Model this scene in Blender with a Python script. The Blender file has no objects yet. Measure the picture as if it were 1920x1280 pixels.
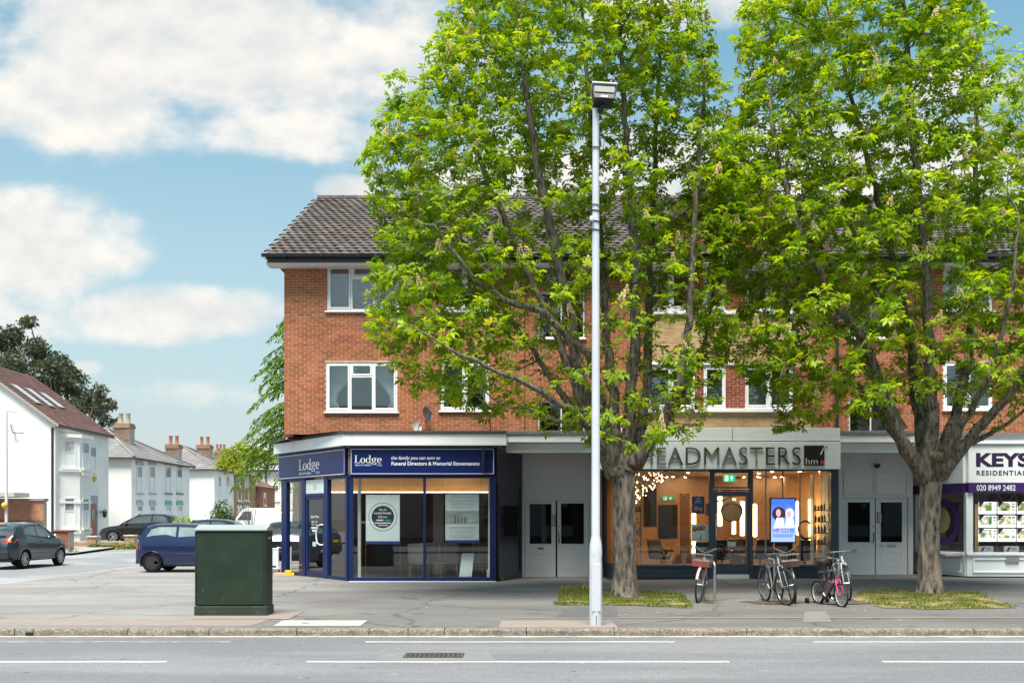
import bpy, bmesh, math, random
import numpy as np
from mathutils import Vector, Matrix

SC = bpy.context.scene
COL = SC.collection
R = math.radians
PI = math.pi
CAMH = 1.64          # eye height above the pavement (z = 0); the carriageway lies at z = -0.11
ROADZ = -0.11

# ------------------------------------------------------------------ camera
cam_d = bpy.data.cameras.new('camera'); cam = bpy.data.objects.new('camera', cam_d); COL.objects.link(cam)
cam.location = (0, 0, CAMH); cam.rotation_euler = (R(90), 0, 0)
cam_d.sensor_width = 36.0; cam_d.lens = 36.0
cam_d.shift_y = 330 / 1920
cam_d.clip_start = 0.1; cam_d.clip_end = 3000
SC.camera = cam

# ------------------------------------------------------------------ exposure and render
SC.view_settings.view_transform = 'Standard'; SC.view_settings.look = 'None'
SC.view_settings.exposure = 1.45; SC.view_settings.gamma = 1.0
SC.view_settings.use_curve_mapping = False
SC.cycles.use_denoising = True
SC.cycles.max_bounces = 8; SC.cycles.transparent_max_bounces = 24
SC.cycles.diffuse_bounces = 3; SC.cycles.glossy_bounces = 4
SC.cycles.caustics_reflective = False; SC.cycles.caustics_refractive = False
SC.cycles.sample_clamp_indirect = 6.0

# ------------------------------------------------------------------ sun
SUN_AZ, SUN_EL = 190.0, 66.0      # azimuth clockwise from +Y; high behind the camera
sd = bpy.data.lights.new('sun', 'SUN'); so = bpy.data.objects.new('sun', sd); COL.objects.link(so)
sd.energy = 3.1; sd.angle = R(30); sd.color = (1.0, 0.95, 0.87)
_az, _el = R(SUN_AZ), R(SUN_EL)
_to = Vector((math.sin(_az) * math.cos(_el), math.cos(_az) * math.cos(_el), math.sin(_el)))
so.rotation_euler = (-_to).to_track_quat('-Z', 'Y').to_euler()
so.location = _to * 60

# ------------------------------------------------------------------ sky with broken cloud
def make_world():
    w = bpy.data.worlds.new('World'); SC.world = w; w.use_nodes = True
    nt = w.node_tree; N = nt.nodes; L = nt.links
    N.clear()
    out = N.new('ShaderNodeOutputWorld'); bg = N.new('ShaderNodeBackground')
    bg.inputs['Strength'].default_value = 0.135
    sky = N.new('ShaderNodeTexSky'); sky.sky_type = 'NISHITA'; sky.sun_disc = False
    sky.sun_elevation = R(SUN_EL); sky.sun_rotation = R(SUN_AZ)
    sky.air_density = 1.0; sky.dust_density = 0.6; sky.ozone_density = 1.6; sky.altitude = 60
    tc = N.new('ShaderNodeTexCoord'); sep = N.new('ShaderNodeSeparateXYZ')
    L.new(tc.outputs['Generated'], sep.inputs[0])
    def m(op, a, b=None, c=None, clamp=False):
        n = N.new('ShaderNodeMath'); n.operation = op; n.use_clamp = clamp
        for i, v in enumerate((a, b, c)):
            if v is None: continue
            if isinstance(v, (int, float)): n.inputs[i].default_value = v
            else: L.new(v, n.inputs[i])
        return n.outputs[0]
    x, y, z = sep.outputs
    ya = m('MAXIMUM', m('ABSOLUTE', y), 0.12)
    u = m('DIVIDE', x, ya); v = m('DIVIDE', z, ya)
    front = m('GREATER_THAN', y, 0.0)
    # cumulus banks: direction (u, v) and half size
    banks = [(-.31, .468, .24, .075, 1.0), (-.45, .415, .15, .06, 1.0), (-.17, .44, .16, .06, .7), (-.30, .385, .22, .03, .6),
             (-.485, .265, .10, .055, 1.0), (-.52, .21, .12, .03, .6),
             (-.345, .197, .085, .026, 1.0), (-.26, .195, .05, .022, .8), (-.47, .19, .06, .02, .6), (-.22, .17, .04, .02, .6),
             (-.31, .122, .10, .014, .55), (-.42, .145, .02, .008, .6), (-.16, .318, .03, .014, .9),
             (.16, .50, .09, .03, .8), (.14, .33, .22, .045, 1.0), (.40, .35, .22, .04, .9), (.44, .42, .05, .02, .8), (.55, .27, .14, .03, .7), (0.0, .40, .12, .05, .5),
             (.9, .4, .3, .1, .8), (-1.1, .45, .35, .12, .9), (-.8, .2, .15, .04, .8), (.8, .15, .2, .04, .7)]
    acc = None
    for (cu, cv, ru, rv, wt) in banks:
        a = m('MULTIPLY_ADD', u, 1 / ru, -cu / ru); b = m('MULTIPLY_ADD', v, 1 / rv, -cv / rv)
        d = m('MULTIPLY_ADD', a, a, m('MULTIPLY', b, b))
        e = m('MULTIPLY_ADD', d, -0.5 * wt, wt)
        acc = e if acc is None else m('MAXIMUM', acc, e)
    acc = m('MAXIMUM', acc, -0.6)
    def density(du, dv):
        uu = m('ADD', u, du); vv = m('ADD', v, dv)
        # the same broken cover in the half of the sky behind the camera
        cv = N.new('ShaderNodeCombineXYZ'); L.new(uu, cv.inputs[0]); L.new(m('MULTIPLY', vv, 1.5), cv.inputs[1]); L.new(front, cv.inputs[2])
        n1 = N.new('ShaderNodeTexNoise'); n1.inputs['Scale'].default_value = 7.0; n1.inputs['Detail'].default_value = 9.0
        n1.inputs['Roughness'].default_value = 0.56; L.new(cv.outputs[0], n1.inputs['Vector'])
        return m('ADD', m('MULTIPLY', acc, 0.5), m('MULTIPLY', m('SUBTRACT', n1.outputs['Fac'], 0.5), 1.2))
    d0 = density(0, 0); d1 = density(-0.006, 0.022)
    cov = N.new('ShaderNodeMapRange'); cov.interpolation_type = 'SMOOTHERSTEP'
    L.new(d0, cov.inputs['Value']); cov.inputs['From Min'].default_value = 0.02; cov.inputs['From Max'].default_value = 0.46
    lit = m('MULTIPLY_ADD', m('SUBTRACT', d0, d1), 1.5, 0.62, clamp=True)
    lit = m('SUBTRACT', lit, m('MULTIPLY', m('MAXIMUM', m('SUBTRACT', d1, 0.25), 0.0), 0.75), clamp=True)
    ramp = N.new('ShaderNodeMix'); ramp.data_type = 'RGBA'
    L.new(lit, ramp.inputs['Factor'])
    ramp.inputs['A'].default_value = (1.9, 2.02, 2.1, 1); ramp.inputs['B'].default_value = (3.0, 2.83, 2.58, 1)
    # clear air: Nishita, a little paler low down
    tint = N.new('ShaderNodeMix'); tint.data_type = 'RGBA'; tint.blend_type = 'MULTIPLY'; tint.inputs['Factor'].default_value = 1.0
    L.new(sky.outputs[0], tint.inputs['A']); tint.inputs['B'].default_value = (.36, .60, .50, 1)
    veil = N.new('ShaderNodeMapRange'); L.new(z, veil.inputs['Value'])
    veil.inputs['From Min'].default_value = 0.0; veil.inputs['From Max'].default_value = 0.42
    veil.inputs['To Min'].default_value = 1.0; veil.inputs['To Max'].default_value = 0.12
    mv = N.new('ShaderNodeMix'); mv.data_type = 'RGBA'
    L.new(veil.outputs[0], mv.inputs['Factor']); L.new(tint.outputs['Result'], mv.inputs['A']); mv.inputs['B'].default_value = (1.72, 1.76, 1.85, 1)
    mc = N.new('ShaderNodeMix'); mc.data_type = 'RGBA'
    L.new(cov.outputs[0], mc.inputs['Factor']); L.new(mv.outputs['Result'], mc.inputs['A']); L.new(ramp.outputs['Result'], mc.inputs['B'])
    L.new(mc.outputs['Result'], bg.inputs['Color']); L.new(bg.outputs[0], out.inputs[0])
    w.cycles.sampling_method = 'MANUAL'; w.cycles.sample_map_resolution = 1024
make_world()

# ------------------------------------------------------------------ helpers
def W(px, py, d): return Vector(((px - 960) / 1920 * d, d, CAMH + (970 - py) / 1920 * d))
def XP(px, d): return (px - 960) / 1920 * d
def ZP(py, d): return CAMH + (970 - py) / 1920 * d

def tag(o, label=None, cat=None, group=None, kind=None):
    if label: o['label'] = label
    if cat: o['category'] = cat
    if group: o['group'] = group
    if kind: o['kind'] = kind
    return o

def thing(name, label, cat, loc=(0, 0, 0), rz=0.0, group=None):
    o = bpy.data.objects.new(name, None); COL.objects.link(o)
    o.empty_display_size = 0.2
    o.location = loc; o.rotation_euler = (0, 0, rz)
    return tag(o, label, cat, group)

def root_loc(o):
    v = Vector((0, 0, 0))
    while o is not None:
        v = v + o.location; o = o.parent
    return v

class MB:
    """collects shapes and links them as ONE mesh object"""
    def __init__(s, T=None): s.v = []; s.f = []; s.T = T
    def add(s, vs, fs):
        n = len(s.v)
        if s.T is not None: vs = [s.T @ Vector(p) for p in vs]
        s.v.extend([tuple(p) for p in vs]); s.f.extend([tuple(n + i for i in f) for f in fs]); return s
    def box(s, x0, x1, y0, y1, z0, z1, M=None):
        vs = [(x0, y0, z0), (x1, y0, z0), (x1, y1, z0), (x0, y1, z0), (x0, y0, z1), (x1, y0, z1), (x1, y1, z1), (x0, y1, z1)]
        if M is not None: vs = [M @ Vector(p) for p in vs]
        return s.add(vs, [(0, 3, 2, 1), (4, 5, 6, 7), (0, 1, 5, 4), (1, 2, 6, 5), (2, 3, 7, 6), (3, 0, 4, 7)])
    def poly(s, pts): return s.add(pts, [tuple(range(len(pts)))])
    def prism(s, pts, vec):
        """closed solid: polygon pts (3D) swept along vec"""
        n = len(pts); vec = Vector(vec); a = [Vector(p) for p in pts]; b = [p + vec for p in a]
        return s.add(a + b, [tuple(range(n - 1, -1, -1)), tuple(range(n, 2 * n))] + [(i, (i + 1) % n, n + (i + 1) % n, n + i) for i in range(n)])
    def frame(s, x0, x1, z0, z1, w, y0, y1, wb=None, wt=None):
        wb = w if wb is None else wb; wt = w if wt is None else wt
        s.box(x0, x0 + w, y0, y1, z0, z1); s.box(x1 - w, x1, y0, y1, z0, z1)
        s.box(x0 + w, x1 - w, y0, y1, z0, z0 + wb); s.box(x0 + w, x1 - w, y0, y1, z1 - wt, z1); return s
    def tube(s, path, r, n=8, caps=True, closed=False):
        P = [Vector(p) for p in path]; k = len(P)
        rs = list(r) if hasattr(r, '__len__') else [r] * k
        T = []
        for i in range(k):
            if closed: t = P[(i + 1) % k] - P[i - 1]
            else: t = P[min(i + 1, k - 1)] - P[max(i - 1, 0)]
            T.append(t.normalized() if t.length > 1e-9 else Vector((0, 0, 1)))
        up = Vector((0, 0, 1)) if abs(T[0].z) < .9 else Vector((1, 0, 0))
        nrm = (up - T[0] * up.dot(T[0])).normalized()
        vs = []
        for i in range(k):
            nrm = (nrm - T[i] * nrm.dot(T[i]))
            if nrm.length < 1e-6: nrm = T[i].orthogonal()
            nrm.normalize(); bn = T[i].cross(nrm)
            for j in range(n):
                a = 2 * PI * j / n
                vs.append(P[i] + (nrm * math.cos(a) + bn * math.sin(a)) * rs[i])
        fs = []
        for i in range(k if closed else k - 1):
            i2 = (i + 1) % k
            for j in range(n):
                fs.append((i * n + j, i * n + (j + 1) % n, i2 * n + (j + 1) % n, i2 * n + j))
        if caps and not closed:
            fs.append(tuple(range(n - 1, -1, -1))); fs.append(tuple((k - 1) * n + j for j in range(n)))
        return s.add(vs, fs)
    def lathe(s, prof, n=16, M=None):
        """profile [(r, z)] turned about local z"""
        vs = []; k = len(prof)
        for (r, z) in prof:
            for j in range(n):
                a = 2 * PI * j / n; vs.append(Vector((r * math.cos(a), r * math.sin(a), z)))
        fs = [(i * n + j, i * n + (j + 1) % n, (i + 1) * n + (j + 1) % n, (i + 1) * n + j) for i in range(k - 1) for j in range(n)]
        if prof[0][0] > 1e-6: fs.append(tuple(range(n - 1, -1, -1)))
        if prof[-1][0] > 1e-6: fs.append(tuple((k - 1) * n + j for j in range(n)))
        if M is not None: vs = [M @ p for p in vs]
        return s.add(vs, fs)
    def ball(s, c, r, n=10, m=6, sc=(1, 1, 1)):
        c = Vector(c); prof = []
        vs = [c + Vector((0, 0, -r * sc[2]))]
        for i in range(1, m):
            t = -PI / 2 + PI * i / m
            for j in range(n):
                a = 2 * PI * j / n
                vs.append(c + Vector((r * sc[0] * math.cos(t) * math.cos(a), r * sc[1] * math.cos(t) * math.sin(a), r * sc[2] * math.sin(t))))
        vs.append(c + Vector((0, 0, r * sc[2]))); top = len(vs) - 1
        fs = [(0, 1 + (j + 1) % n, 1 + j) for j in range(n)]
        for i in range(m - 2):
            for j in range(n):
                a = 1 + i * n; fs.append((a + j, a + (j + 1) % n, a + n + (j + 1) % n, a + n + j))
        a = 1 + (m - 2) * n
        fs += [(a + j, a + (j + 1) % n, top) for j in range(n)]
        return s.add(vs, fs)
    def mesh(s, name, off=None):
        me = bpy.data.meshes.new(name)
        vs = s.v if off is None else [(p[0] - off[0], p[1] - off[1], p[2] - off[2]) for p in s.v]
        me.from_pydata(vs, [], s.f); me.update(); return me
    def build(s, name, mat, parent=None, smooth=False, bevel=0.0, local=False, seg=2):
        off = None if (parent is None or local) else root_loc(parent)
        me = s.mesh(name, off)
        if mat is not None: me.materials.append(mat)
        if smooth:
            me.polygons.foreach_set('use_smooth', [True] * len(me.polygons))
            try: me.set_sharp_from_angle(angle=R(42 if smooth is True else smooth))
            except Exception: pass
        o = bpy.data.objects.new(name, me); COL.objects.link(o)
        if parent is not None: o.parent = parent
        if bevel > 0:
            b = o.modifiers.new('bevel', 'BEVEL'); b.width = bevel; b.segments = seg; b.limit_method = 'ANGLE'; b.angle_limit = R(40)
            b.harden_normals = False
        return o

def linked(name, me, parent, loc, rot=None, local=True):
    o = bpy.data.objects.new(name, me); COL.objects.link(o)
    o.parent = parent; o.location = loc
    if rot is not None: o.rotation_euler = rot
    return o

def copy_tree(o, parent=None):
    c = o.copy(); COL.objects.link(c); c.parent = parent
    for ch in list(o.children): copy_tree(ch, c)
    return c

# ------------------------------------------------------------------ materials
MATS = {}
def M(name, col=(.5, .5, .5), rough=.6, metal=0.0, var=.08, vscale=3.0, bump=0.0, bscale=40.0, coat=0.0, spec=.5, col2=None, c2scale=1.2, c2lo=.45, c2hi=.65, island=0.0, detail=6.0, stretch=None):
    """procedural surface: base colour with broad noise variation, an optional second colour in patches, fine relief"""
    if name in MATS: return MATS[name]
    mt = bpy.data.materials.new(name); mt.use_nodes = True; MATS[name] = mt
    nt = mt.node_tree; N = nt.nodes; L = nt.links
    b = N['Principled BSDF']
    b.inputs['Roughness'].default_value = rough; b.inputs['Metallic'].default_value = metal
    b.inputs['Coat Weight'].default_value = coat; b.inputs['Coat Roughness'].default_value = 0.04
    b.inputs['Specular IOR Level'].default_value = spec
    geo = N.new('ShaderNodeNewGeometry')
    pos = geo.outputs['Position']
    if stretch is not None:
        mp = N.new('ShaderNodeMapping'); mp.inputs['Scale'].default_value = stretch; L.new(pos, mp.inputs['Vector']); pos = mp.outputs[0]
    n1 = N.new('ShaderNodeTexNoise'); n1.inputs['Scale'].default_value = vscale; n1.inputs['Detail'].default_value = detail
    n1.inputs['Roughness'].default_value = 0.62; L.new(pos, n1.inputs['Vector'])
    mr = N.new('ShaderNodeMapRange'); L.new(n1.outputs['Fac'], mr.inputs['Value'])
    mr.inputs['From Min'].default_value = .25; mr.inputs['From Max'].default_value = .75
    mr.inputs['To Min'].default_value = 1 - var; mr.inputs['To Max'].default_value = 1 + var
    fac = mr.outputs[0]
    if island > 0:
        oi = N.new('ShaderNodeObjectInfo')
        ad = N.new('ShaderNodeMath'); ad.operation = 'ADD'; L.new(geo.outputs['Random Per Island'], ad.inputs[0]); L.new(oi.outputs['Random'], ad.inputs[1])
        fr = N.new('ShaderNodeMath'); fr.operation = 'FRACT'; L.new(ad.outputs[0], fr.inputs[0])
        m2 = N.new('ShaderNodeMapRange'); L.new(fr.outputs[0], m2.inputs['Value']); m2.inputs['To Min'].default_value = 1 - island; m2.inputs['To Max'].default_value = 1 + island
        mu = N.new('ShaderNodeMath'); mu.operation = 'MULTIPLY'; L.new(fac, mu.inputs[0]); L.new(m2.outputs[0], mu.inputs[1]); fac = mu.outputs[0]
    base = None
    if col2 is not None:
        n2 = N.new('ShaderNodeTexNoise'); n2.inputs['Scale'].default_value = c2scale; n2.inputs['Detail'].default_value = 7.0; n2.inputs['Roughness'].default_value = .6
        L.new(pos, n2.inputs['Vector'])
        r2 = N.new('ShaderNodeMapRange'); r2.interpolation_type = 'SMOOTHSTEP'; L.new(n2.outputs['Fac'], r2.inputs['Value'])
        r2.inputs['From Min'].default_value = c2lo; r2.inputs['From Max'].default_value = c2hi
        src = r2.outputs[0]
        if island > 0:
            ms = N.new('ShaderNodeMath'); ms.operation = 'MULTIPLY_ADD'; ms.use_clamp = True
            L.new(fr.outputs[0], ms.inputs[0]); ms.inputs[1].default_value = .7; L.new(r2.outputs[0], ms.inputs[2])
            sb = N.new('ShaderNodeMath'); sb.operation = 'SUBTRACT'; sb.use_clamp = True; L.new(ms.outputs[0], sb.inputs[0]); sb.inputs[1].default_value = .25; src = sb.outputs[0]
        mx = N.new('ShaderNodeMix'); mx.data_type = 'RGBA'; L.new(src, mx.inputs['Factor'])
        mx.inputs['A'].default_value = (*col, 1); mx.inputs['B'].default_value = (*col2, 1); base = mx.outputs['Result']
    sc = N.new('ShaderNodeVectorMath'); sc.operation = 'SCALE'
    if base is not None: L.new(base, sc.inputs[0])
    else: sc.inputs[0].default_value = col
    L.new(fac, sc.inputs['Scale']); L.new(sc.outputs[0], b.inputs['Base Color'])
    if bump > 0:
        n3 = N.new('ShaderNodeTexNoise'); n3.inputs['Scale'].default_value = bscale; n3.inputs['Detail'].default_value = 5.0; L.new(pos, n3.inputs['Vector'])
        bp = N.new('ShaderNodeBump'); bp.inputs['Strength'].default_value = bump; bp.inputs['Distance'].default_value = .02
        L.new(n3.outputs['Fac'], bp.inputs['Height']); L.new(bp.outputs[0], b.inputs['Normal'])
    return mt

def emit(name, col, strength):
    if name in MATS: return MATS[name]
    mt = bpy.data.materials.new(name); mt.use_nodes = True; MATS[name] = mt
    b = mt.node_tree.nodes['Principled BSDF']; b.inputs['Base Color'].default_value = (*col, 1)
    b.inputs['Emission Color'].default_value = (*col, 1); b.inputs['Emission Strength'].default_value = strength; return mt

def glass(name, tint=(1, 1, 1), f0=.06, gloss=(1, 1, 1)):
    """clear pane: transparent body, mirror reflection growing with the angle"""
    if name in MATS: return MATS[name]
    mt = bpy.data.materials.new(name); mt.use_nodes = True; MATS[name] = mt
    nt = mt.node_tree; N = nt.nodes; L = nt.links; N.clear()
    out = N.new('ShaderNodeOutputMaterial'); tr = N.new('ShaderNodeBsdfTransparent'); gl = N.new('ShaderNodeBsdfGlossy'); mx = N.new('ShaderNodeMixShader')
    tr.inputs[0].default_value = (*tint, 1); gl.inputs['Color'].default_value = (*gloss, 1); gl.inputs['Roughness'].default_value = 0.0
    lw = N.new('ShaderNodeLayerWeight'); lw.inputs['Blend'].default_value = .5
    p = N.new('ShaderNodeMath'); p.operation = 'POWER'; L.new(lw.outputs['Facing'], p.inputs[0]); p.inputs[1].default_value = 5.0
    q = N.new('ShaderNodeMath'); q.operation = 'MULTIPLY_ADD'; L.new(p.outputs[0], q.inputs[0]); q.inputs[1].default_value = 1 - f0; q.inputs[2].default_value = f0
    L.new(q.outputs[0], mx.inputs[0]); L.new(tr.outputs[0], mx.inputs[1]); L.new(gl.outputs[0], mx.inputs[2]); L.new(mx.outputs[0], out.inputs[0])
    return mt

# ------------------------------------------------------------------ lettering
def text_mesh(body, w=None, h=None, thick=.004, bold=0.0, shear=0.0, spacing=1.0):
    """flat letters in the local x-z plane, front towards -y, left edge at x=0, foot at z=0, fitted to w x h"""
    cu = bpy.data.curves.new('lettering', 'FONT'); cu.body = body; cu.size = 1.0; cu.extrude = 0.0; cu.offset = bold; cu.shear = shear
    cu.space_character = spacing; cu.resolution_u = 3
    ob = bpy.data.objects.new('lettering_tmp', cu)
    me = bpy.data.meshes.new_from_object(ob)
    bpy.data.objects.remove(ob); bpy.data.curves.remove(cu)
    co = np.zeros(len(me.vertices) * 3); me.vertices.foreach_get('co', co); co = co.reshape(-1, 3)
    faces = [tuple(p.vertices) for p in me.polygons]; bpy.data.meshes.remove(me)
    if len(co) == 0: return [], []
    mn, mx = co.min(0), co.max(0); sx = sy = 1.0
    if h: sy = h / (mx[1] - mn[1]); sx = sy
    if w: sx = w / (mx[0] - mn[0]); sy = sy if h else sx
    vs = [((p[0] - mn[0]) * sx, 0.0, (p[1] - mn[1]) * sy) for p in co]
    return vs, faces

ORD = 'first second third fourth fifth sixth seventh eighth ninth tenth eleventh twelfth thirteenth fourteenth fifteenth sixteenth seventeenth'.split()
def islands(vs, fs):
    """split a face list into its connected pieces"""
    p = list(range(len(vs)))
    def f(i):
        while p[i] != i: p[i] = p[p[i]]; i = p[i]
        return i
    for q in fs:
        for k in q[1:]: p[f(k)] = f(q[0])
    g = {}
    for q in fs: g.setdefault(f(q[0]), []).append(q)
    out = []
    for qs in g.values(): ids = sorted({i for q in qs for i in q}); m = {i: n for n, i in enumerate(ids)}; out.append(([vs[i] for i in ids], [tuple(m[i] for i in q) for q in qs]))
    return out

def put_text(mb, body, x, z, y, w=None, h=None, T=None, **k):
    """adds letters to mb with left foot at (x, z) on plane y"""
    vs, fs = text_mesh(body, w, h, **k)
    mb.add([(p[0] + x, y, p[2] + z) for p in vs], fs)
# ================================================================== the ground
def gz(x, d):
    """pavement height: a slight rise towards the right-hand shops and up the side street"""
    a = min(max((d - 17.0) / 10.0, 0), 1) * min(max(x / 9.0, 0), 1.3) * 0.07
    b = min(max(d - 38.0, 0), 17.0) * 0.026
    return a + b
random.seed(7)

def speckle(mt, scale=140.0, amt=.25, bump=.25):
    """fine aggregate grain over a material"""
    nt = mt.node_tree; N = nt.nodes; L = nt.links; b = N['Principled BSDF']
    geo = N.new('ShaderNodeNewGeometry'); v = N.new('ShaderNodeTexVoronoi'); v.inputs['Scale'].default_value = scale; L.new(geo.outputs['Position'], v.inputs['Vector'])
    src = b.inputs['Base Color'].links[0].from_socket
    mr = N.new('ShaderNodeMapRange'); L.new(v.outputs['Color'], mr.inputs['Value']); mr.inputs['To Min'].default_value = 1 - amt; mr.inputs['To Max'].default_value = 1 + amt
    sc = N.new('ShaderNodeVectorMath'); sc.operation = 'SCALE'; L.new(src, sc.inputs[0]); L.new(mr.outputs[0], sc.inputs['Scale']); L.new(sc.outputs[0], b.inputs['Base Color'])
    if bump:
        bp = N.new('ShaderNodeBump'); bp.inputs['Strength'].default_value = bump; bp.inputs['Distance'].default_value = .006
        L.new(v.outputs['Distance'], bp.inputs['Height']); L.new(bp.outputs[0], b.inputs['Normal'])
    return mt

def cracks(mt, scale=.55, width=.006, dark=.45):
    """thin meandering cracks and trench seams"""
    nt = mt.node_tree; N = nt.nodes; L = nt.links; b = N['Principled BSDF']
    geo = N.new('ShaderNodeNewGeometry'); no = N.new('ShaderNodeTexNoise'); no.inputs['Scale'].default_value = 1.6; no.inputs['Detail'].default_value = 6
    L.new(geo.outputs['Position'], no.inputs['Vector'])
    ad = N.new('ShaderNodeMix'); ad.data_type = 'VECTOR'; ad.inputs['Factor'].default_value = .35
    L.new(geo.outputs['Position'], ad.inputs['A']); L.new(no.outputs['Color'], ad.inputs['B'])
    v = N.new('ShaderNodeTexVoronoi'); v.feature = 'DISTANCE_TO_EDGE'; v.inputs['Scale'].default_value = scale; L.new(ad.outputs['Result'], v.inputs['Vector'])
    mr = N.new('ShaderNodeMapRange'); L.new(v.outputs['Distance'], mr.inputs['Value']); mr.inputs['From Max'].default_value = width
    mr.inputs['To Min'].default_value = dark; mr.inputs['To Max'].default_value = 1.0
    src = b.inputs['Base Color'].links[0].from_socket
    sc = N.new('ShaderNodeVectorMath'); sc.operation = 'SCALE'; L.new(src, sc.inputs[0]); L.new(mr.outputs[0], sc.inputs['Scale']); L.new(sc.outputs[0], b.inputs['Base Color'])
    return mt

def spots(mt, scale=5.0):
    """gum, drips and oil marks"""
    nt = mt.node_tree; N = nt.nodes; L = nt.links; b = N['Principled BSDF']; geo = N.new('ShaderNodeNewGeometry'); last = b.inputs['Base Color'].links[0].from_socket
    for sc_, thr, lo in ((scale, .085, 1.55), (scale * .8, .10, .6), (scale * .17, .16, .72)):
        v = N.new('ShaderNodeTexVoronoi'); v.inputs['Scale'].default_value = sc_; L.new(geo.outputs['Position'], v.inputs['Vector']); mr = N.new('ShaderNodeMapRange'); mr.interpolation_type = 'SMOOTHSTEP'; L.new(v.outputs['Distance'], mr.inputs['Value']); mr.inputs['From Min'].default_value = thr * .5; mr.inputs['From Max'].default_value = thr; mr.inputs['To Min'].default_value = lo; mr.inputs['To Max'].default_value = 1.0
        sc = N.new('ShaderNodeVectorMath'); sc.operation = 'SCALE'; L.new(last, sc.inputs[0]); L.new(mr.outputs[0], sc.inputs['Scale']); last = sc.outputs[0]
    L.new(last, b.inputs['Base Color']); return mt
def paler_left(mt, x0, x1, k):
    """base colour scaled up on the left, passing to the plain tone through noise"""
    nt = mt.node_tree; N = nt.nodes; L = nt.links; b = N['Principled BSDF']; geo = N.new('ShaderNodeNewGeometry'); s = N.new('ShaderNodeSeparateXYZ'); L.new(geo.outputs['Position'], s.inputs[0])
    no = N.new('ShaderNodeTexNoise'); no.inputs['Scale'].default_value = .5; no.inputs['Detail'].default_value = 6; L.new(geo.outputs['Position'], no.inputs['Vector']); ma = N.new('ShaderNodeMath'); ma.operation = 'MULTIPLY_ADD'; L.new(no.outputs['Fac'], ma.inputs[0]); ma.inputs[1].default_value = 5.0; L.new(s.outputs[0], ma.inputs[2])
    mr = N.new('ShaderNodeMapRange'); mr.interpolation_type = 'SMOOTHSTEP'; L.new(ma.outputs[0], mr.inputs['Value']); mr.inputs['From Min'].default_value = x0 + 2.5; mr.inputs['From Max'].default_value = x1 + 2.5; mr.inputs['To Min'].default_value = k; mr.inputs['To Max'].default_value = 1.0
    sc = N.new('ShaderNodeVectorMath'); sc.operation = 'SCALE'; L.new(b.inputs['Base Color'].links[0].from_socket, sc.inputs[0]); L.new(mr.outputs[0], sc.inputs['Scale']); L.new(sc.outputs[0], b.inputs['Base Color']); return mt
m_road = spots(speckle(M('road_asphalt', (.148, .147, .157), .85, var=.10, vscale=.5, col2=(.190, .187, .197), c2scale=.35, stretch=(.35, 1.6, 1)), 70, .30, .3), 2.2)
m_side = speckle(M('side_road_asphalt', (.205, .208, .216), .85, var=.10, vscale=.6, col2=(.28, .285, .29), c2scale=.3), 60, .2, .2)
m_pave = paler_left(spots(cracks(speckle(M('pavement_asphalt', (.112, .104, .099), .88, var=.15, vscale=.8, col2=(.146, .138, .132), c2scale=.3, c2lo=.38, c2hi=.62, stretch=(.45, 1.3, 1)), 95, .24, .3), .33, .010, .55)), -7.5, -2.0, 1.75)  # paler towards the left across a noisy boundary
m_patch_pink = speckle(M('pink_concrete', (.25, .200, .176), .85, var=.12, vscale=2.5), 110, .14, .15)
m_patch_dark = speckle(M('fresh_asphalt', (.10, .098, .098), .88, var=.12, vscale=2), 95, .25, .3)
m_kerb = speckle(M('granite_kerb', (.16, .135, .11), .8, var=.35, vscale=6.0, col2=(.25, .225, .19), c2scale=26, bump=.8, bscale=55), 60, .45, .5)
m_paint = speckle(M('road_paint', (.66, .66, .65), .7, var=.10, vscale=4, col2=(.42, .43, .44), c2scale=9, c2lo=.55, c2hi=.75), 90, .12, .1)
m_paint_worn = speckle(M('worn_road_paint', (.46, .46, .46), .75, var=.15, vscale=5, col2=(.26, .265, .275), c2scale=5, c2lo=.42, c2hi=.62), 80, .2, .2)
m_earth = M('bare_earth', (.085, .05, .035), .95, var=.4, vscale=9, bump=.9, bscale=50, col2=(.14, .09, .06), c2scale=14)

def sheet(name, pts, mat, kind='structure', label=None):
    mb = MB(); mb.poly(pts); o = mb.build(name, mat); o['kind'] = kind
    if label: o['label'] = label
    return o

# everything rests on one wide sheet that runs to the horizon
sheet('ground', [(-900, -400, -.32), (900, -400, -.32), (900, 1500, -.32), (-900, 1500, -.32)], M('ground_soil', (.16, .15, .12), .95, var=.2, vscale=.05), label='bare ground running to the horizon')
sheet('road', [(-120, 2.6, ROADZ), (120, 2.6, ROADZ), (120, 15.2, ROADZ), (-120, 15.2, ROADZ)], m_road, label='grey asphalt main road with white lines')

def grid_sheet(name, xl, xr, ys, zf, nx, mat, label):
    mb = MB(); vs = []; fs = []
    for y in ys:
        a, b = xl(y), xr(y)
        for i in range(nx + 1):
            x = a + (b - a) * i / nx; vs.append((x, y, zf(x, y)))
    for j in range(len(ys) - 1):
        for i in range(nx):
            k = j * (nx + 1) + i; fs.append((k, k + 1, k + nx + 2, k + nx + 1))
    mb.add(vs, fs); o = mb.build(name, mat, smooth=True); tag(o, label, kind='structure'); return o
SX, CR = -12.8, 2.8
def kx(y):
    yc = 15.14 + CR
    return SX if y >= yc else SX + CR - math.sqrt(max(CR * CR - (yc - y) ** 2, 0))
ys = [15.29, 15.4, 15.6, 15.9, 16.3, 16.8, 17.4, 18] + [19 + i for i in range(0, 42)] + [64, 70, 80, 100, 140]
grid_sheet('pavement', lambda y: kx(y) + .14, lambda y: 60, ys, gz, 60, m_pave, 'asphalt pavement and open forecourt in front of the shops')
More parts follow.
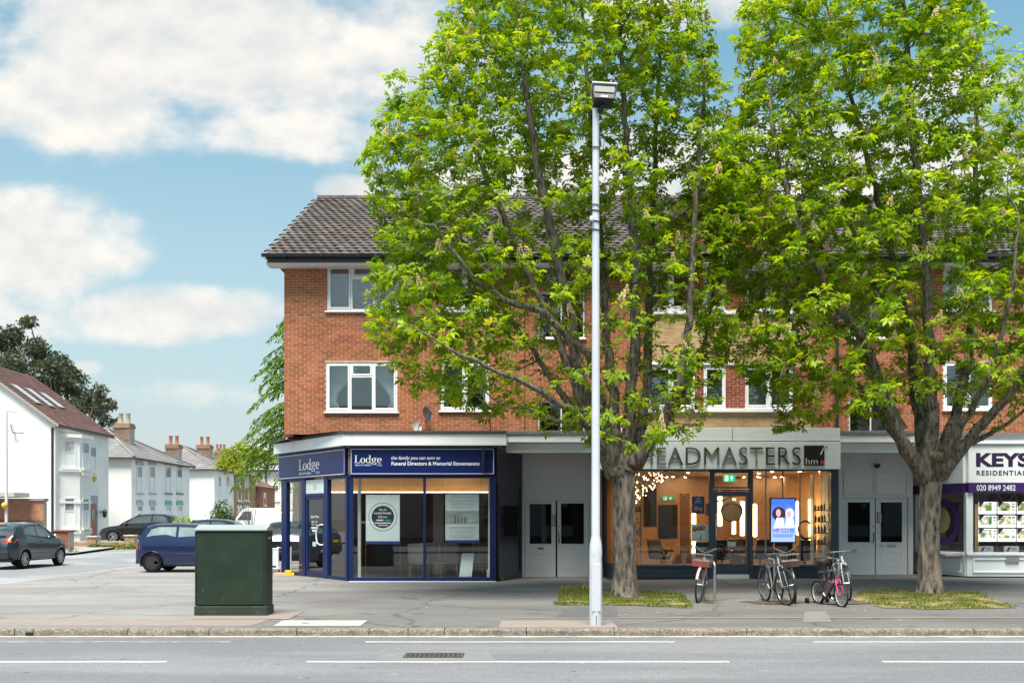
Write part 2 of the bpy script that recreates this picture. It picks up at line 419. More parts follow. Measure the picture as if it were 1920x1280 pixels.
grid_sheet('side_road', lambda y: -60, lambda y: kx(y) + .02, [15.2, 15.5, 16, 17, 18, 20, 25, 30, 35, 38, 40, 45, 50, 55, 60, 80, 110, 150], lambda x, y: gz(x, y) - .09, 30, m_side, 'pale asphalt side street running back past the white houses')
grid_sheet('footpath', lambda y: -60, lambda y: -18.6 + max(0, (y - 40)) * .012, [43.2, 45, 48, 52, 55, 60, 80, 110, 150], lambda x, y: gz(x, y) + .015, 8, M('footpath_asphalt', (.30, .29, .28), .9, var=.12, vscale=.7), 'pale footpath in front of the white houses')

# kerb: separate granite stones, each a piece of the kerb
kerb = tag(bpy.data.objects.new('kerb', None), 'row of rough granite kerb stones along the road edge', kind='structure'); COL.objects.link(kerb)
def kerb_stone(x0, x1, y0=15.14, w=.15, h=.13, M4=None):
    mb = MB(M4); nx = max(2, int((x1 - x0) / .12)); L = x1 - x0
    prof = [(0.0, -.22), (0.0, h - .115), (0.0, h - .055), (0.004, h - .028), (.020, h - .008), (.05, h - .001), (w, h)]
    vs, fs = [], []
    rnd = random.Random(int(x0 * 1000) + 5)
    for i in range(nx + 1):
        for j, (py, pz) in enumerate(prof):
            jy = rnd.uniform(-.007, .005) if j in (1, 2, 3) else (rnd.uniform(-.003, .003) if j == 4 else 0)
            ex = .006 if i == 0 else (-.006 if i == nx else rnd.uniform(-.01, .01))
            vs.append((x0 + L * i / nx + ex, y0 + py + jy, -.13 + pz + (rnd.uniform(-.003, .003) if 2 < j < 6 else 0)))
    k = len(prof)
    for i in range(nx):
        for j in range(k - 1): fs.append((i * k + j, (i + 1) * k + j, (i + 1) * k + j + 1, i * k + j + 1))
    fs.append(tuple(range(k))); fs.append(tuple(nx * k + j for j in range(k - 1, -1, -1)))
    mb.add(vs, fs); return mb.build('kerb_stone', m_kerb, kerb, smooth=35)
jpx = [-260, -110, 27, 62, 239, 392, 556, 692, 765, 833, 987, 1152, 1400, 1578, 1827, 2040, 2230]
jx = [XP(p, 15.14) for p in jpx]
x = jx[0]; left = []
while x > SX + CR + .3: left.append(x); x -= 1.25
jx = sorted(set([SX + CR] + left[1:] + jx)); x = jx[-1]
for i in range(14): x += 1.3; jx.append(x)
for a, b in zip(jx[:-1], jx[1:]): kerb_stone(a, b)
for i in range(5):        # the curve into the side street
    a0 = R(270 - 18 * i); c = Vector((SX + CR, 15.14 + CR, 0)); a1 = R(270 - 18 * (i + 1))
    p0 = c + CR * Vector((math.cos(a0), math.sin(a0), 0)); p1 = c + CR * Vector((math.cos(a1), math.sin(a1), 0))
    T = Matrix.Translation(p1) @ Matrix.Rotation(math.atan2(p0.y - p1.y, p0.x - p1.x), 4, 'Z')
    kerb_stone(0, (p1 - p0).length, y0=0, h=.12, M4=T)
y = 15.14 + CR
mk = M('low_kerb', (.42, .40, .37), .85, var=.2, vscale=3, bump=.3, bscale=60)
sk = tag(bpy.data.objects.new('side_kerb', None), 'low pale kerb between the forecourt and the side street', kind='structure'); COL.objects.link(sk)
while y < 60:
    mb = MB(); z0, z1 = gz(SX, y), gz(SX, y + .92)
    mb.add([(SX - .0, y + .006, z0 - .2), (SX + .15, y + .006, z0 - .2), (SX + .15, y + .914, z1 - .2), (SX, y + .914, z1 - .2),
            (SX + .02, y + .006, z0 - .005), (SX + .15, y + .006, z0 + .003), (SX + .15, y + .914, z1 + .003), (SX + .02, y + .914, z1 - .005)],
           [(0, 3, 2, 1), (4, 5, 6, 7), (0, 1, 5, 4), (1, 2, 6, 5), (2, 3, 7, 6), (3, 0, 4, 7)])
    mb.build('kerb_stone', mk, sk, bevel=.012); y += .92

# paint on the carriageway, 4 mm above it
def road_line(name, px0, px1, d, w, mat, label, wob=0.0):
    x0, x1 = XP(px0, d), XP(px1, d); n = max(2, int((x1 - x0) / .35)); rnd = random.Random(int(px0) + 3)
    mb = MB(); vs = []; fs = []
    for i in range(n + 1):
        x = x0 + (x1 - x0) * i / n; e = rnd.uniform(-.008, .008)
        vs += [(x, d - w / 2 + e, ROADZ + .004), (x, d + w / 2 + e + rnd.uniform(-.006, .006), ROADZ + .004)]
    for i in range(n): fs.append((2 * i, 2 * i + 2, 2 * i + 3, 2 * i + 1))
    mb.add(vs, fs); o = mb.build(name, mat); tag(o, label, kind='structure'); return o
for i, (a, b) in enumerate([(-900, 312), (575, 1367), (1655, 2600)]):
    road_line('lane_line', a, b, 12.44, .105, m_paint, ['white lane dash at the near left of the road', 'long white lane dash in the middle of the road', 'white lane dash at the near right of the road'][i])
for i, (a, b) in enumerate([(-700, 432), (685, 1265), (1525, 2500)]):
    road_line('edge_line', a, b, 14.42, .07, m_paint_worn if i == 0 else m_paint, ['faded edge line left of the drain', 'thin white edge line before the lamp post', 'thin white edge line before the bicycles'][i])
m_channel = speckle(M('channel_grit', (.40, .355, .28), .9, var=.25, vscale=3, col2=(.25, .245, .24), c2scale=2.2, c2lo=.5, c2hi=.65), 80, .25, .2)
mb = MB(); rnd = random.Random(2); vs = []; fs = []
for i in range(161):
    x = -20 + 40 * i / 160; vs += [(x, 14.985 + rnd.uniform(-.03, .03), ROADZ + .003), (x, 15.15, ROADZ + .006)]
for i in range(160): fs.append((2 * i, 2 * i + 2, 2 * i + 3, 2 * i + 1))
mb.add(vs, fs); tag(mb.build('road_channel', m_channel), 'sandy gutter strip at the foot of the kerb', kind='structure')

def patch(name, pxs, mat, lift, label, road=False):
    """a flat patch given by pixel corners on the ground"""
    z = ROADZ if road else 0.0; H = CAMH - z; pts = []
    for (px, py) in pxs:
        d = 1920 * H / (py - 970); pts.append((XP(px, d), d, z + lift))
    mb = MB(); mb.poly(pts); tag(mb.build(name, mat), label, kind='structure')
patch('paving_patch', [(-400, 1173), (470, 1173), (508, 1160), (-400, 1160)], m_patch_pink, .004, 'long pale concrete strip beside the kerb')
patch('paving_patch', [(935, 1176.2), (1160, 1176.2), (1146, 1163), (940, 1163)], m_patch_pink, .004, 'pinkish concrete patch at the foot of the lamp post')
patch('paving_patch', [(1040, 1156), (1158, 1156), (1157, 1136), (1075, 1137)], m_patch_dark, .004, 'dark asphalt repair left of the first tree')
patch('paving_patch', [(502, 1161), (540, 1161), (570, 1146), (360, 1153.5), (360, 1161)], m_patch_pink, .008, 'pinkish concrete apron under the green cabinet')
patch('paving_patch', [(950, 1158.5), (2300, 1158.5), (2300, 1157.2), (950, 1157.2)], m_patch_pink, .006, 'thin pale seam along the pavement')
patch('paving_patch', [(1505, 1166), (1560, 1166), (1545, 1141), (1510, 1141)], M('grey_patch', (.18, .165, .155), .9, var=.2, vscale=4), .004, 'worn grey strip between the bicycles and the kerb')
patch('paving_patch', [(1290, 1150), (2300, 1150), (2300, 1140), (1330, 1143)], M('dull_asphalt', (.115, .105, .10), .9, var=.2, vscale=2), .003, 'dull brown asphalt band before the bicycles')
patch('paving_patch', [(700, 1238), (930, 1238), (915, 1221), (725, 1222)], M('grey_repair', (.18, .18, .187), .85, var=.15, vscale=3), .0035, 'pale repair around the drain cover', road=True)

# covers
def cover_on_road():
    H = CAMH - ROADZ; d0, d1 = 1920 * H / 263.0, 1920 * H / 254.5
    x0, x1 = XP(755, d0), XP(868, d0); y0, y1 = d0, d1
    t = thing('drain_cover', 'rusty iron drain grating set in the road', 'drain cover', (x0, y0, ROADZ))
    mi = M('rusty_iron', (.075, .06, .055), .75, .3, var=.35, vscale=14, col2=(.13, .09, .07), c2scale=20)
    MB().box(x0, x1, y0, y1, ROADZ - .03, ROADZ + .0045).build('pit', M('dark_pit', (.02, .02, .02), .95), t)
    f = MB(); f.frame(0, 1, 0, 1, .05, 0, 1); mb = MB()
    w = .045
    mb.box(x0, x0 + w, y0, y1, ROADZ, ROADZ + .011); mb.box(x1 - w, x1, y0, y1, ROADZ, ROADZ + .011)
    mb.box(x0 + w, x1 - w, y0, y0 + w, ROADZ, ROADZ + .011); mb.box(x0 + w, x1 - w, y1 - w, y1, ROADZ, ROADZ + .011)
    mb.build('frame', mi, t)
    n = 11
    for i in range(n):
        x = x0 + w + (x1 - x0 - 2 * w) * (i + .2) / n
        MB().box(x, x + (x1 - x0) / n * .55, y0 + w + .01, y1 - w - .01, ROADZ - .01, ROADZ + .009).build('bar', mi, t)
cover_on_road()
def cover_on_pavement():
    d0, d1 = 1920 * CAMH / 203.5, 1920 * CAMH / 193.0
    t = thing('inspection_cover', 'pale concrete inspection cover in the pavement beside the cabinet', 'manhole cover', (XP(600, d0), d0, 0))
    mc = speckle(M('cover_concrete', (.36, .345, .325), .85, var=.12, vscale=5), 120, .12, .1)
    a = [(XP(512, d0), d0, .003), (XP(676, d0), d0, .003), (XP(690, d1), d1, .003), (XP(530, d1), d1, .003)]
    mb = MB(); mb.prism(a, (0, 0, .007)); mb.build('slab', mc, t)
    mb = MB(); x = XP(565, d0 + .3); mb.box(x, x + .09, d0 + .35, d0 + .40, .011, .014); mb.build('key_slot', M('dark_slot', (.05, .05, .05), .9), t)
cover_on_pavement()
mb = MB(); x = XP(46, 15.1); mb.box(x, x + .11, 15.128, 15.2, ROADZ + .002, ROADZ + .055)
tag(mb.build('gully_slot', M('dark_slot2', (.015, .015, .015), .95)), 'small dark gully slot at the foot of the kerb', 'drain')
# ================================================================== the brick parade: flats above, shops below
FY = 28.1
def X8(px): return XP(px, FY)
def Z8(py): return ZP(py, FY)
random.seed(11)
m_brick = M('red_brick', (.39, .130, .052), .85, var=.2, vscale=1.3, island=.28, col2=(.29, .085, .042), c2scale=1.1, bump=.35, bscale=120)
m_brick_dk = M('dark_red_brick', (.30, .07, .036), .85, var=.2, vscale=2.2, island=.25, col2=(.22, .052, .032), c2scale=1.1, bump=.35, bscale=120)
m_buff = M('buff_brick', (.55, .38, .20), .85, var=.16, vscale=2.0, island=.22, col2=(.43, .26, .13), c2scale=1.5, bump=.35, bscale=120)
m_mortar = M('mortar', (.55, .40, .28), .9, var=.15, vscale=4, bump=.3, bscale=150)
m_upvc = M('white_upvc', (.80, .81, .82), .35, var=.03, vscale=2)
m_white = M('white_render_trim', (.82, .82, .81), .55, var=.06, vscale=2.5, col2=(.66, .65, .62), c2scale=1.8, c2lo=.58, c2hi=.8)
m_glass = glass('window_glass', (.86, .90, .90), .11)
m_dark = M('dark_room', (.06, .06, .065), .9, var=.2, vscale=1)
m_curtain = M('white_curtain', (.66, .67, .70), .9, var=.12, vscale=3)
m_black = M('black_gutter', (.022, .025, .034), .4, var=.25, vscale=3)
m_soffit = M('soffit_board', (.66, .65, .63), .6, var=.08, vscale=3)
m_grey_flash = M('lead_flashing', (.17, .17, .165), .7, var=.25, vscale=3)

block = thing('apartment_block', 'long red brick block of flats above shops with tiled roof and white windows', 'building', (4.5, FY, 0))

def hits(holes, x0, x1, z0, z1):
    return [h for h in holes if h[0] < x1 and h[1] > x0 and h[2] < z1 and h[3] > z0]

BM = {}
def brick_mesh(mat, blen):
    k = (mat.name, blen)
    if k not in BM:
        mb = MB(); mb.box(0, blen, 0, .03, 0, .065); me = mb.mesh('brick'); me.materials.append(mat); BM[k] = me
    return BM[k]
n_single = [0]
def brick_wall(wall, X0, X1, Z0, Z1, Y, holes, mat, single=None, blen=.212, joint=.0135, course=.0755, clip=None):
    """courses of real bricks in front of a mortar bed; bricks inside the rectangle `single` become objects of their own"""
    mb = MB(); rows = int((Z1 - Z0) / course + .5); off = root_loc(wall)
    for r in range(rows):
        za = Z0 + r * course; zb = za + course - joint
        x = X0 - (blen + joint) * (.5 if r % 2 else 0)
        rh = [h for h in holes if h[2] < zb - .01 and h[3] > za + .01]
        while x < X1:
            a, b = max(x, X0), min(x + blen, X1); x += blen + joint
            segs = [(a, b)]
            for h in rh:
                ns = []
                for (p, q) in segs:
                    if h[1] <= p or h[0] >= q: ns.append((p, q)); continue
                    if h[0] > p: ns.append((p, h[0]))
                    if h[1] < q: ns.append((h[1], q))
                segs = ns
            for (p, q) in segs:
                if q - p < .03: continue
                if clip and not clip((p + q) / 2, (za + zb) / 2): continue
                jy = random.uniform(-.002, .002)
                if single and abs((q - p) - blen) < 1e-6 and single[0] < p and q < single[1] and single[2] < za and zb < single[3] and n_single[0] < 300:
                    o = linked('brick', brick_mesh(mat, blen), wall, Vector((p, Y - .005 + jy, za)) - off); n_single[0] += 1
                else:
                    y0, y1 = Y - .005 + jy, Y + .015
                    vs = [(p, y0, za), (q, y0, za), (q, y0, zb), (p, y0, zb), (p, y1, za), (q, y1, za), (q, y1, zb), (p, y1, zb)]
                    mb.add(vs, [(0, 1, 2, 3), (3, 2, 6, 7), (0, 4, 5, 1), (0, 3, 7, 4), (1, 5, 6, 2)])
    o = mb.build('bricks', mat, wall); o['kind'] = 'stuff'; return o

def mortar_bed(X0, X1, Z0, Z1, Y, holes, depth=.28, poly_top=None):
    mb = MB(); xs = sorted(set([X0, X1] + [c for h in holes for c in h[:2] if X0 < c < X1])); zs = sorted(set([Z0, Z1] + [c for h in holes for c in h[2:] if Z0 < c < Z1]))
    for i in range(len(xs) - 1):
        for j in range(len(zs) - 1):
            cx, cz = (xs[i] + xs[i + 1]) / 2, (zs[j] + zs[j + 1]) / 2
            if any(h[0] < cx < h[1] and h[2] < cz < h[3] for h in holes): continue
            mb.poly([(xs[i], Y, zs[j]), (xs[i + 1], Y, zs[j]), (xs[i + 1], Y, zs[j + 1]), (xs[i], Y, zs[j + 1])])
    for (a, b, c, d) in holes:      # reveals
        mb.poly([(a, Y, c), (a, Y, d), (a, Y + depth, d), (a, Y + depth, c)]); mb.poly([(b, Y, c), (b, Y + depth, c), (b, Y + depth, d), (b, Y, d)])
        mb.poly([(a, Y, d), (b, Y, d), (b, Y + depth, d), (a, Y + depth, d)]); mb.poly([(a, Y, c), (a, Y + depth, c), (b, Y + depth, c), (b, Y, c)])
    return mb

def window(px0, px1, py0, py1, kind, curtain='nets', Y=FY, sill=True, dark=False):
    """kind 3: casement | hopper over fixed light | casement; 2: two casements; 1: one light; 's': stair light with one thin mullion"""
    x0, x1, z0, z1 = X8(px0), X8(px1), Z8(py1), Z8(py0)
    f = .052 if kind != 's' else .035; y0, y1 = Y + .02, Y + .09
    mb = MB(); mb.frame(x0, x1, z0, z1, f, y0, y1, wb=f * 1.2)
    lights = []; ax, bx, az, bz = x0 + f, x1 - f, z0 + f * 1.2, z1 - f; mul = .055
    if kind == 3:
        w = (bx - ax); c0, c1 = ax + w * .335, ax + w * .665
        mb.box(c0 - mul / 2, c0 + mul / 2, y0, y1, az, bz); mb.box(c1 - mul / 2, c1 + mul / 2, y0, y1, az, bz)
        tz = bz - (bz - az) * .27; mb.box(c0 + mul / 2, c1 - mul / 2, y0, y1, tz - mul / 2, tz + mul / 2)
        lights = [(ax, c0 - mul / 2, az, bz, 1), (c0 + mul / 2, c1 - mul / 2, az, tz - mul / 2, 0), (c0 + mul / 2, c1 - mul / 2, tz + mul / 2, bz, 1), (c1 + mul / 2, bx, az, bz, 1)]
    elif kind in (2, 's'):
        c = (ax + bx) / 2; m2 = mul if kind == 2 else .035; mb.box(c - m2 / 2, c + m2 / 2, y0, y1, az, bz)
        lights = [(ax, c - m2 / 2, az, bz, 1), (c + m2 / 2, bx, az, bz, 1)]
    else: lights = [(ax, bx, az, bz, 1)]
    wn = mb.build('window', m_upvc, block, bevel=.006)
    for (a, b, c, d, s) in lights:
        if s and kind != 's':
            sb = MB(); sb.frame(a + .004, b - .004, c + .004, d - .004, .042, Y + .008, Y + .07); sb.build('sash', m_upvc, wn, bevel=.005); e = .044
        else: e = .0
        MB().box(a + e, b - e, Y + .045, Y + .053, c + e, d - e).build('pane', m_glass, wn)
    if sill:
        sb = MB(); sb.box(x0 - .05, x1 + .05, Y - .075, Y + .02, z0 - .045, z0 - .002); sb.build('sill', m_upvc, wn, bevel=.008)
    # the room behind
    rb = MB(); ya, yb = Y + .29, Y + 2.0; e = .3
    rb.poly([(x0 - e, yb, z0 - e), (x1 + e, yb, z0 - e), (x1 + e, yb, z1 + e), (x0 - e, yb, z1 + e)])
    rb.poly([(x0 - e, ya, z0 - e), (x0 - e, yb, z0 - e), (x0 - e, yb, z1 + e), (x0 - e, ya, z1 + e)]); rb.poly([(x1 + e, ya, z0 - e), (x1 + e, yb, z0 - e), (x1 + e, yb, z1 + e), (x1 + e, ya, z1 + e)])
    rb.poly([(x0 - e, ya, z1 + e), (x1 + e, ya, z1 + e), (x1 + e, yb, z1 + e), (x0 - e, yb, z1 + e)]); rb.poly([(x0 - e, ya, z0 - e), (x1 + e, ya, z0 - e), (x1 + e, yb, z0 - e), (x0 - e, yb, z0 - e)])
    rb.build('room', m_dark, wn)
    if curtain in ('nets', 'tied'):
        for side in (0, 1):
            cb = MB(); n = 16; vs = []; fs = []; Wd = (x1 - x0) * (.40 if curtain == 'tied' else .30)
            for j in range(9):
                t = j / 8; zz = z1 - .02 - (z1 - z0) * t
                pinch = 1.0 if curtain == 'nets' else (1 - .75 * math.sin(min(t / .75, 1) * PI / 2) ** 2 if t < .75 else .25 + (t - .75) * .9)
                for i in range(n + 1):
                    q = i / n * Wd * pinch; xx = x0 + .03 + q if side == 0 else x1 - .03 - q
                    vs.append((xx, Y + .34 + .03 * math.sin(i * 2.1 + side) , zz))
            for j in range(8):
                for i in range(n): fs.append((j * (n + 1) + i, j * (n + 1) + i + 1, (j + 1) * (n + 1) + i + 1, (j + 1) * (n + 1) + i))
            cb.add(vs, fs); cb.build('curtain', m_curtain, wn, smooth=80)
    elif curtain == 'blind':
        n = int((z1 - z0) / .055)
        bb = MB()
        for i in range(n):
            zz = z0 + .05 + i * .055; bb.add([(x0 + .06, Y + .20, zz), (x1 - .06, Y + .20, zz), (x1 - .06, Y + .235, zz + .022), (x0 + .06, Y + .235, zz + .022)], [(0, 1, 2, 3)])
        bb.build('blind', M('blind_slats', (.34, .37, .37), .6, var=.05), wn)
    return (x0, x1, z0, z1)

holes = []
holes += [window(613, 747, 497, 583, 3, 'nets'), window(611, 745, 679, 772, 3, 'tied'), window(826, 917, 497, 583, 2, 'nets'), window(826, 917, 679, 770, 2, 'tied')]
holes += [window(1009, 1096, 548, 634, 's', None, sill=True), window(1009, 1096, 752, 811, 's', None, sill=False), window(1009, 1096, 400 + 97, 530, 's', None, sill=False)]
bay = []
for (p, q, k) in ((1214, 1303, 2), (1319, 1361, 1), (1397, 1487, 2)):
    bay += [window(p, q, 686, 766, k, 'blind', sill=False), window(p, q, 500, 581, k, 'nets', sill=False)]
right = [window(1592, 1674, 748, 811, 's', None, sill=False), window(1592, 1674, 548, 634, 's', None), window(1769, 1861, 679, 768, 2, None), window(1769, 1861, 500, 583, 2, 'nets'),
         window(1990, 2120, 679, 768, 3, 'nets'), window(1990, 2120, 500, 583, 3, 'nets')]
XL, XB0, XB1, XR = X8(533), X8(1206), X8(1521), X8(2180)
ZB, ZT = 3.62, Z8(491)
ZC, XC = ZB + 4 * .0755, -4.3
wall = mortar_bed(XL, XB0, ZC, ZT, FY, holes).build('wall', m_mortar, block)
brick_wall(wall, XL, XB0, ZC, ZT, FY, holes, m_brick, single=(XL, X8(800), Z8(776), Z8(575)))
wl = mortar_bed(XC, XB0, ZB, ZC, FY, holes).build('wall', m_mortar, block); brick_wall(wl, XC, XB0, ZB, ZC, FY, holes, m_brick)
wl = mortar_bed(XL, XC + .3, 3.3, 4.1, 30.0, []).build('wall', m_mortar, block); brick_wall(wl, XL, XC + .3, 3.3, 4.1, 30.0, [], m_brick)
# shallow pier
px0, px1 = X8(941), X8(983)
pr = MB(); pr.box(px0, px1, FY - .10, FY - .0125, ZB, ZT); pier = pr.build('pier', m_mortar, block); brick_wall(pier, px0, px1, ZB, ZT, FY - .10, [], m_brick)
# bay of buff brick with red panels between the windows
bw = mortar_bed(XB0, XB1, ZB, ZT, FY, bay).build('wall', m_mortar, block)
zr = [(Z8(769), Z8(684)), (Z8(584), Z8(498))]
c75 = .0755
brick_wall(bw, XB0, XB1, ZB, zr[0][0], FY, [], m_buff); brick_wall(bw, XB0, XB1, zr[0][0], zr[0][1], FY, bay, m_brick_dk)
brick_wall(bw, XB0, XB1, zr[0][1], zr[1][0], FY, [], m_buff); brick_wall(bw, XB0, XB1, zr[1][0], ZT, FY, bay, m_brick_dk)
for (py, nm) in ((766, 'sill_band'), (583, 'sill_band')):
    mb = MB(); mb.box(X8(1210), X8(1490), FY - .10, FY + .01, Z8(py + 7), Z8(py)); mb.build(nm, m_white, block, bevel=.008)
for py in (684, 498):
    mb = MB(); mb.box(X8(1210), X8(1490), FY - .045, FY + .01, Z8(py), Z8(py - 5)); mb.build('lintel_band', m_white, block, bevel=.006)
rw = mortar_bed(XB1, XR, ZB, ZT, FY, right).build('wall', m_mortar, block); brick_wall(rw, XB1, XR, ZB, ZT, FY, right, m_brick)
# gable above the bay
ga, gb, gp, gz_top = X8(1165), X8(1575), X8(1370), Z8(318)
g = MB(); g.prism([(ga, FY, ZT), (gb, FY, ZT), (gp, FY, gz_top)], (0, .25, 0)); gw = g.build('gable_wall', m_mortar, block)
sl = (gz_top - ZT) / (gp - ga)
brick_wall(gw, ga, gb, ZT, gz_top, FY, [], m_brick_dk, clip=lambda x, z: z < ZT + sl * (min(x - ga, gb - x)) - .05)
# end wall and back of the block
m_brick_far = M('brick_far', (.36, .11, .055), .9, var=.25, vscale=5)
mb = MB(); mb.box(XL, XR, FY + .3, 41.6, 7.2, ZT - .02); mb.box(XL, XL + .25, FY + .016, 41.6, 3.86, ZT - .02); mb.box(XL, XL + .25, 30.4, 41.6, 0, 3.86); mb.box(XL, XR, 41.4, 41.6, 0, 7.2)
mb.prism([(XL, 27.75, ZT - .02), (XL, 41.9, ZT - .02), (XL, 34.9, 12.3)], (.25, 0, 0)); mb.build('rear_walls', m_brick_far, block)

# roof: interlocking tiles in courses
m_tile = M('concrete_tile', (.088, .068, .062), .9, var=.35, vscale=1.6, island=.13, col2=(.14, .115, .10), c2scale=3.0, bump=.5, bscale=70)
E0, E1 = Vector((0, 27.55, 8.70)), Vector((0, 34.9, 12.50)); sl_v = (E1 - E0); sl_len = sl_v.length; sd_ = sl_v.normalized(); nr_ = Vector((0, -sd_.z, sd_.y))
RX0, RX1 = -6.62, XR + .3
mb = MB(); mb.prism([(RX0 + .06, E0.y + .02, E0.z - .03), (RX0 + .06, E1.y, E1.z - .03), (RX0 + .06, 42.2, 8.70)], (RX1 - RX0 - .06, 0, 0)); roof = mb.build('roof', M('roof_underlay', (.05, .045, .04), .95), block)
TW, TG, TL = .25, .335, .39
def tile_geo():
    vs = []; fs = []; n = 8
    for (s, lift) in ((0, .045), (TL, .006)):
        for i in range(n + 1):
            t = i / n; vs.append(Vector((t * (TW - .006), 0, 0)) + sd_ * s + nr_ * (lift + .020 * (math.sin(t * 2 * PI * 1.0 - .6) * .5 + .5)))
    for i in range(n + 1):
        t = i / n; vs.append(Vector((t * (TW - .006), 0, 0)) + nr_ * (.004 + .020 * (math.sin(t * 2 * PI - .6) * .5 + .5)))
    k = n + 1
    for i in range(n):
        fs.append((i, i + 1, k + i + 1, k + i)); fs.append((2 * k + i, 2 * k + i + 1, i + 1, i))
    fs.append((0, k, 2 * k)); fs.append((n, 2 * k + n, k + n))
    return vs, fs
tv, tf = tile_geo()
tm = MB(); tm.add(tv, tf); tme = tm.mesh('tile'); tme.materials.append(m_tile); tme.polygons.foreach_set('use_smooth', [True] * len(tme.polygons)); tme.set_sharp_from_angle(angle=R(40))
rows = int(sl_len / TG); rest = MB(); ro = root_loc(roof); nt_ = 0
for r in range(rows + 1):
    s = r * TG - .03; x = RX0 - (TW / 2 if r % 2 else 0); c = 0
    while x < RX1:
        if x >= RX0 - .2:
            p = E0 + sd_ * s + Vector((x + random.uniform(-.004, .004), 0, 0)) + nr_ * random.uniform(-.004, .006)
            if x < RX0 + 13.3 * TW and nt_ < 300: linked('tile', tme, roof, p - ro); nt_ += 1
            else: rest.add([v + p for v in tv], tf)
        x += TW
o = rest.build('tiles', m_tile, roof, smooth=40); o['kind'] = 'stuff'
for i in range(int((RX1 - RX0) / .45)):
    mb = MB(); xx = RX0 + i * .45
    mb.tube([(xx, 34.9, 12.50), (xx + .44, 34.9, 12.505)], .12, 10); mb.build('ridge_tile', m_tile, roof, smooth=True)
# left verge cloak
mb = MB(); mb.prism([(RX0 - .02, E0.y, E0.z - .12), (RX0 - .02, E1.y, E1.z - .1), (RX0 - .02, E1.y, E1.z + .03), (RX0 - .02, E0.y, E0.z + .03)], (.05, 0, 0)); mb.build('verge_board', M('verge_mortar', (.30, .27, .22), .9, var=.2, vscale=6), roof)
# gable roof slopes
mb = MB()
for sx in (-1, 1):
    ft = Vector((gp + sx * (gp - ga + .25), FY - .25, ZT - .15)); ap = Vector((gp, FY - .25, gz_top + .12)); ab = Vector((gp, 33.0, gz_top + .12)); fb = Vector((ft.x, FY + .5, ZT - .15))
    mb.prism([ft, ap, ab, fb], (0, 0, .09))
mb.build('gable_roof', m_tile, roof)
mb = MB()
for sx in (-1, 1):
    a = Vector((gp + sx * (gp - ga + .25), FY - .275, ZT - .15)); b = Vector((gp, FY - .275, gz_top + .10)); mb.prism([a, b, b - Vector((0, 0, .2)), a - Vector((0, 0, .2))], (0, .03, 0))
mb.build('barge_board', M('brown_barge', (.09, .055, .04), .8), roof)
# gutter, fascia, soffit
mb = MB(); n = 10; vs = []; fs = []
for (x) in (RX0 - .10, ga - .3): 
    for i in range(n + 1):
        a = PI + PI * i / n; vs.append((x, 27.50 + .075 * math.cos(a), 8.715 + .085 * math.sin(a)))
for i in range(n): fs.append((i, i + 1, n + 2 + i, n + 1 + i))
fs.append(tuple(range(n + 1)))
mb.add(vs, fs)
vs2 = [(v[0] if v[0] < 0 else v[0], v[1], v[2]) for v in vs]
gt = mb.build('gutter', m_black, block, smooth=True)
mb = MB(); mb.box(gb + .3, RX1, 27.43, 27.58, 8.63, 8.715); mb.build('gutter', m_black, block)
mb = MB(); mb.box(RX0 + .02, RX1 - .1, 27.59, 27.62, 8.50, 8.70); mb.build('fascia_board', m_black, block)
mb = MB(); mb.prism([(RX0, 27.56, 8.49), (RX0, 27.70, 8.44), (RX0, FY + .02, 8.47), (RX0, FY + .02, 8.53), (RX0, 27.62, 8.52)], (RX1 - RX0, 0, 0)); mb.build('soffit', m_soffit, block)
for i in range(9):
    x = RX0 + .5 + i * 1.0
    mb = MB(); mb.box(x, x + .03, 27.41, 27.60, 8.62, 8.74); mb.build('gutter_bracket', m_black, gt)
mb = MB(); x = X8(1568); mb.tube([(x, FY - .09, 8.4), (x, FY - .09, 3.75)], .045, 10); mb.build('downpipe', m_black, block, smooth=True)
mb = MB(); x = X8(918); mb.tube([(x, FY - .02, Z8(772)), (x + .02, FY - .02, Z8(808))], .012, 6); mb.build('cable', m_black, block)

# satellite dishes and bracket on the wall
def dish(px, py, r, yaw, label, mat):
    c = W(px, py, FY - .28); t = thing('satellite_dish', label, 'satellite dish', (c.x, FY - .01, c.z))
    Mx = Matrix.Translation(c) @ Matrix.Rotation(yaw, 4, 'Z') @ Matrix.Rotation(R(78), 4, 'X')
    mb = MB(); mb.lathe([(r * k / 6, .35 * r * (k / 6) ** 2) for k in range(1, 7)] + [(r * 1.02, .36 * r), (r * k, .30 * r) if False else (r * .98, .33 * r)], 20, Mx); mb.build('reflector', mat, t, smooth=True)
    mb = MB(); e = Mx @ Vector((0, 0, r * .9)); mb.tube([Mx @ Vector((0, -r * .9, .3 * r)), e], .012, 6); mb.tube([e, e + Vector((.03, .0, .03))], .03, 8); mb.build('feed_arm', m_black, t)
    mb = MB(); mb.tube([c, Vector((c.x, FY + .01, c.z - .05))], .022, 8); mb.build('bracket', m_black, t)
dish(797, 777, .20, R(62), 'dark satellite dish on the brick wall above the blue shop', M('dish_dark', (.07, .07, .075), .5))
dish(779, 800, .17, R(50), 'small pale satellite dish just above the blue shop roof', M('dish_pale', (.55, .55, .54), .5))

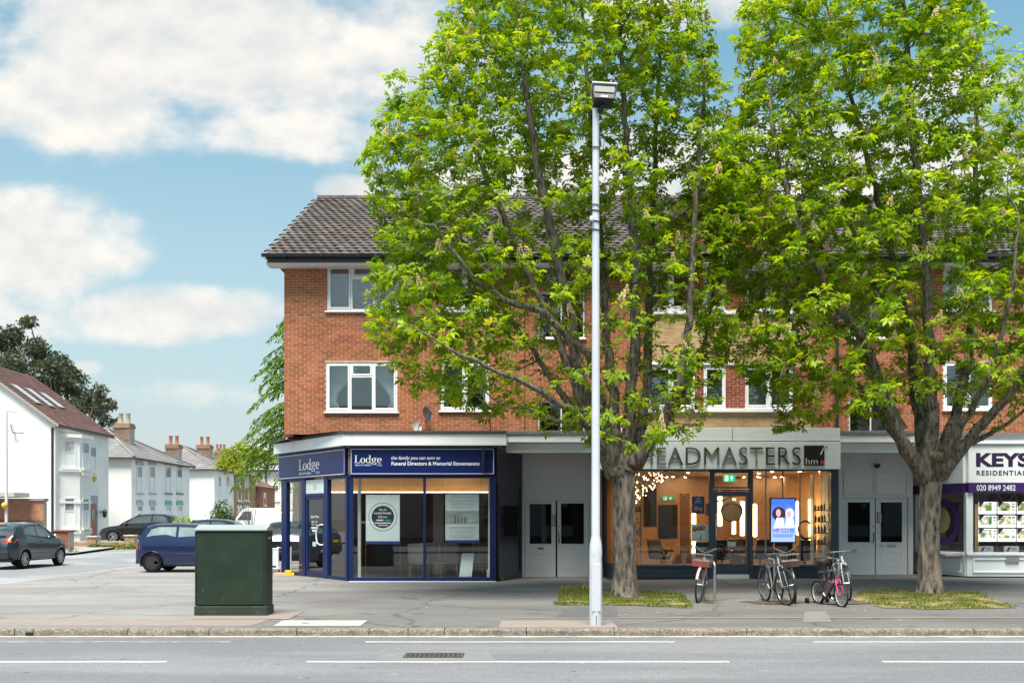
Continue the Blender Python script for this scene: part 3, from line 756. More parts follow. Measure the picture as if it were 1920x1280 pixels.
# ---- white canopies over the two flat entrances
def canopy(px0, px1, label):
    d = 26.75; x0, x1 = XP(px0, d), XP(px1, d)
    mb = MB(); mb.box(x0, x1, d, FY - .02, ZP(829, d), ZP(815, d)); c = mb.build('canopy', m_white, block, bevel=.01)
    mb = MB(); mb.box(x0, x1, d - .03, FY - .014, ZP(815, d) + .003, ZP(807, d)); mb.build('flashing', m_grey_flash, c, bevel=.012)
    mb = MB(); mb.box(x0, x1, d + .12, d + .34, ZP(848, d), ZP(829, d) - .003); mb.build('beam', M('cream_beam', (.76, .75, .72), .6, var=.06, vscale=2), c, bevel=.01)
    mb = MB(); mb.box(x0, x1, d + .35, FY + .3, ZP(846, d), ZP(835, d)); mb.build('ceiling', M('recess_ceiling', (.7, .7, .7), .7), c)
canopy(948, 1150, None); canopy(1573, 1812, None)

m_door = M('pale_grey_paint', (.72, .725, .735), .45, var=.04, vscale=2, bump=.05, bscale=30)
m_dglass = glass('dark_door_glass', (.30, .31, .31), .06)
def entrance(pxa, pxb, splits, glasses, py_top, py_bot, head, gx):
    """panelled wall with a pair of half-glazed doors"""
    Y = FY; z0, z1 = ZP(py_bot, Y), ZP(py_top, Y)
    xa, xb = X8(pxa), X8(pxb)
    pm = MB(); pm.box(xa, xb, Y + .02, Y + .12, z1, ZP(846, 26.75) + .02); pnl = pm.build('entrance_panel', m_door, block)
    for (a, b, c, d) in head:
        hb = MB(); hb.frame(X8(a), X8(b), Z8(d), Z8(c), .035, Y - .005, Y + .018); hb.build('moulding', m_door, pnl, bevel=.004)
    if gx == 0:
        for i in range(30):
            x = X8(head[0][0]) + .06 + i * (X8(head[0][1]) - X8(head[0][0]) - .12) / 30; hb = MB(); hb.box(x, x + .018, Y + .012, Y + .021, Z8(head[0][3]) + .06, Z8(head[0][2]) - .06); hb.build('reed', m_door, pnl)
    fb = MB(); fb.box(xa, X8(splits[0]) - .012, Y - .01, Y + .12, z0, z1); fb.box(X8(splits[3]) + .012, xb, Y - .01, Y + .12, z0, z1); fb.box(X8(splits[0]) - .012, X8(splits[3]) + .012, Y - .01, Y + .12, z1 - .05, z1)
    fb.build('door_frame', m_door, block, bevel=.006)
    for i in range(2):
        a, b = X8(splits[2 * i]), X8(splits[2 * i + 1]); ga_, gb_, gc, gd = [f(v) for f, v in zip((X8, X8, Z8, Z8), glasses[i])]
        zt = z1 - .055; db = MB(); y0, y1 = Y + .03, Y + .075
        db.box(a, ga_, y0, y1, z0 + .01, zt); db.box(gb_, b, y0, y1, z0 + .01, zt); db.box(ga_, gb_, y0, y1, gc, zt); db.box(ga_, gb_, y0, y1, z0 + .01, gd)
        dr = db.build('door', m_door, block)
        MB().box(ga_, gb_, y0 + .02, y0 + .028, gd, gc).build('pane', m_dglass, dr)
        bd = MB(); bd.frame(ga_ - .02, gb_ + .02, gd - .02, gc + .02, .022, y0 - .012, y0 + .01); bd.build('beading', m_door, dr, bevel=.004)
        lw = MB(); lw.frame(ga_ - .0, gb_ + .0, z0 + .24, gd - .26, .02, y0 - .008, y0 + .004); lw.build('panel_moulding', m_door, dr, bevel=.004)
        if i == 0 and gx == 0:
            lp = MB(); xx = (ga_ + gb_) / 2; lp.box(xx - .10, xx + .10, y0 - .016, y0 + .004, gd - .16, gd - .08); l = lp.build('letter_plate', M('letter_plate_pale', (.55, .5, .48), .4), dr, bevel=.004)
            lp = MB(); lp.box(xx - .065, xx + .065, y0 - .022, y0 - .01, gd - .145, gd - .10); lp.build('letter_flap', M('red_brass', (.36, .10, .06), .4, .3), dr)
        if i == 1 and gx == 1:
            lp = MB(); xx = X8(1673); lp.box(xx - .14, xx + .12, y0 - .016, y0 + .004, gd - .13, gd - .06); lp.build('letter_plate', M('steel_plate', (.42, .42, .42), .35, .8), dr, bevel=.004)
            lp = MB(); put_text(lp, '30 A', X8(1650), gd - .125, y0 - .004, h=.05); lp.build('door_number', M('dark_ink', (.03, .03, .03), .6), dr)
        if (i == 1) == (gx == 0):
            hx = a + .045 if i == 1 else b - .045
            hb = MB(); hb.tube([(hx, y0 + .005, Z8(1017)), (hx, y0 - .05, Z8(1014)), (hx, y0 - .055, Z8(1007)), (hx, y0 - .05, Z8(1001)), (hx, y0 + .005, Z8(998))], .013, 8); hb.build('door_handle', m_black, dr, smooth=True)
            hb = MB(); hb.lathe([(.018, -.012), (.018, .0)], 12, Matrix.Translation((hx, y0 - .004, Z8(986))) @ Matrix.Rotation(R(90), 4, 'X')); hb.build('lock', m_black, dr)
    # hallway behind the glass
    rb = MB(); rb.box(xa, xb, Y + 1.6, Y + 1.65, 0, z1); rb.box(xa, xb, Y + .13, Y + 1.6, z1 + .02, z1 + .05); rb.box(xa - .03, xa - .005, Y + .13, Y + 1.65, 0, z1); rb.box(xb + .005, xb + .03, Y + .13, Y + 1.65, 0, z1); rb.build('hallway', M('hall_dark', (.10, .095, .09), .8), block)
    st = MB(); st.box(xa - .02, xb + .02, Y - .06, Y + .2, -.05, z0 + .006); st.build('doorstep', M('step_concrete', (.30, .27, .25), .9, var=.2, vscale=4), block)
entrance(977, 1110, (985, 1042, 1045, 1104), ((993, 1034, 944, 1019), (1052, 1095, 943, 1019)), 935, 1081.5, [(984, 1105, 891, 932)], 0)
entrance(1573, 1712, (1583, 1641, 1643, 1702), ((1590, 1632, 941, 1016), (1652, 1692, 941, 1016)), 930, 1078, [(1582, 1641, 884, 927), (1643, 1702, 884, 927)], 1)
# notice plates by the doors and dome light
def plate(name, px0, px1, py0, py1, y, label, lines):
    x0, x1, z0, z1 = X8(px0), X8(px1), Z8(py1), Z8(py0)
    t = thing(name, label, 'notice', (x0, y, z0))
    mb = MB(); mb.box(x0, x1, y - .02, y - .003, z0, z1); mb.build('backing', m_black, t, bevel=.003)
    mb = MB(); mb.box(x0 + .02, x1 - .02, y - .023, y - .0205, z0 + .02, z1 - .02); mb.build('paper', M('notice_paper', (.62, .6, .5), .7, var=.15, vscale=20), t)
    mb = MB()
    for i in range(lines): zz = z1 - .05 - i * (z1 - z0 - .08) / lines; mb.box(x0 + .035, x1 - .035 - (i % 3) * .012, y - .0245, y - .0235, zz - .010, zz)
    mb.build('print', M('print_ink', (.08, .07, .06), .7), t)
plate('notice_plate', 1032.5, 1041, 965, 986, FY + .03, 'small framed notice between the pale doors beside the blue shop', 6)
plate('notice_plate', 1645, 1654, 960, 980, FY + .03, 'small framed notice on the pale doors beside the estate agent', 6)
c = W(1645, 873, FY - .10); t = thing('dome_light', 'small dark dome light above the pale doors on the right', 'lamp', (c.x, FY, c.z))
mb = MB(); mb.lathe([(.075, .05), (.085, .02), (.07, -.03), (.03, -.065), (.001, -.07)], 14, Matrix.Translation(c)); mb.build('dome', M('smoked_dome', (.03, .03, .05), .2), t, smooth=True)
mb = MB(); mb.box(c.x - .04, c.x + .04, c.y, FY + .02, c.z + .02, c.z + .07); mb.build('bracket', m_white, t)
# ================================================================== the shops
m_blue = M('navy_paint', (.007, .018, .088), .38, var=.06, vscale=1.5, spec=.35)
m_blue_sign = M('blue_sign', (.005, .015, .105), .3, var=.05, vscale=1.0, spec=.35)
m_navy_dk = M('dark_navy', (.012, .016, .04), .35, var=.1, vscale=2)
m_shop_glass = glass('shop_glass', (.95, .96, .95), .05)
m_ink_white = M('white_lettering', (.82, .82, .82), .5, var=.02)
m_ink_teal = M('pale_teal_lettering', (.35, .60, .66), .5, var=.02)
m_paper = M('poster_paper', (.66, .75, .77), .7, var=.03, vscale=2)
m_ink = M('poster_ink', (.03, .035, .05), .7)
m_ink_grey = M('poster_grey', (.30, .33, .35), .7)

def face_T(p0, p1):
    """local x runs p0 -> p1, local y points into the shop, z up"""
    ex = (Vector((p1[0], p1[1], 0)) - Vector((p0[0], p0[1], 0))); L = ex.length; ex.normalize(); ey = Vector((-ex.y, ex.x, 0))
    T = Matrix(((ex.x, ey.x, 0, p0[0]), (ex.y, ey.y, 0, p0[1]), (0, 0, 1, 0), (0, 0, 0, 1)))
    return T, L
def u_at(p0, p1, px):
    k = (px - 960) / 1920; dx, dy = p1[0] - p0[0], p1[1] - p0[1]; L = math.hypot(dx, dy)
    return (k * p0[1] - p0[0]) / (dx / L - k * dy / L)

# serif glyphs for the funeral director's name, unit cap height
def ring_pts(cx, cz, rx, rz, tx, tz, a0=0, a1=360, n=28):
    o = [(cx + rx * math.cos(R(a0 + (a1 - a0) * i / n)), cz + rz * math.sin(R(a0 + (a1 - a0) * i / n))) for i in range(n + 1)]
    q = [(cx + (rx - tx) * math.cos(R(a0 + (a1 - a0) * i / n)), cz + (rz - tz) * math.sin(R(a0 + (a1 - a0) * i / n))) for i in range(n + 1)]
    return o, q
def serif_lodge(mb, x, z, h, y, w=None):
    P = []
    def quad(a, b, c, d): P.append([(a, c), (b, c), (b, d), (a, d)])
    def ring(*k, **kw):
        o, q = ring_pts(*k, **kw)
        for i in range(len(o) - 1): P.append([o[i], o[i + 1], q[i + 1], q[i]])
    # L
    quad(.10, .235, 0, 1); quad(0, .34, .955, 1); quad(0, .62, 0, .05); quad(.585, .625, .05, .26)
    # o
    ring(.93, .32, .27, .335, .125, .045)
    # d
    ring(1.50, .32, .26, .335, .125, .045); quad(1.66, 1.78, 0, 1); quad(1.56, 1.66, .955, 1); quad(1.78, 1.87, 0, .05)
    # g
    ring(2.14, .42, .22, .235, .11, .04); ring(2.16, -.06, .27, .16, .07, .05); quad(1.99, 2.08, .12, .20); quad(2.30, 2.46, .57, .65)
    # e
    ring(2.77, .32, .26, .335, .12, .045, a0=0, a1=318); quad(2.60, 3.02, .31, .36)
    k = h if w is None else w / 3.03
    for p in P: mb.add([(x + a * k, y, z + b * h) for a, b in p], [(0, 1, 2, 3)])
    return 3.03 * k

# ------------------------------------------------------------------ Lodge: the corner shop
LY = 26.3
A_, B_, C_, D_ = (XP(655, LY), LY), (-6.63, 29.7), (XP(930, LY), LY), (XP(978, FY), FY)
def ZL(py): return ZP(py, LY)
lodge = thing('corner_shop', 'dark blue corner shop of funeral directors with angled glass front', 'shop', (-3.0, 28.0, 0))
TL_, LL = face_T(B_, A_); TF, LF = face_T(A_, C_); TR_, LR = face_T(C_, D_)
zs0, zs1 = ZL(891), ZL(837)               # sign
zw0, zw1 = ZL(1083), ZL(893)
# roof slab with dark edge, white fascia under it
def offset_path(d):
    """outer line B -> A -> C (square end) pushed out by d"""
    eL = (Vector(A_) - Vector(B_)).normalized(); nL = Vector((eL.y, -eL.x)); nF = Vector((0, -1))
    b = Vector(B_) + nL * d - eL * d * .6; den = 1 + nL.dot(nF); a = Vector(A_) + (nL + nF) * (d / den)
    c = Vector((XP(950, LY - d), LY - d)); return [b, a, c]
def band(d0, d1, z0, z1, name, mat, par, bevel=.008):
    o = offset_path(d1); i = offset_path(d0); mb = MB()
    for k in range(2):
        mb.prism([(o[k].x, o[k].y, z0), (o[k + 1].x, o[k + 1].y, z0), (i[k + 1].x, i[k + 1].y, z0), (i[k].x, i[k].y, z0)], (0, 0, z1 - z0))
    return mb.build(name, mat, par, bevel=bevel)
o = offset_path(.28)
mb = MB(); mb.prism([(o[0].x, o[0].y, ZL(814)), (o[1].x, o[1].y, ZL(814)), (o[2].x, o[2].y, ZL(814)), (o[2].x, FY - .02, ZL(814)), (XL + .1, FY - .02, ZL(814)), (XL + .1, 30.2, ZL(814))], (0, 0, .075))
flat = mb.build('flat_roof', M('roofing_felt', (.06, .06, .06), .85, var=.2, vscale=4), lodge, bevel=.01)
band(.10, .24, ZL(836), ZL(814) - .003, 'white_fascia', m_white, lodge)
band(.02, .17, ZL(838), ZL(830), 'awning_cassette', m_blue, lodge, bevel=.02)
o = offset_path(.08); mb = MB(); mb.prism([(o[0].x, o[0].y, zs1 - .02), (o[1].x, o[1].y, zs1 - .02), (o[2].x - .25, o[2].y, zs1 - .02), (D_[0], FY, zs1 - .02), (XL + .1, 30.2, zs1 - .02)], (0, 0, .015)); mb.build('ceiling', M('shop_ceiling', (.42, .36, .30), .8), lodge)
# signs
def sign(T, x0, x1, name):
    mb = MB(T); mb.box(x0, x1, -.11, -.01, zs0, zs1 - .03); s = mb.build(name, m_blue_sign, lodge, bevel=.01)
    e = .035; bb = MB(T); y = -.113
    a, b, c, d = x0 + e, x1 - e, zs0 + e, zs1 - .03 - e; t = .014
    bb.box(a, b, y, y + .002, c, c + t); bb.box(a, b, y, y + .002, d - t, d); bb.box(a, a + t, y, y + .002, c + t, d - t); bb.box(b - t, b, y, y + .002, c + t, d - t)
    bb.build('border_line', m_ink_white, s); return s
s1 = sign(TL_, -.12, LL - .03, 'sign_board'); s2 = sign(TF, .02, LF - .02, 'sign_board')
def bothers(mb, x, z, y, w, h): put_text(mb, 'BROTHERS', x, z, y, w=w * .60, h=h, bold=.02); put_text(mb, '1780', x + w * .82, z, y, w=w * .18, h=h, bold=.01)
uu = u_at(B_, A_, 567.5); wv = u_at(B_, A_, 606) - uu
mb = MB(TL_); serif_lodge(mb, uu, ZL(874), .29, -.116, w=wv); mb.build('name_lettering', m_ink_white, s1)
mb = MB(TL_); bothers(mb, uu + .02, ZL(883.5), -.116, wv, .065); mb.build('name_lettering', m_ink_teal, s1)
xf = lambda px: XP(px, LY - .11) - A_[0]
mb = MB(TF); serif_lodge(mb, xf(664.5), ZL(868), .20, -.116, w=xf(716) - xf(664.5)); mb.build('name_lettering', m_ink_white, s2); mb = MB(TF)
vs, fs = text_mesh('the family you can turn to', w=xf(826) - xf(734), h=.115, shear=.25, bold=.012)
mb.add([(p[0] + xf(733.5), -.116, p[2] + ZL(863.5)) for p in vs], fs)
mb.build('tagline_lettering', m_ink_white, s2); mb = MB(TF); put_text(mb, 'Funeral Directors & Memorial Stonemasons', xf(734), ZL(872.5), -.116, w=xf(899) - xf(734), h=.098, bold=.025); mb.build('name_lettering', m_ink_white, s2)
mb = MB(TF); bothers(mb, xf(666), ZL(873.5), -.116, xf(716) - xf(666), .042); mb.build('name_lettering', m_ink_teal, s2)
# projecting sign
x = XP(907, 26.0); t = thing('projecting_sign', 'dark blue projecting sign seen edge on above the corner shop window', 'sign', (x, LY - .12, ZL(885)))
mb = MB(); mb.box(x - .035, x + .035, 25.52, LY - .13, ZL(884), ZL(842)); mb.build('board', m_navy_dk, t, bevel=.012)
mb = MB(); mb.tube([(x, LY - .115, ZL(856)), (x, 25.5, ZL(856))], .0, 4) if False else mb.box(x - .02, x + .02, LY - .14, LY - .112, ZL(880), ZL(846)); mb.build('bracket', m_black, t)
# frames
def posts(T, spec, z0, z1, par, mat, y0=-.06, y1=.06, name='mullion'):
    for (a, b) in spec: mb = MB(T); mb.box(a, b, y0, y1, z0, z1); mb.build(name, mat, par, bevel=.006)
ul = lambda px: u_at(B_, A_, px)
zb = .02
posts(TF, [(.0, .10), (xf(793), xf(798)), (LF - .16, LF)], zb, zs0, lodge, m_blue)
posts(TL_, [(-.02, ul(540.5)), (ul(569.5), ul(575.5)), (ul(610.5), ul(617.5)), (LL - .12, LL - .005)], zb, zs0, lodge, m_blue)
for (T, a, b) in ((TF, .10, LF - .16), (TL_, ul(540.5), ul(569.5)), (TL_, ul(617.5), LL - .12)):
    mb = MB(T); mb.box(a, b, -.05, .05, zb, .11); mb.build('bottom_rail', m_blue, lodge, bevel=.006); mb = MB(T); mb.box(a, b, -.05, .05, zs0 - .07, zs0); mb.build('top_rail', m_blue, lodge, bevel=.006)
mb = MB(TF); mb.box(.0, LF, -.075, .06, -.03, zb - .003); mb.build('plinth', m_white, lodge)
mb = MB(TL_); mb.box(0, LL, -.06, .06, -.03, zb - .003); mb.build('plinth', M('plinth_grey', (.3, .29, .28), .8), lodge)
def pane(T, a, b, z0, z1, par, mat=m_shop_glass, y=0.0): MB(T).box(a, b, y, y + .010, z0, z1).build('pane', mat, par)
pane(TF, .10, xf(793), .11, zs0 - .07, lodge); pane(TF, xf(798), LF - .16, .11, zs0 - .07, lodge)
pane(TL_, ul(540.5), ul(569.5), .11, zs0 - .07, lodge); pane(TL_, ul(617.5), LL - .12, .11, zs0 - .07, lodge)
# door with transom panel
da, db_ = ul(575.5), ul(610.5); zt = 2.28
mb = MB(TL_); mb.box(da, db_, -.05, .05, zt - .06, zt + .02); mb.build('transom_bar', m_blue, lodge, bevel=.005)
mb = MB(TL_); mb.box(da, db_, -.03, -.01, zt + .02, zs0 - .05); tp = mb.build('transom_panel', M('transom_white', (.72, .78, .76), .5), lodge)
mb = MB(TL_); put_text(mb, '26', (da + db_) / 2 - .11, zt + .13, -.034, h=.15); mb.build('door_number', M('gold_lettering', (.62, .45, .16), .4), tp)
mb = MB(TL_); mb.frame(da + .02, db_ - .02, .04, zt - .065, .085, -.035, .02, wb=.16); dr = mb.build('door', m_blue, lodge, bevel=.006)
MB(TL_).box(da + .105, db_ - .105, -.01, 0, .20, zt - .15).build('pane', m_shop_glass, dr)
mb = MB(TL_); hx = db_ - .085; mb.tube([(hx, -.03, 1.45), (hx - .06, -.10, 1.45), (hx - .20, -.115, 1.40), (hx - .25, -.115, 1.25), (hx - .25, -.115, 1.10), (hx - .20, -.115, .96), (hx - .06, -.10, .91), (hx, -.03, .91)], .02, 8); mb.build('door_handle', M('white_handle', (.75, .75, .74), .3), dr, smooth=True)
mb = MB(TL_); mb.box(da + .40, da + .75, -.045, -.034, .10, .155); mb.build('letter_plate', M('dark_plate', (.02, .02, .03), .4), dr)
mb = MB(TL_); put_text(mb, 'Opening Times', da + .28, 1.62, -.015, w=.52, h=.085, bold=.02); put_text(mb, 'Mon - Fri', da + .34, 1.50, -.015, w=.36, h=.06, bold=.02); put_text(mb, '9am - 5pm', da + .34, 1.42, -.015, w=.38, h=.06, bold=.02)
mb.box(da + .31, da + .75, -.016, -.014, 1.345, 1.385); mb.box(da + .36, da + .70, -.016, -.014, 1.27, 1.31); mb.build('door_lettering', m_ink_white, dr)
mb = MB(TL_); mb.box(da + .40, da + .62, -.017, -.014, .86, .98); mb.build('door_sticker', M('sticker_teal', (.45, .70, .68), .6), dr)
# right return
mb = MB(TR_); mb.box(.0, LR, -.02, .04, -.02, ZL(838)); mb.build('return_panel', m_navy_dk, lodge)
mb = MB(TR_); mb.frame(.06, LR - .1, .10, 2.55, .10, -.05, -.022); mb.build('return_frame', m_navy_dk, lodge, bevel=.006)
mb = MB(TR_); mb.box(.3, LR - .3, -.034, -.026, 1.15, 1.95); mb.build('return_pane', M('black_glass', (.012, .012, .016), .12), lodge)
# the room inside
m_wall_w = M('warm_brown_wall', (.20, .105, .06), .8, var=.15, vscale=1.2); m_floor_d = M('dark_carpet', (.055, .055, .058), .95, var=.2, vscale=6)
mb = MB(); mb.prism([(A_[0], A_[1] + .06, .012), (C_[0], C_[1] + .06, .012), (D_[0], FY + .1, .012), (D_[0], 31.6, .012), (-6.1, 31.6, .012), (B_[0] + .15, B_[1] + .05, .012)], (0, 0, .012)); mb.build('shop_floor', m_floor_d, lodge)
mb = MB(); mb.box(-6.2, D_[0] + .02, 31.6, 31.7, 0, 3.4); mb.box(D_[0] + .005, D_[0] + .03, FY + .06, 31.6, 0, 3.4); mb.box(-6.22, -6.12, 29.9, 31.6, 0, 3.4)
mb.build('shop_wall', m_wall_w, lodge)
zc = ZP(925, 29.0)
mb = MB(); mb.box(-5.6, D_[0], 29.05, 29.12, zc + .03, 3.42); mb.build('bulkhead', M('pale_wood', (.33, .20, .09), .6, var=.12, vscale=3, stretch=(.4, 1, 3)), lodge)
mb = MB(); mb.box(-5.6, D_[0], 28.86, 29.13, zc, zc + .028); mb.build('ledge', M('pale_wood2', (.42, .30, .18), .6), lodge)
mb = MB(); mb.box(-5.55, D_[0] - .05, 28.88, 28.93, zc + .03, zc + .05); mb.build('light_strip', emit('warm_led', (1.0, .72, .34), 3.8), lodge)
m_down = emit('downlight_glow', (1.0, .88, .68), 30.0)
for (px, py) in ((642, 897), (667, 899), (740, 895), (840, 893), (852, 897), (862, 901)):
    z = zs1 - .03; d = 1920 * (z - CAMH) / (970 - py); d = min(max(d, 26.7), 28.6)
    t = thing('downlight', {642: 'ceiling light nearest the angled window of the blue shop', 667: 'ceiling light by the white column in the blue shop', 740: 'ceiling light above the round logo poster', 840: 'first of three ceiling lights above the funeral plan poster', 852: 'second of three ceiling lights above the funeral plan poster', 862: 'third of three ceiling lights above the funeral plan poster'}[px], 'ceiling light', (XP(px, d), d, z - .02))
    mb = MB(); mb.lathe([(.10, -.015), (.10, .005)], 16, Matrix.Translation((XP(px, d), d, z - .005))); mb.build('bezel', m_white, t); mb = MB(); mb.lathe([(.075, -.006), (.075, .0)], 16, Matrix.Translation((XP(px, d), d, z - .017))); mb.build('lens', m_down, t)
# white column inside the window
x = XP(674, 26.75); t = thing('column', 'slim white column just inside the blue shop window', 'column', (x, 26.75, .02))
mb = MB(); mb.tube([(x, 26.75, .02), (x, 26.75, 3.4)], .045, 14); mb.build('shaft', m_white, t, smooth=True); mb = MB(); mb.lathe([(.09, 0), (.09, .03), (.06, .05)], 14, Matrix.Translation((x, 26.75, .024))); mb.build('foot', m_white, t)
x = XP(918, 26.6); t = thing('column', 'slim pale column at the right end of the blue shop window', 'column', (x, 26.65, .02))
mb = MB(); mb.tube([(x, 26.65, .02), (x, 26.65, 3.4)], .04, 14); mb.build('shaft', m_white, t, smooth=True); mb = MB(); mb.lathe([(.075, 0), (.075, .25), (.05, .27)], 14, Matrix.Translation((x, 26.65, .024))); mb.build('foot', m_white, t)
# posters hung in the window
PY = 26.47
def poster(px0, px1, py0, py1, label, name='hanging_poster'):
    x0, x1, z0, z1 = XP(px0, PY), XP(px1, PY), ZP(py1, PY), ZP(py0, PY)
    t = thing(name, label, 'poster', (x0, PY, z0)); mb = MB(); mb.box(x0, x1, PY, PY + .006, z0, z1); mb.build('sheet', m_paper, t)
    mb = MB(); mb.box(x0 - .01, x1 + .01, PY - .004, PY + .012, z0 - .045, z0 + .03); mb.build('bottom_strip', M('strip_blue', (.02, .05, .20), .5), t)
    mb = MB()
    for xx in (x0 - .01, x1 + .01): mb.tube([(xx, PY + .004, z1), (xx, PY + .004, 3.3)], .003, 4); mb.tube([(xx, PY + .004, z0 - .04), (xx, PY + .004, .05)], .0025, 4)
    mb.build('wires', M('steel_wire', (.5, .5, .5), .3, .9), t); return t, x0, x1, z0, z1
def discp(mb, cx, cz, r, y, n=32): mb.poly([(cx + r * math.cos(2 * PI * i / n), y, cz + r * math.sin(2 * PI * i / n)) for i in range(n)])
def ctext(mb, s, cx, z, y, w, h, **k): put_text(mb, s, cx - w / 2, z, y, w=w, h=h, **k)
t, x0, x1, z0, z1 = poster(686, 749.5, 927, 1016, 'pale poster with a round navy logo in the blue shop window')
cx, cz = (x0 + x1) / 2, ZP(968.5, PY); k = PY / 1920
mb = MB(); o_, q_ = ring_pts(cx, cz, 26.6 * k, 26.6 * k, .012, .012, n=40)
for i in range(40): mb.add([(o_[i][0], PY - .002, o_[i][1]), (o_[i + 1][0], PY - .002, o_[i + 1][1]), (q_[i + 1][0], PY - .002, q_[i + 1][1]), (q_[i][0], PY - .002, q_[i][1])], [(0, 1, 2, 3)])
discp(mb, cx, cz, 21 * k, PY - .002, 40); mb.build('logo', M('navy_ink', (.015, .02, .05), .6), t)
mb = MB(); ctext(mb, 'Meet the', cx, ZP(957, PY), PY - .004, 14 * k, 4.5 * k); ctext(mb, 'Lodge Family', cx, ZP(964.5, PY), PY - .004, 32 * k, 5.5 * k, bold=.02); ctext(mb, 'Difference', cx, ZP(970.5, PY), PY - .004, 17 * k, 4.5 * k)
mb.box(cx - 12 * k, cx + 1 * k, PY - .005, PY - .003, ZP(975.5, PY), ZP(973.5, PY)); mb.box(cx - 15 * k, cx + 15 * k, PY - .005, PY - .003, ZP(981, PY), ZP(979.5, PY)); mb.box(cx - 9 * k, cx + 10 * k, PY - .005, PY - .003, ZP(985, PY), ZP(983.5, PY)); mb.build('logo_lettering', m_ink_white, t)
mb = MB()
for i in range(5): mb.box(cx + (4 + i * 2.3) * k, cx + (5.9 + i * 2.3) * k, PY - .005, PY - .003, ZP(975.6, PY), ZP(973.4, PY))
mb.build('rating_squares', M('rating_green', (.02, .45, .20), .6), t)
t, x0, x1, z0, z1 = poster(835, 898, 926, 1014, 'pale funeral plan poster with a photo of five people')
cx = (x0 + x1) / 2
mb = MB()
for s, py, w in (('PLAN AHEAD WITH', 941, 50), ('A PERSONALISED', 946.8, 44), ('FUNERAL PLAN', 952.5, 40)): ctext(mb, s, cx, ZP(py, PY), PY - .003, w * k, 3.9 * k, bold=-.005)
mb.build('headline', m_ink_grey, t)
mb = MB()
for py, a, b in ((931, -20, 22), (987, -24, 25), (989.5, -24, 25), (994, -24, 25), (998, -14, 16), (1003, -24, 24), (1006, -22, 20)): mb.box(cx + a * k, cx + b * k, PY - .004, PY - .002, ZP(py + .8, PY), ZP(py, PY))
mb.build('small_print', M('poster_grey2', (.42, .46, .48), .7), t)
mb = MB(); mb.box(x0 + .003, x1 - .003, PY - .003, PY - .001, ZP(981.5, PY), ZP(957, PY)); mb.build('photo', M('mono_photo', (.36, .40, .41), .7, var=.35, vscale=3, stretch=(.6, 1, 2.2)), t)
mb = MB()
for i, ox in enumerate((-13, -7.5, -1.5, 4, 7.5)):
    b = cx + ox * k; zf_ = ZP(981, PY); H = (16 if i == 0 else 13.5) * k; y = PY - .005
    mb.poly([(b - 1.0 * k, y, zf_ + H * .32), (b + 1.0 * k, y, zf_ + H * .32), (b + 1.3 * k, y, zf_ + H * .78), (b - 1.3 * k, y, zf_ + H * .78)])
    mb.poly([(b - 1.1 * k, y, zf_), (b - .3 * k, y, zf_), (b + .0 * k, y, zf_ + H * .34), (b - 1.0 * k, y, zf_ + H * .34)]); mb.poly([(b + .4 * k, y, zf_), (b + 1.2 * k, y, zf_), (b + 1.0 * k, y, zf_ + H * .34), (b, y, zf_ + H * .34)])
    discp(mb, b, zf_ + H * .9, 1.0 * k, y, 10)
mb.build('photo_figures', M('photo_dark', (.07, .08, .085), .7), t)
# leaning white board
t = thing('leaning_board', 'blank white board leaning inside the blue shop window', 'board', (XP(872, 26.7), 26.7, .03))
xa, xb, xt0, xt1 = XP(861, 26.6), XP(884.5, 26.6), XP(866, 26.6), XP(888.5, 26.6)
mb = MB(); mb.prism([(xa, 26.55, .12), (xb, 26.55, .12), (xt1, 26.72, ZP(1037, 26.65)), (xt0, 26.72, ZP(1037, 26.65))], (0, .02, .004)); mb.build('board', m_paper, t); mb = MB(); mb.box(xa, xb, 26.53, 26.62, .03, .118); mb.build('foot', M('board_foot', (.2, .2, .2), .7), t)

def chair(x, y, rz, label, fab, legm, h=.46, back=.92, wings=.0):
    t = thing('chair', label, 'chair', (x, y, .024), rz)
    mb = MB(); mb.box(-.24, .24, -.24, .22, h - .09, h); mb.build('seat', fab, t, bevel=.035, local=True)
    mb = MB(); mb.prism([(-.24, .18, h - .05), (.24, .18, h - .05), (.255, .29, back), (-.255, .29, back)], (0, .06, .012)); mb.build('backrest', fab, t, bevel=.025, local=True)
    for sx in (-1, 1):
        for sy in (-1, 1):
            mb = MB(); mb.tube([(sx * .19, sy * .18, h - .09), (sx * .225, sy * .215, 0)], [.016, .011], 8); mb.build('leg', legm, t, smooth=True, local=True)
    return t
m_fab = M('taupe_fabric', (.30, .27, .25), .95, var=.1, vscale=8); m_brass = M('brass', (.55, .38, .12), .35, .8, var=.1)
for (px, d, rz, lb) in ((784, 27.5, 180, 'taupe chair seen from behind beside the round logo poster'), (812, 28.4, 160, 'taupe chair with brass legs behind the window bar'), (842, 28.0, 185, 'taupe chair with brass legs left of the leaning board'), (895, 28.6, 200, 'taupe chair with brass legs right of the leaning board')):
    chair(XP(px, d), d, R(rz), lb, m_fab, m_brass)
def desk(x0, x1, y0, y1, h, label, mat, name='desk'):
    t = thing(name, label, 'desk', ((x0 + x1) / 2, y0, .024)); mb = MB(); mb.box(x0, x1, y0, y1, h - .04, h); mb.build('top', mat, t, bevel=.006)
    mb = MB(); mb.box(x0 + .03, x0 + .08, y0 + .03, y1 - .03, .026, h - .042); mb.build('side_panel', mat, t); mb = MB(); mb.box(x1 - .08, x1 - .03, y0 + .03, y1 - .03, .026, h - .042); mb.build('side_panel', mat, t)
    mb = MB(); mb.box(x0 + .082, x1 - .082, y0 + .06, y0 + .09, .12, h - .042); mb.build('front_panel', mat, t)
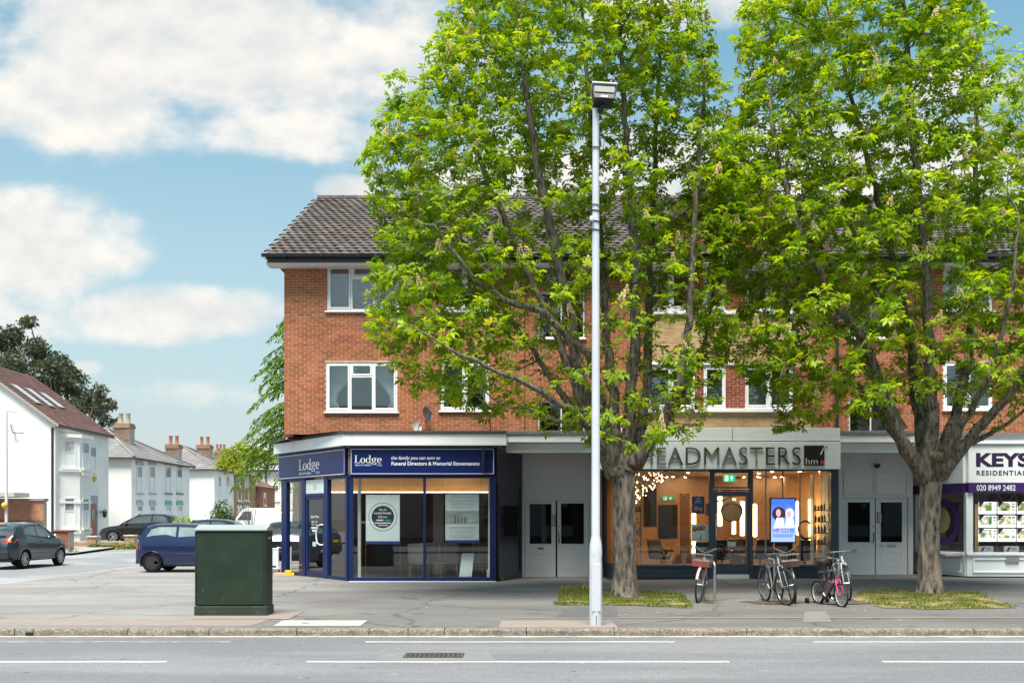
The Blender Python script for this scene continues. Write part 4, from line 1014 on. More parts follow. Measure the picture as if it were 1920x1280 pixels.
desk(-4.0, -2.9, 29.4, 30.0, .98, 'dark reception desk behind the round logo poster', M('desk_dark', (.05, .045, .045), .5)); desk(-2.0, -.4, 29.6, 30.3, .76, 'brown table behind the chairs in the blue shop', M('desk_brown', (.14, .08, .05), .5))
for i, (px, py, w, h) in enumerate(((908, 936, 15, 24), (908, 961, 15, 22))):
    d = 31.55; t = thing('wall_picture', ['upper framed picture on the back wall of the blue shop', 'lower framed picture on the back wall of the blue shop'][i], 'picture', (XP(px, d), d, ZP(py + h / 2, d)))
    mb = MB(); mb.frame(XP(px - w / 2, d), XP(px + w / 2, d), ZP(py + h / 2, d), ZP(py - h / 2, d), .03, d - .03, d + .03); mb.build('frame', M('oak_frame', (.38, .22, .10), .5), t); mb = MB(); mb.box(XP(px - w / 2, d) + .03, XP(px + w / 2, d) - .03, d, d + .01, ZP(py + h / 2, d) + .03, ZP(py - h / 2, d) - .03); mb.build('print', M('picture_print', (.45, .42, .36), .6, var=.5, vscale=6), t)
mb = MB(); mb.box(-2.25, -1.95, 29.2, 29.3, .03, zc); mb.build('partition', M('partition_white', (.40, .36, .33), .7), lodge)
# bits at the foot of the corner
t = thing('door_wedge', 'yellow painted wooden block on the ground by the blue shop corner', 'block', (XP(541, 28.9), 28.9, 0)); mb = MB(); mb.box(-.09, .09, -.07, .07, 0, .16); mb.build('block', M('yellow_paint', (.75, .50, .02), .5, var=.1, vscale=8), t, bevel=.01, local=True); mb = MB(); mb.box(.092, .17, -.06, .06, 0, .09); mb.build('heel', M('yellow_paint', ), t, bevel=.01, local=True)
t = thing('timber_offcut', 'pale timber offcut lying beside the yellow block', 'plank', (XP(526, 28.95), 28.95, 0), R(4)); mb = MB(); mb.box(-.16, .15, -.08, .08, 0, .085); mb.build('plank', M('raw_timber', (.62, .42, .24), .8, var=.15, vscale=6), t, bevel=.008, local=True); mb = MB(); mb.box(.152, .158, -.07, .07, .01, .075); mb.build('end_grain', M('end_grain', (.42, .27, .14), .9), t, local=True)

# ------------------------------------------------------------------ the hair salon
HY = 26.7
def XH(px): return XP(px, HY)
def ZH(py): return ZP(py, HY)
m_slate = M('slate_blue_paint', (.030, .046, .068), .35, var=.08, vscale=2, coat=.2)
m_panel = M('pale_sign_panel', (.80, .83, .80), .4, var=.05, vscale=1.2)
salon = thing('hair_salon', 'hair salon with pale sign, slate blue frames and warm lit interior', 'shop', (5.6, HY, 0))
hx0, hx1 = XH(1163), XH(1572); g0 = .03
for (a, b) in ((1120, 1371), (1372, 1572)):
    mb = MB(); mb.box(XH(a), XH(b) - .006, HY - .16, HY + .1, ZH(827), ZH(803)); mb.build('upper_panel', m_panel, salon, bevel=.006)
mb = MB(); mb.box(hx0 - .6, hx1, HY - .13, HY + .1, ZH(829), ZH(827) - .002); mb.build('shadow_gap', m_black, salon)
mb = MB(); mb.box(hx0 - .6, hx1 - .004, HY - .20, HY + .1, ZH(880), ZH(829) - .002); sg = mb.build('sign_board', m_panel, salon, bevel=.012)
mb = MB(); mb.box(hx0 - .6, hx1, HY + .1, FY - .02, ZH(829), ZH(806)); mb.build('flat_roof', m_grey_flash, salon)
m_mirror = M('polished_steel', (.62, .62, .62), .06, 1.0, var=.02)
sy = HY - .20
def XS(px): return XP(px, sy)
vs, fs = text_mesh('HEADMASTERS', w=XS(1501) - XS(1198), h=ZP(838, sy) - ZP(871.5, sy), bold=-.012)
for (v2, f2) in islands([(p[0] + XS(1198), sy - .035, p[2] + ZP(871.5, sy)) for p in vs], fs):
    mb = MB(); mb.add(v2, f2); so_ = mb.build('letter', m_mirror, sg); sm = so_.modifiers.new('thick', 'SOLIDIFY'); sm.thickness = .03; sm.offset = 0
mb = MB(); mb.box(XS(1507), XS(1545), sy - .05, sy - .002, ZP(872.5, sy), ZP(835, sy)); lg = mb.build('logo_tile', M('black_gloss', (.03, .025, .022), .08, coat=.6), sg, bevel=.004)
mb = MB(); put_text(mb, 'hm', XS(1510), ZP(870, sy), sy - .054, w=XS(1532) - XS(1510), h=.16, bold=-.01); mb.build('logo_lettering', m_ink_white, sg)
mb = MB(); discp(mb, XS(1541), ZP(866.5, sy), .055, sy - .054, 16); mb.build('logo_dot', M('red_dot', (.6, .03, .04), .4), sg)
mb = MB(); mb.poly([(XS(1536), sy - .053, ZP(852, sy)), (XS(1543.5), sy - .053, ZP(838, sy)), (XS(1544.5), sy - .053, ZP(838, sy)), (XS(1539), sy - .053, ZP(852, sy))]); mb.build('logo_stroke', m_ink_white, sg)
mb = MB(); mb.lathe([(.028, -.02), (.028, 0)], 14, Matrix.Translation((XS(1549.5), sy - .01, ZP(838, sy))) @ Matrix.Rotation(R(90), 4, 'X')); mb.build('registered_mark', M('grey_mark', (.25, .25, .24), .5), sg)
zt0, zg0 = ZH(881), ZH(1057)
zpl = ZH(1088)
# plinth boards left and right of the door
for (a, b) in ((hx0, XH(1335)), (XH(1411), hx1 - .005)):
    mb = MB(); mb.box(a, b, HY - .02, HY + .10, -.04, zg0 - .06); pl = mb.build('plinth', m_slate, salon, bevel=.004)
    n = 3
    for i in range(n):
        zz = .10 + i * (zg0 - .24) / n
        mb = MB(); mb.box(a, b, HY - .042, HY - .018, zz, zz + (zg0 - .24) / n - .022); mb.build('board', m_slate, pl, bevel=.006)
    mb = MB(); mb.box(a, b, HY - .07, HY + .10, zg0 - .058, zg0); mb.build('sill', M('slate_sill', (.07, .09, .115), .4), pl, bevel=.008)
posts(Matrix.Identity(4), [(hx0 - .03, hx0 + .07), (XH(1329.5), XH(1336.5)), (XH(1405), XH(1411.5)), (XH(1557), hx1 - .004)], -.02, zt0, salon, m_slate, y0=HY - .05, y1=HY + .08)
mb = MB(); mb.box(hx0, hx1 - .01, HY - .03, HY + .08, zt0 - .03, zt0 + .02); mb.build('head_rail', m_slate, salon)
pn = Matrix.Identity(4)
def spane(a, b, z0, z1, par=salon): MB().box(a, b, HY + .01, HY + .02, z0, z1).build('pane', m_shop_glass, par)
spane(hx0 + .07, XH(1329.5), zg0, zt0 - .03); spane(XH(1411.5), XH(1436), zg0, zt0 - .03); spane(XH(1436.6), XH(1499.5), zg0, zt0 - .03); spane(XH(1500.2), XH(1557), zg0, zt0 - .03)
for px in (1436, 1500): mb = MB(); mb.box(XH(px) - .016, XH(px) + .016, HY - .004, HY + .03, zg0, zt0 - .03); mb.build('glass_joint', M('joint_grey', (.20, .20, .18), .4), salon)
# salon door
mb = MB(); mb.frame(XH(1336.5), XH(1405), ZH(915.5), zt0 - .032, .045, HY - .02, HY + .04); tr = mb.build('transom', m_slate, salon, bevel=.004); spane(XH(1340), XH(1402), ZH(914), ZH(886), tr)
mb = MB(); mb.box(XH(1336.5), XH(1405), HY - .03, HY + .05, ZH(920.5), ZH(917.5)); mb.build('transom_bar', m_slate, salon)
mb = MB(); z0 = .05; x0, x1 = XH(1337), XH(1404.5)
mb.box(x0, XH(1344), HY - .02, HY + .04, z0, ZH(921)); mb.box(XH(1399), x1, HY - .02, HY + .04, z0, ZH(921)); mb.box(XH(1344), XH(1399), HY - .02, HY + .04, ZH(930), ZH(921)); mb.box(XH(1344), XH(1399), HY - .02, HY + .04, z0, ZH(1056)); dr = mb.build('door', m_slate, salon, bevel=.005)
spane(XH(1344), XH(1399), ZH(1056), ZH(930), dr)
mb = MB(); mb.box(XH(1343), x1, HY - .028, HY - .021, z0 + .005, ZH(1076)); mb.build('kick_plate', M('white_kick_plate', (.66, .66, .65), .4, .1), dr)
mb = MB(); xx = XH(1341.5); mb.tube([(xx, HY - .02, ZH(1012)), (xx, HY - .07, ZH(1011)), (xx, HY - .07, ZH(963)), (xx, HY - .02, ZH(962))], .012, 8); mb.build('door_handle', M('steel_bar', (.6, .6, .6), .25, .9), dr, smooth=True)
st = MB(); st.box(x0 - .1, x1 + .1, HY - .12, HY + .1, -.05, .045); st.build('doorstep', M('step_pale', (.36, .33, .30), .9), salon)
# left return
E_, F_ = (XP(1130, FY), FY), (hx0, HY); TE, LE = face_T(E_, F_)
mb = MB(TE); mb.box(0, LE - .04, -.0, .06, -.03, zg0 - .06); mb.build('return_plinth', m_slate, salon); mb = MB(TE); mb.box(0, LE - .04, -.02, .06, zg0 - .058, zg0); mb.build('return_sill', m_slate, salon)
mb = MB(TE); mb.box(0, .2, -.02, .06, zg0, zt0 + .6); mb.box(LE - .10, LE - .04, -.02, .06, zg0, zt0); mb.build('return_posts', m_slate, salon); MB(TE).box(.2, LE - .1, .01, .02, zg0, zt0).build('pane', m_shop_glass, salon)
mb = MB(TE); mb.box(.2, LE - .1, .02, .06, zt0, zt0 + .6); mb.build('return_head', m_panel, salon)
# right end wall of the salon
mb = MB(); mb.box(hx1 - .006, hx1 + .03, HY + .02, FY + .02, -.03, ZH(829)); mb.build('end_wall', M('end_wall_grey', (.45, .45, .45), .7), salon)
# room
m_salon_wall = M('amber_wall', (.50, .28, .125), .75, var=.25, vscale=.8); m_salon_floor = M('salon_floor', (.045, .035, .03), .35, var=.2, vscale=3)
sb = 32.4
mb = MB(); mb.box(2.5, hx1 - .01, HY + .08, sb, .02, .045); mb.build('shop_floor', m_salon_floor, salon)
mb = MB(); mb.box(2.45, hx1, sb, sb + .08, 0, 3.2); mb.box(2.42, 2.46, FY + .1, sb, 0, 3.2); mb.box(hx1 - .012, hx1 + .02, FY + .03, sb, 0, 3.2); mb.build('shop_wall', m_salon_wall, salon)
mb = MB(); mb.box(2.45, hx1 - .02, HY + .1, sb, zt0 + .05, zt0 + .10); mb.build('ceiling', M('salon_ceiling', (.62, .44, .28), .8), salon)
m_warm = emit('warm_tube', (1.0, .66, .28), 10.0)
def xz(px, py, d): return XP(px, d), ZP(py, d)
def light_tube(px, py0, py1, d, label, w=.05):
    x, z1 = xz(px, py0, d); z0 = ZP(py1, d); t = thing('light_tube', label, 'lamp', (x, d, z0)); mb = MB(); mb.box(x - w / 2, x + w / 2, d - .02, d + .0, z0, z1); mb.build('tube', m_warm, t); mb = MB(); mb.box(x - w / 2 - .04, x + w / 2 + .04, d + .002, d + .05, z0 - .03, z1 + .03); mb.build('backing', M('tube_backing', (.5, .35, .2), .6), t)
light_tube(1301, 962, 1052, 29.0, 'glowing upright light strip left of the salon door', .08); light_tube(1350, 930, 985, 31.8, 'glowing upright light strip behind the salon door glass', .10); light_tube(1392, 940, 1003, 30.5, 'glowing upright light strip at the right of the salon door glass', .09)
light_tube(1415, 945, 1005, 30.0, 'glowing upright light strip right of the salon door', .10); light_tube(1494, 940, 1002, 29.5, 'glowing upright light strip beside the lit screen', .07); light_tube(1519.5, 936, 1042, 28.6, 'tall glowing light strip left of the product shelves', .07)
light_tube(1376, 935, 1000, 32.0, 'faint light strip on the back wall behind the hood dryer', .08)
# ceiling spots
sp = [(1290, 885), (1262, 893), (1250, 905), (1423, 886), (1421, 893), (1424, 900), (1447, 883), (1466, 901), (1474, 899), (1484, 897), (1453, 903), (1500, 883), (1538, 883), (1503, 895), (1395, 903), (1285, 896)]
for i, (px, py) in enumerate(sp):
    z = zt0 + .045; d = min(max(1920 * (z - CAMH) / (970 - py), HY + .25), sb - .3); x = XP(px, d)
    t = thing('spotlight', 'small salon ceiling spotlight, %s from the left' % ORD[sorted(q[0] for q in sp).index(px)], 'ceiling light', (x, d, z), group='salon ceiling spotlights'); mb = MB(); mb.lathe([(.055, -.012), (.055, .003)], 12, Matrix.Translation((x, d, z - .0))); mb.build('bezel', m_white, t); mb = MB(); mb.lathe([(.04, -.005), (.04, .0)], 12, Matrix.Translation((x, d, z - .013))); mb.build('lens', m_down, t)
lamp_d = bpy.data.lights.new('salon_fill', 'AREA'); lamp_d.shape = 'RECTANGLE'; lamp_d.size = 4.6; lamp_d.size_y = 3.6; lamp_d.energy = 44; lamp_d.color = (1.0, .68, .36)  # added warm fill light below the ceiling, with no fitting of its own
lo = bpy.data.objects.new('salon_fill', lamp_d); COL.objects.link(lo); lo.location = (5.5, 29.6, zt0 - .02); lo.parent = None
# dark openings on the back wall
mb = MB(); d = sb - .01; mb.box(XP(1207, d), XP(1231, d), d - .03, d, ZP(986, d), ZP(915, d)); mb.build('dark_doorway', M('black_opening', (.012, .011, .012), .7), salon); mb = MB(); mb.box(XP(1234, d), XP(1270, d), d - .03, d, ZP(1008, d), ZP(946, d)); mb.build('dark_doorway', M('black_opening',), salon)
mb = MB(); mb.box(XP(1275, 31), XP(1292, 31), 30.9, 31.0, .05, ZP(925, 31)); mb.build('brown_pillar', M('brown_pillar', (.17, .08, .04), .6), salon)
# exit signs
def exit_sign(px0, px1, py0, py1, d, label, glow):
    x0, x1, z0, z1 = XP(px0, d), XP(px1, d), ZP(py1, d), ZP(py0, d); t = thing('exit_sign', label, 'exit sign', (x0, d, z0)); w = x1 - x0; h = z1 - z0
    mb = MB(); mb.box(x0, x1, d, d + .03, z0, z1); mb.build('panel', emit('exit_green_%d' % int(glow * 10), (.0, .30, .12), glow), t, bevel=.006)
    mb = MB(); y = d - .003; c = x0 + w * .70
    mb.poly([(c - w * .03, y, z0 + h * .15), (c + w * .03, y, z0 + h * .15), (c + w * .03, y, z0 + h * .58), (c - w * .03, y, z0 + h * .58)]); mb.poly([(c - w * .13, y, z0 + h * .52), (c + w * .13, y, z0 + h * .52), (c, y, z0 + h * .88)])
    a = x0 + w * .14; mb.frame(a, a + w * .26, z0 + h * .12, z0 + h * .88, w * .03, y - .001, y)
    # running figure in the doorway
    mb.add([(a + w * .10, y, z0 + h * .35), (a + w * .17, y, z0 + h * .35), (a + w * .20, y, z0 + h * .66), (a + w * .12, y, z0 + h * .66)], [(0, 1, 2, 3)]); mb.add([(a + w * .04, y, z0 + h * .16), (a + w * .08, y, z0 + h * .16), (a + w * .15, y, z0 + h * .37), (a + w * .10, y, z0 + h * .37)], [(0, 1, 2, 3)]); mb.add([(a + w * .18, y, z0 + h * .16), (a + w * .22, y, z0 + h * .2), (a + w * .17, y, z0 + h * .37), (a + w * .13, y, z0 + h * .37)], [(0, 1, 2, 3)]); discp(mb, a + w * .18, z0 + h * .75, h * .08, y, 10)
    mb.build('pictogram', emit('exit_white_%d' % int(glow * 10), (.75, .85, .8), glow), t)
exit_sign(1356.5, 1378.5, 889.5, 902.5, HY + .12, 'green exit sign with arrow above the salon door', .9); exit_sign(1241, 1264, 930, 938, sb - .06, 'dim exit sign above the dark doorway inside the salon', .25)
# hanging lights like a cloud of small bulbs
t = thing('bulb_cluster', 'hanging cluster of small round warm bulbs at the left of the salon window', 'light cluster', (XP(1215, 28.0), 28.0, zt0))
rnd = random.Random(5); bm_ = MB(); bm_.ball((0, 0, 0), .017, 8, 6); bme = bm_.mesh('bulb'); bme.materials.append(emit('bulb_glow', (1.0, .78, .42), 2.2)); wires = MB(); tl = root_loc(t)
for i in range(84):
    u = rnd.random() ** 1.3; px = 1192 + u * 52; py = 886 + rnd.random() * (58 * (1 - u * .75)); d = rnd.uniform(27.4, 28.6); p = W(px, py, d)
    linked('bulb', bme, t, p - tl); wires.tube([p, Vector((p.x, p.y, zt0 + .05))], .002, 3, caps=False)
wires.build('wires', M('fine_wire', (.25, .2, .15), .5), t)
# posters and screen in the salon window
def flat_poster(name, px0, px1, py0, py1, d, label, mat, cat='poster'):
    x0, x1, z0, z1 = XP(px0, d), XP(px1, d), ZP(py1, d), ZP(py0, d); t = thing(name, label, cat, (x0, d, z0)); mb = MB(); mb.box(x0, x1, d, d + .006, z0, z1); mb.build('sheet', mat, t); return t, x0, x1, z0, z1
d = HY + .06
t, x0, x1, z0, z1 = flat_poster('window_poster', 1297.5, 1321, 930, 962.5, d, 'dark blue poster in the salon window left of the door', M('poster_blue', (.02, .06, .17), .5, var=.25, vscale=5))
mb = MB(); w, h = x1 - x0, z1 - z0; mb.box(x0 + w * .25, x1 - w * .3, d - .003, d - .001, z0 + h * .86, z0 + h * .89); mb.box(x0 + w * .3, x1 - w * .3, d - .003, d - .001, z0 + h * .72, z0 + h * .76); mb.box(x0 + w * .2, x1 - w * .2, d - .003, d - .001, z0 + h * .63, z0 + h * .655); mb.build('print', M('poster_pale_ink', (.5, .55, .6), .6), t)
mb = MB(); discp(mb, x0 + w * .34, z0 + h * .30, w * .19, d - .003, 14); discp(mb, x0 + w * .70, z0 + h * .28, w * .16, d - .003, 14); mb.build('print_shapes', M('poster_copper', (.45, .22, .12), .6, var=.4, vscale=14), t)
def hair_head(hair, skin, x, z, r, y, long=1.0):
    hair.poly([(x + r * 1.25 * math.cos(a) * (1 if math.sin(a) > 0 else 1.15), y, z + r * (1.3 if math.sin(a) > 0 else 1.5 * long) * math.sin(a)) for a in [2 * PI * i / 18 for i in range(18)]])
    skin.poly([(x + r * .68 * math.cos(2 * PI * i / 14), y - .0015, z + r * .98 * math.sin(2 * PI * i / 14)) for i in range(14)])
t, x0, x1, z0, z1 = flat_poster('window_poster', 1297, 1322, 982, 1014.5, d, 'white poster of three people with long hair in the salon window', M('poster_pale', (.60, .68, .68), .6)); w, h = x1 - x0, z1 - z0
hr, sk_, cl = MB(), MB(), MB()
for q, zz in ((.22, .74), (.56, .78), (.82, .82)):
    hair_head(hr, sk_, x0 + w * q, z0 + h * zz, w * .125, d - .002, 1.2); cl.poly([(x0 + w * (q - .19), d - .003, z0 + h * .12), (x0 + w * (q + .17), d - .003, z0 + h * .12), (x0 + w * (q + .13), d - .003, z0 + h * (zz - .20)), (x0 + w * (q - .14), d - .003, z0 + h * (zz - .20))])
hr.build('print_hair', M('print_hair', (.06, .035, .025), .7), t); sk_.build('print_skin', M('print_skin', (.50, .30, .22), .7), t); cl.build('print_clothes', M('print_clothes', (.68, .72, .74), .7, var=.1, vscale=14), t)
flat_poster('window_poster', 1322.6, 1330, 984, 1013, d, 'plain pale green sheet beside the three-person poster', M('poster_mint', (.48, .64, .58), .6))
t, x0, x1, z0, z1 = flat_poster('window_sign', 1303, 1330, 1016, 1045, d, 'black notice below the three-person poster', M('poster_black', (.012, .012, .015), .4), 'sign'); mb = MB(); mb.box(x0 + .10, x1 - .12, d - .003, d - .001, z1 - .17, z1 - .145); mb.box(x0 + .13, x1 - .15, d - .003, d - .001, z1 - .23, z1 - .21); mb.build('print', M('poster_pale_ink'), t)
flat_poster('window_poster', 1322.8, 1330, 943, 966, d, 'small brown poster beside the dark blue poster', M('poster_brown', (.22, .09, .05), .6, var=.3, vscale=12))
flat_poster('door_card', 1364, 1380, 1015, 1024, HY + .06, 'small white card on the salon door glass', M('card_white', (.72, .74, .74), .6), 'card')
d = HY + .22; x0, x1, z0, z1 = XP(1443.5, d), XP(1493, d), ZP(1017.5, d), ZP(932.5, d)
t = thing('advert_screen', 'bright blue upright video screen reading VIP CLUB in the salon window', 'screen', (x0, d, z0))
mb = MB(); mb.box(x0, x1, d, d + .06, z0, z1); mb.build('casing', m_black, t, bevel=.008)
e = .035
def grad_emit(name, zlo, zhi, c0, c1, c2, strength):
    mt = bpy.data.materials.new(name); mt.use_nodes = True; nt = mt.node_tree; N = nt.nodes; L = nt.links; b = N['Principled BSDF']
    g = N.new('ShaderNodeNewGeometry'); s = N.new('ShaderNodeSeparateXYZ'); L.new(g.outputs['Position'], s.inputs[0]); mr = N.new('ShaderNodeMapRange'); L.new(s.outputs[2], mr.inputs['Value']); mr.inputs['From Min'].default_value = zlo; mr.inputs['From Max'].default_value = zhi
    no = N.new('ShaderNodeTexNoise'); no.inputs['Scale'].default_value = 5; no.inputs['Detail'].default_value = 3; ad = N.new('ShaderNodeMath'); ad.operation = 'MULTIPLY_ADD'; L.new(no.outputs['Fac'], ad.inputs[0]); ad.inputs[1].default_value = .3; L.new(mr.outputs[0], ad.inputs[2])
    rp = N.new('ShaderNodeValToRGB'); rp.color_ramp.elements[0].color = (*c0, 1); rp.color_ramp.elements[0].position = .15; rp.color_ramp.elements[1].color = (*c2, 1); rp.color_ramp.elements[1].position = 1.1; el = rp.color_ramp.elements.new(.6); el.color = (*c1, 1); L.new(ad.outputs[0], rp.inputs[0])
    L.new(rp.outputs[0], b.inputs['Emission Color']); b.inputs['Emission Strength'].default_value = strength; b.inputs['Base Color'].default_value = (.01, .01, .02, 1); return mt
mb = MB(); mb.box(x0 + e, x1 - e, d - .004, d - .001, z0 + e, z1 - e); mb.build('display', grad_emit('screen_blue', z0, z1, (.30, .42, .95), (.20, .32, .85), (.04, .12, .62), .8), t)
w, h = x1 - x0, z1 - z0; y = d - .007
hr, sk_, cl, hl = MB(), MB(), MB(), MB()
cl.poly([(x0 + w * .14, y - .001, z0 + h * .32), (x0 + w * .56, y - .001, z0 + h * .32), (x0 + w * .50, y - .001, z0 + h * .56), (x0 + w * .26, y - .001, z0 + h * .56)]); cl.poly([(x0 + w * .58, y - .001, z0 + h * .34), (x0 + w * .93, y - .001, z0 + h * .34), (x0 + w * .88, y - .001, z0 + h * .54), (x0 + w * .62, y - .001, z0 + h * .54)])
hr.poly([(x0 + w * (.34 + .26 * math.cos(a)), y, z0 + h * (.64 + (.16 if math.sin(a) > 0 else .14) * math.sin(a))) for a in [2 * PI * i / 20 for i in range(20)]]); sk_.poly([(x0 + w * (.32 + .095 * math.cos(a)), y - .002, z0 + h * (.665 + .085 * math.sin(a))) for a in [2 * PI * i / 16 for i in range(16)]])
hl.poly([(x0 + w * (.75 + .17 * math.cos(a)), y, z0 + h * (.64 + (.13 if math.sin(a) > 0 else .11) * math.sin(a))) for a in [2 * PI * i / 20 for i in range(20)]]); sk_.poly([(x0 + w * (.72 + .085 * math.cos(a)), y - .002, z0 + h * (.635 + .075 * math.sin(a))) for a in [2 * PI * i / 16 for i in range(16)]])
hr.build('display_dark_hair', emit('scr_hair', (.035, .02, .03), .5), t); hl.build('display_fair_hair', emit('scr_fair', (.62, .55, .72), .8), t); sk_.build('display_faces', emit('scr_skin', (.62, .34, .38), .7), t); cl.build('display_clothes', emit('scr_white', (.62, .70, .98), .95), t)
mb = MB(); put_text(mb, 'VIP CLUB', x0 + w * .09, z0 + h * .235, y - .003, w=w * .82, h=h * .085); mb.box(x0 + w * .12, x0 + w * .88, y - .003, y - .002, z0 + h * .175, z0 + h * .19); mb.box(x0 + w * .12, x0 + w * .85, y - .003, y - .002, z0 + h * .135, z0 + h * .15); mb.build('display_lettering', M('screen_ink', (.03, .03, .09), .6), t)
mb = MB(); mb.box(x0 + w * .2, x0 + w * .6, y - .0035, y - .0025, z0 + h * .32, z0 + h * .335); mb.build('display_red_line', emit('scr_red', (.75, .12, .16), .6), t)
mb = MB(); cxs = (x0 + x1) / 2; mb.tube([(cxs, d + .03, z1), (cxs, d + .03, zt0 + .06)], .015, 8); mb.build('hanger', m_black, t)
# product shelves at the right
def shelves(pxa, pxb, d, shelf_y, label, cols, seed):
    x0, x1 = XP(pxa, d), XP(pxb, d); t = thing('product_shelves', label, 'shelf', (x0, d, .046)); rnd = random.Random(seed)
    for xx in (x0, x1): mb = MB(); mb.box(xx - .012, xx + .012, d, d + .26, .05, zt0 - .1); mb.build('upright', M('shelf_glassy', (.35, .40, .36), .3), t)
    for i, py in enumerate(shelf_y):
        z = ZP(py, d); mb = MB(); mb.box(x0 + .013, x1 - .013, d, d + .26, z - .018, z); mb.build('shelf', M('shelf_board', (.16, .15, .14), .4), t)
        x = x0 + .04; nb = 0
        while x < x1 - .07:
            c = rnd.choice(cols[i]); wd = rnd.uniform(.045, .075); hh = rnd.uniform(.13, .22)
            b = thing('bottle', '%s bottle, %s on the %s shelf %s' % (c[0], ORD[nb], ORD[i], 'at the right end of the salon' if pxa > 1400 else 'behind the tree trunk'), 'bottle', (x + wd / 2, d + .08, z), group='products on the salon shelves')
            mb = MB()
            mb.lathe([(wd * .48, 0), (wd * .5, .01), (wd * .5, hh * .72), (wd * .3, hh * .82), (wd * .18, hh * .84)], 10); mb.build('body', M('prod_%s' % c[0], c[1], .35), b, smooth=True, local=True)
            mb = MB(); mb.lathe([(wd * .22, hh * .842), (wd * .22, hh), (wd * .15, hh * 1.02)], 8); mb.build('cap', M('prod_cap_%d' % (i % 2), (.03, .03, .03) if i % 2 else (.6, .6, .58), .4), b, local=True)
            x += wd + .015; nb += 1
TEAL, WHT, ORG, PUR, GRN, GRY = ('teal', (.08, .38, .42)), ('white', (.66, .68, .66)), ('orange', (.50, .22, .08)), ('plum', (.15, .09, .16)), ('green', (.05, .25, .12)), ('grey', (.30, .30, .33))
shelves(1525.5, 1554, 27.0, (956, 977.5, 998.5, 1020, 1044), 'glass shelves of bottles at the right end of the salon window', ([ORG], [TEAL, WHT, GRN], [GRY, PUR, WHT], [PUR, GRY], [WHT]), 3)
shelves(1180, 1203, 27.2, (958, 980, 1001, 1023), 'glass shelves of bottles behind the tree trunk', ([GRN, ORG], [TEAL, WHT], [WHT, GRY], [TEAL, WHT]), 4)
# salon furniture
m_leather = M('black_leather', (.018, .017, .018), .4, var=.1); m_chrome = M('chrome', (.6, .6, .6), .15, 1.0)
def styling_chair(px, d, rz, label):
    t = thing('styling_chair', label, 'chair', (XP(px, d), d, .046), rz)
    mb = MB(); mb.lathe([(.26, 0), (.26, .02), (.06, .05), (.035, .06), (.035, .40)], 18); mb.build('base', m_chrome, t, smooth=True, local=True)
    mb = MB(); mb.box(-.26, .26, -.26, .24, .40, .52); mb.build('seat', m_leather, t, bevel=.04, local=True); mb = MB(); mb.prism([(-.26, .20, .48), (.26, .20, .48), (.24, .32, .98), (-.24, .32, .98)], (0, .08, 0)); mb.build('backrest', m_leather, t, bevel=.03, local=True)
    for sx in (-1, 1): mb = MB(); mb.box(sx * .29 - .03, sx * .29 + .03, -.2, .24, .62, .68); mb.box(sx * .29 - .02, sx * .29 + .02, .1, .2, .45, .62); mb.build('armrest', m_leather, t, bevel=.015, local=True)
styling_chair(1352, 29.0, R(160), 'black styling chair seen through the salon door'); styling_chair(1392, 30.2, R(20), 'black styling chair at the right behind the salon door'); styling_chair(1425, 29.6, R(190), 'black styling chair left of the lit screen'); styling_chair(1508, 28.8, R(180), 'black styling chair right of the lit screen'); styling_chair(1240, 29.5, R(30), 'black styling chair deep in the left of the salon'); styling_chair(1466, 29.4, R(175), 'black styling chair below the lit screen')
# tan tub chair
t = thing('tub_chair', 'low tan leather tub chair in the salon window', 'chair', (XP(1283, 27.4), 27.4, .046), R(-20)); mb = MB(); n = 14; vs, fs = [], []
for j, (rr, zz) in enumerate(((.24, .12), (.33, .24), (.37, .42), (.38, .62))):
    for i in range(n + 1):
        a = R(-35 + 250 * i / n); q = 1 - .5 * (abs(i / n - .5) * 2) ** 3; vs.append((rr * math.cos(a), rr * math.sin(a), .12 + (zz - .12) * q))
for j in range(3):
    for i in range(n): fs.append((j * (n + 1) + i, j * (n + 1) + i + 1, (j + 1) * (n + 1) + i + 1, (j + 1) * (n + 1) + i))
mb.add(vs, fs); m_tan = M('tan_leather', (.36, .13, .05), .45, var=.12, vscale=6); o = mb.build('shell', m_tan, t, smooth=80, local=True); sm = o.modifiers.new('thick', 'SOLIDIFY'); sm.thickness = .045
mb = MB(); mb.lathe([(.0, .10), (.27, .12), (.29, .22), (.27, .28), (.001, .30)], 18); mb.build('seat', m_tan, t, smooth=True, local=True)
for a in range(4): mb = MB(); b = R(45 + 90 * a); mb.tube([(.18 * math.cos(b), .18 * math.sin(b), .12), (.24 * math.cos(b), .24 * math.sin(b), 0)], .014, 6); mb.build('leg', m_black, t, local=True)
# hood dryer and trolley behind the door
x, z = xz(1372, 957, 29.3); t = thing('hood_dryer', 'round hood dryer on a jointed arm seen through the salon door', 'hair dryer', (XP(1352, 29.3), 29.3, z + .35))
mb = MB(); Mx = Matrix.Translation((x, 29.3, z)) @ Matrix.Rotation(R(25), 4, 'Y') @ Matrix.Rotation(R(-62), 4, 'X'); mb.lathe([(.30, -.12), (.32, .0), (.29, .14), (.18, .25), (.05, .29)], 22, Mx); o = mb.build('hood', m_black, t, smooth=True)
mb = MB(); mb.lathe([(.27, -.125), (.24, .05), (.10, .18)], 22, Mx); mb.build('lining', M('hood_lining', (.5, .4, .28), .4), t, smooth=True)
mb = MB(); mb.tube([(x - .02, 29.3, z + .28), (x - .02, 29.3, z + .40), (x - .25, 29.3, z + .30), (x - .42, 29.3, z + .27)], .025, 8); mb.build('arm', m_black, t, smooth=True)
desk(XP(1372, 30.6), XP(1402, 30.6), 30.6, 31.1, .98, 'black dressing table at the right behind the salon door', m_black, 'dressing_table')
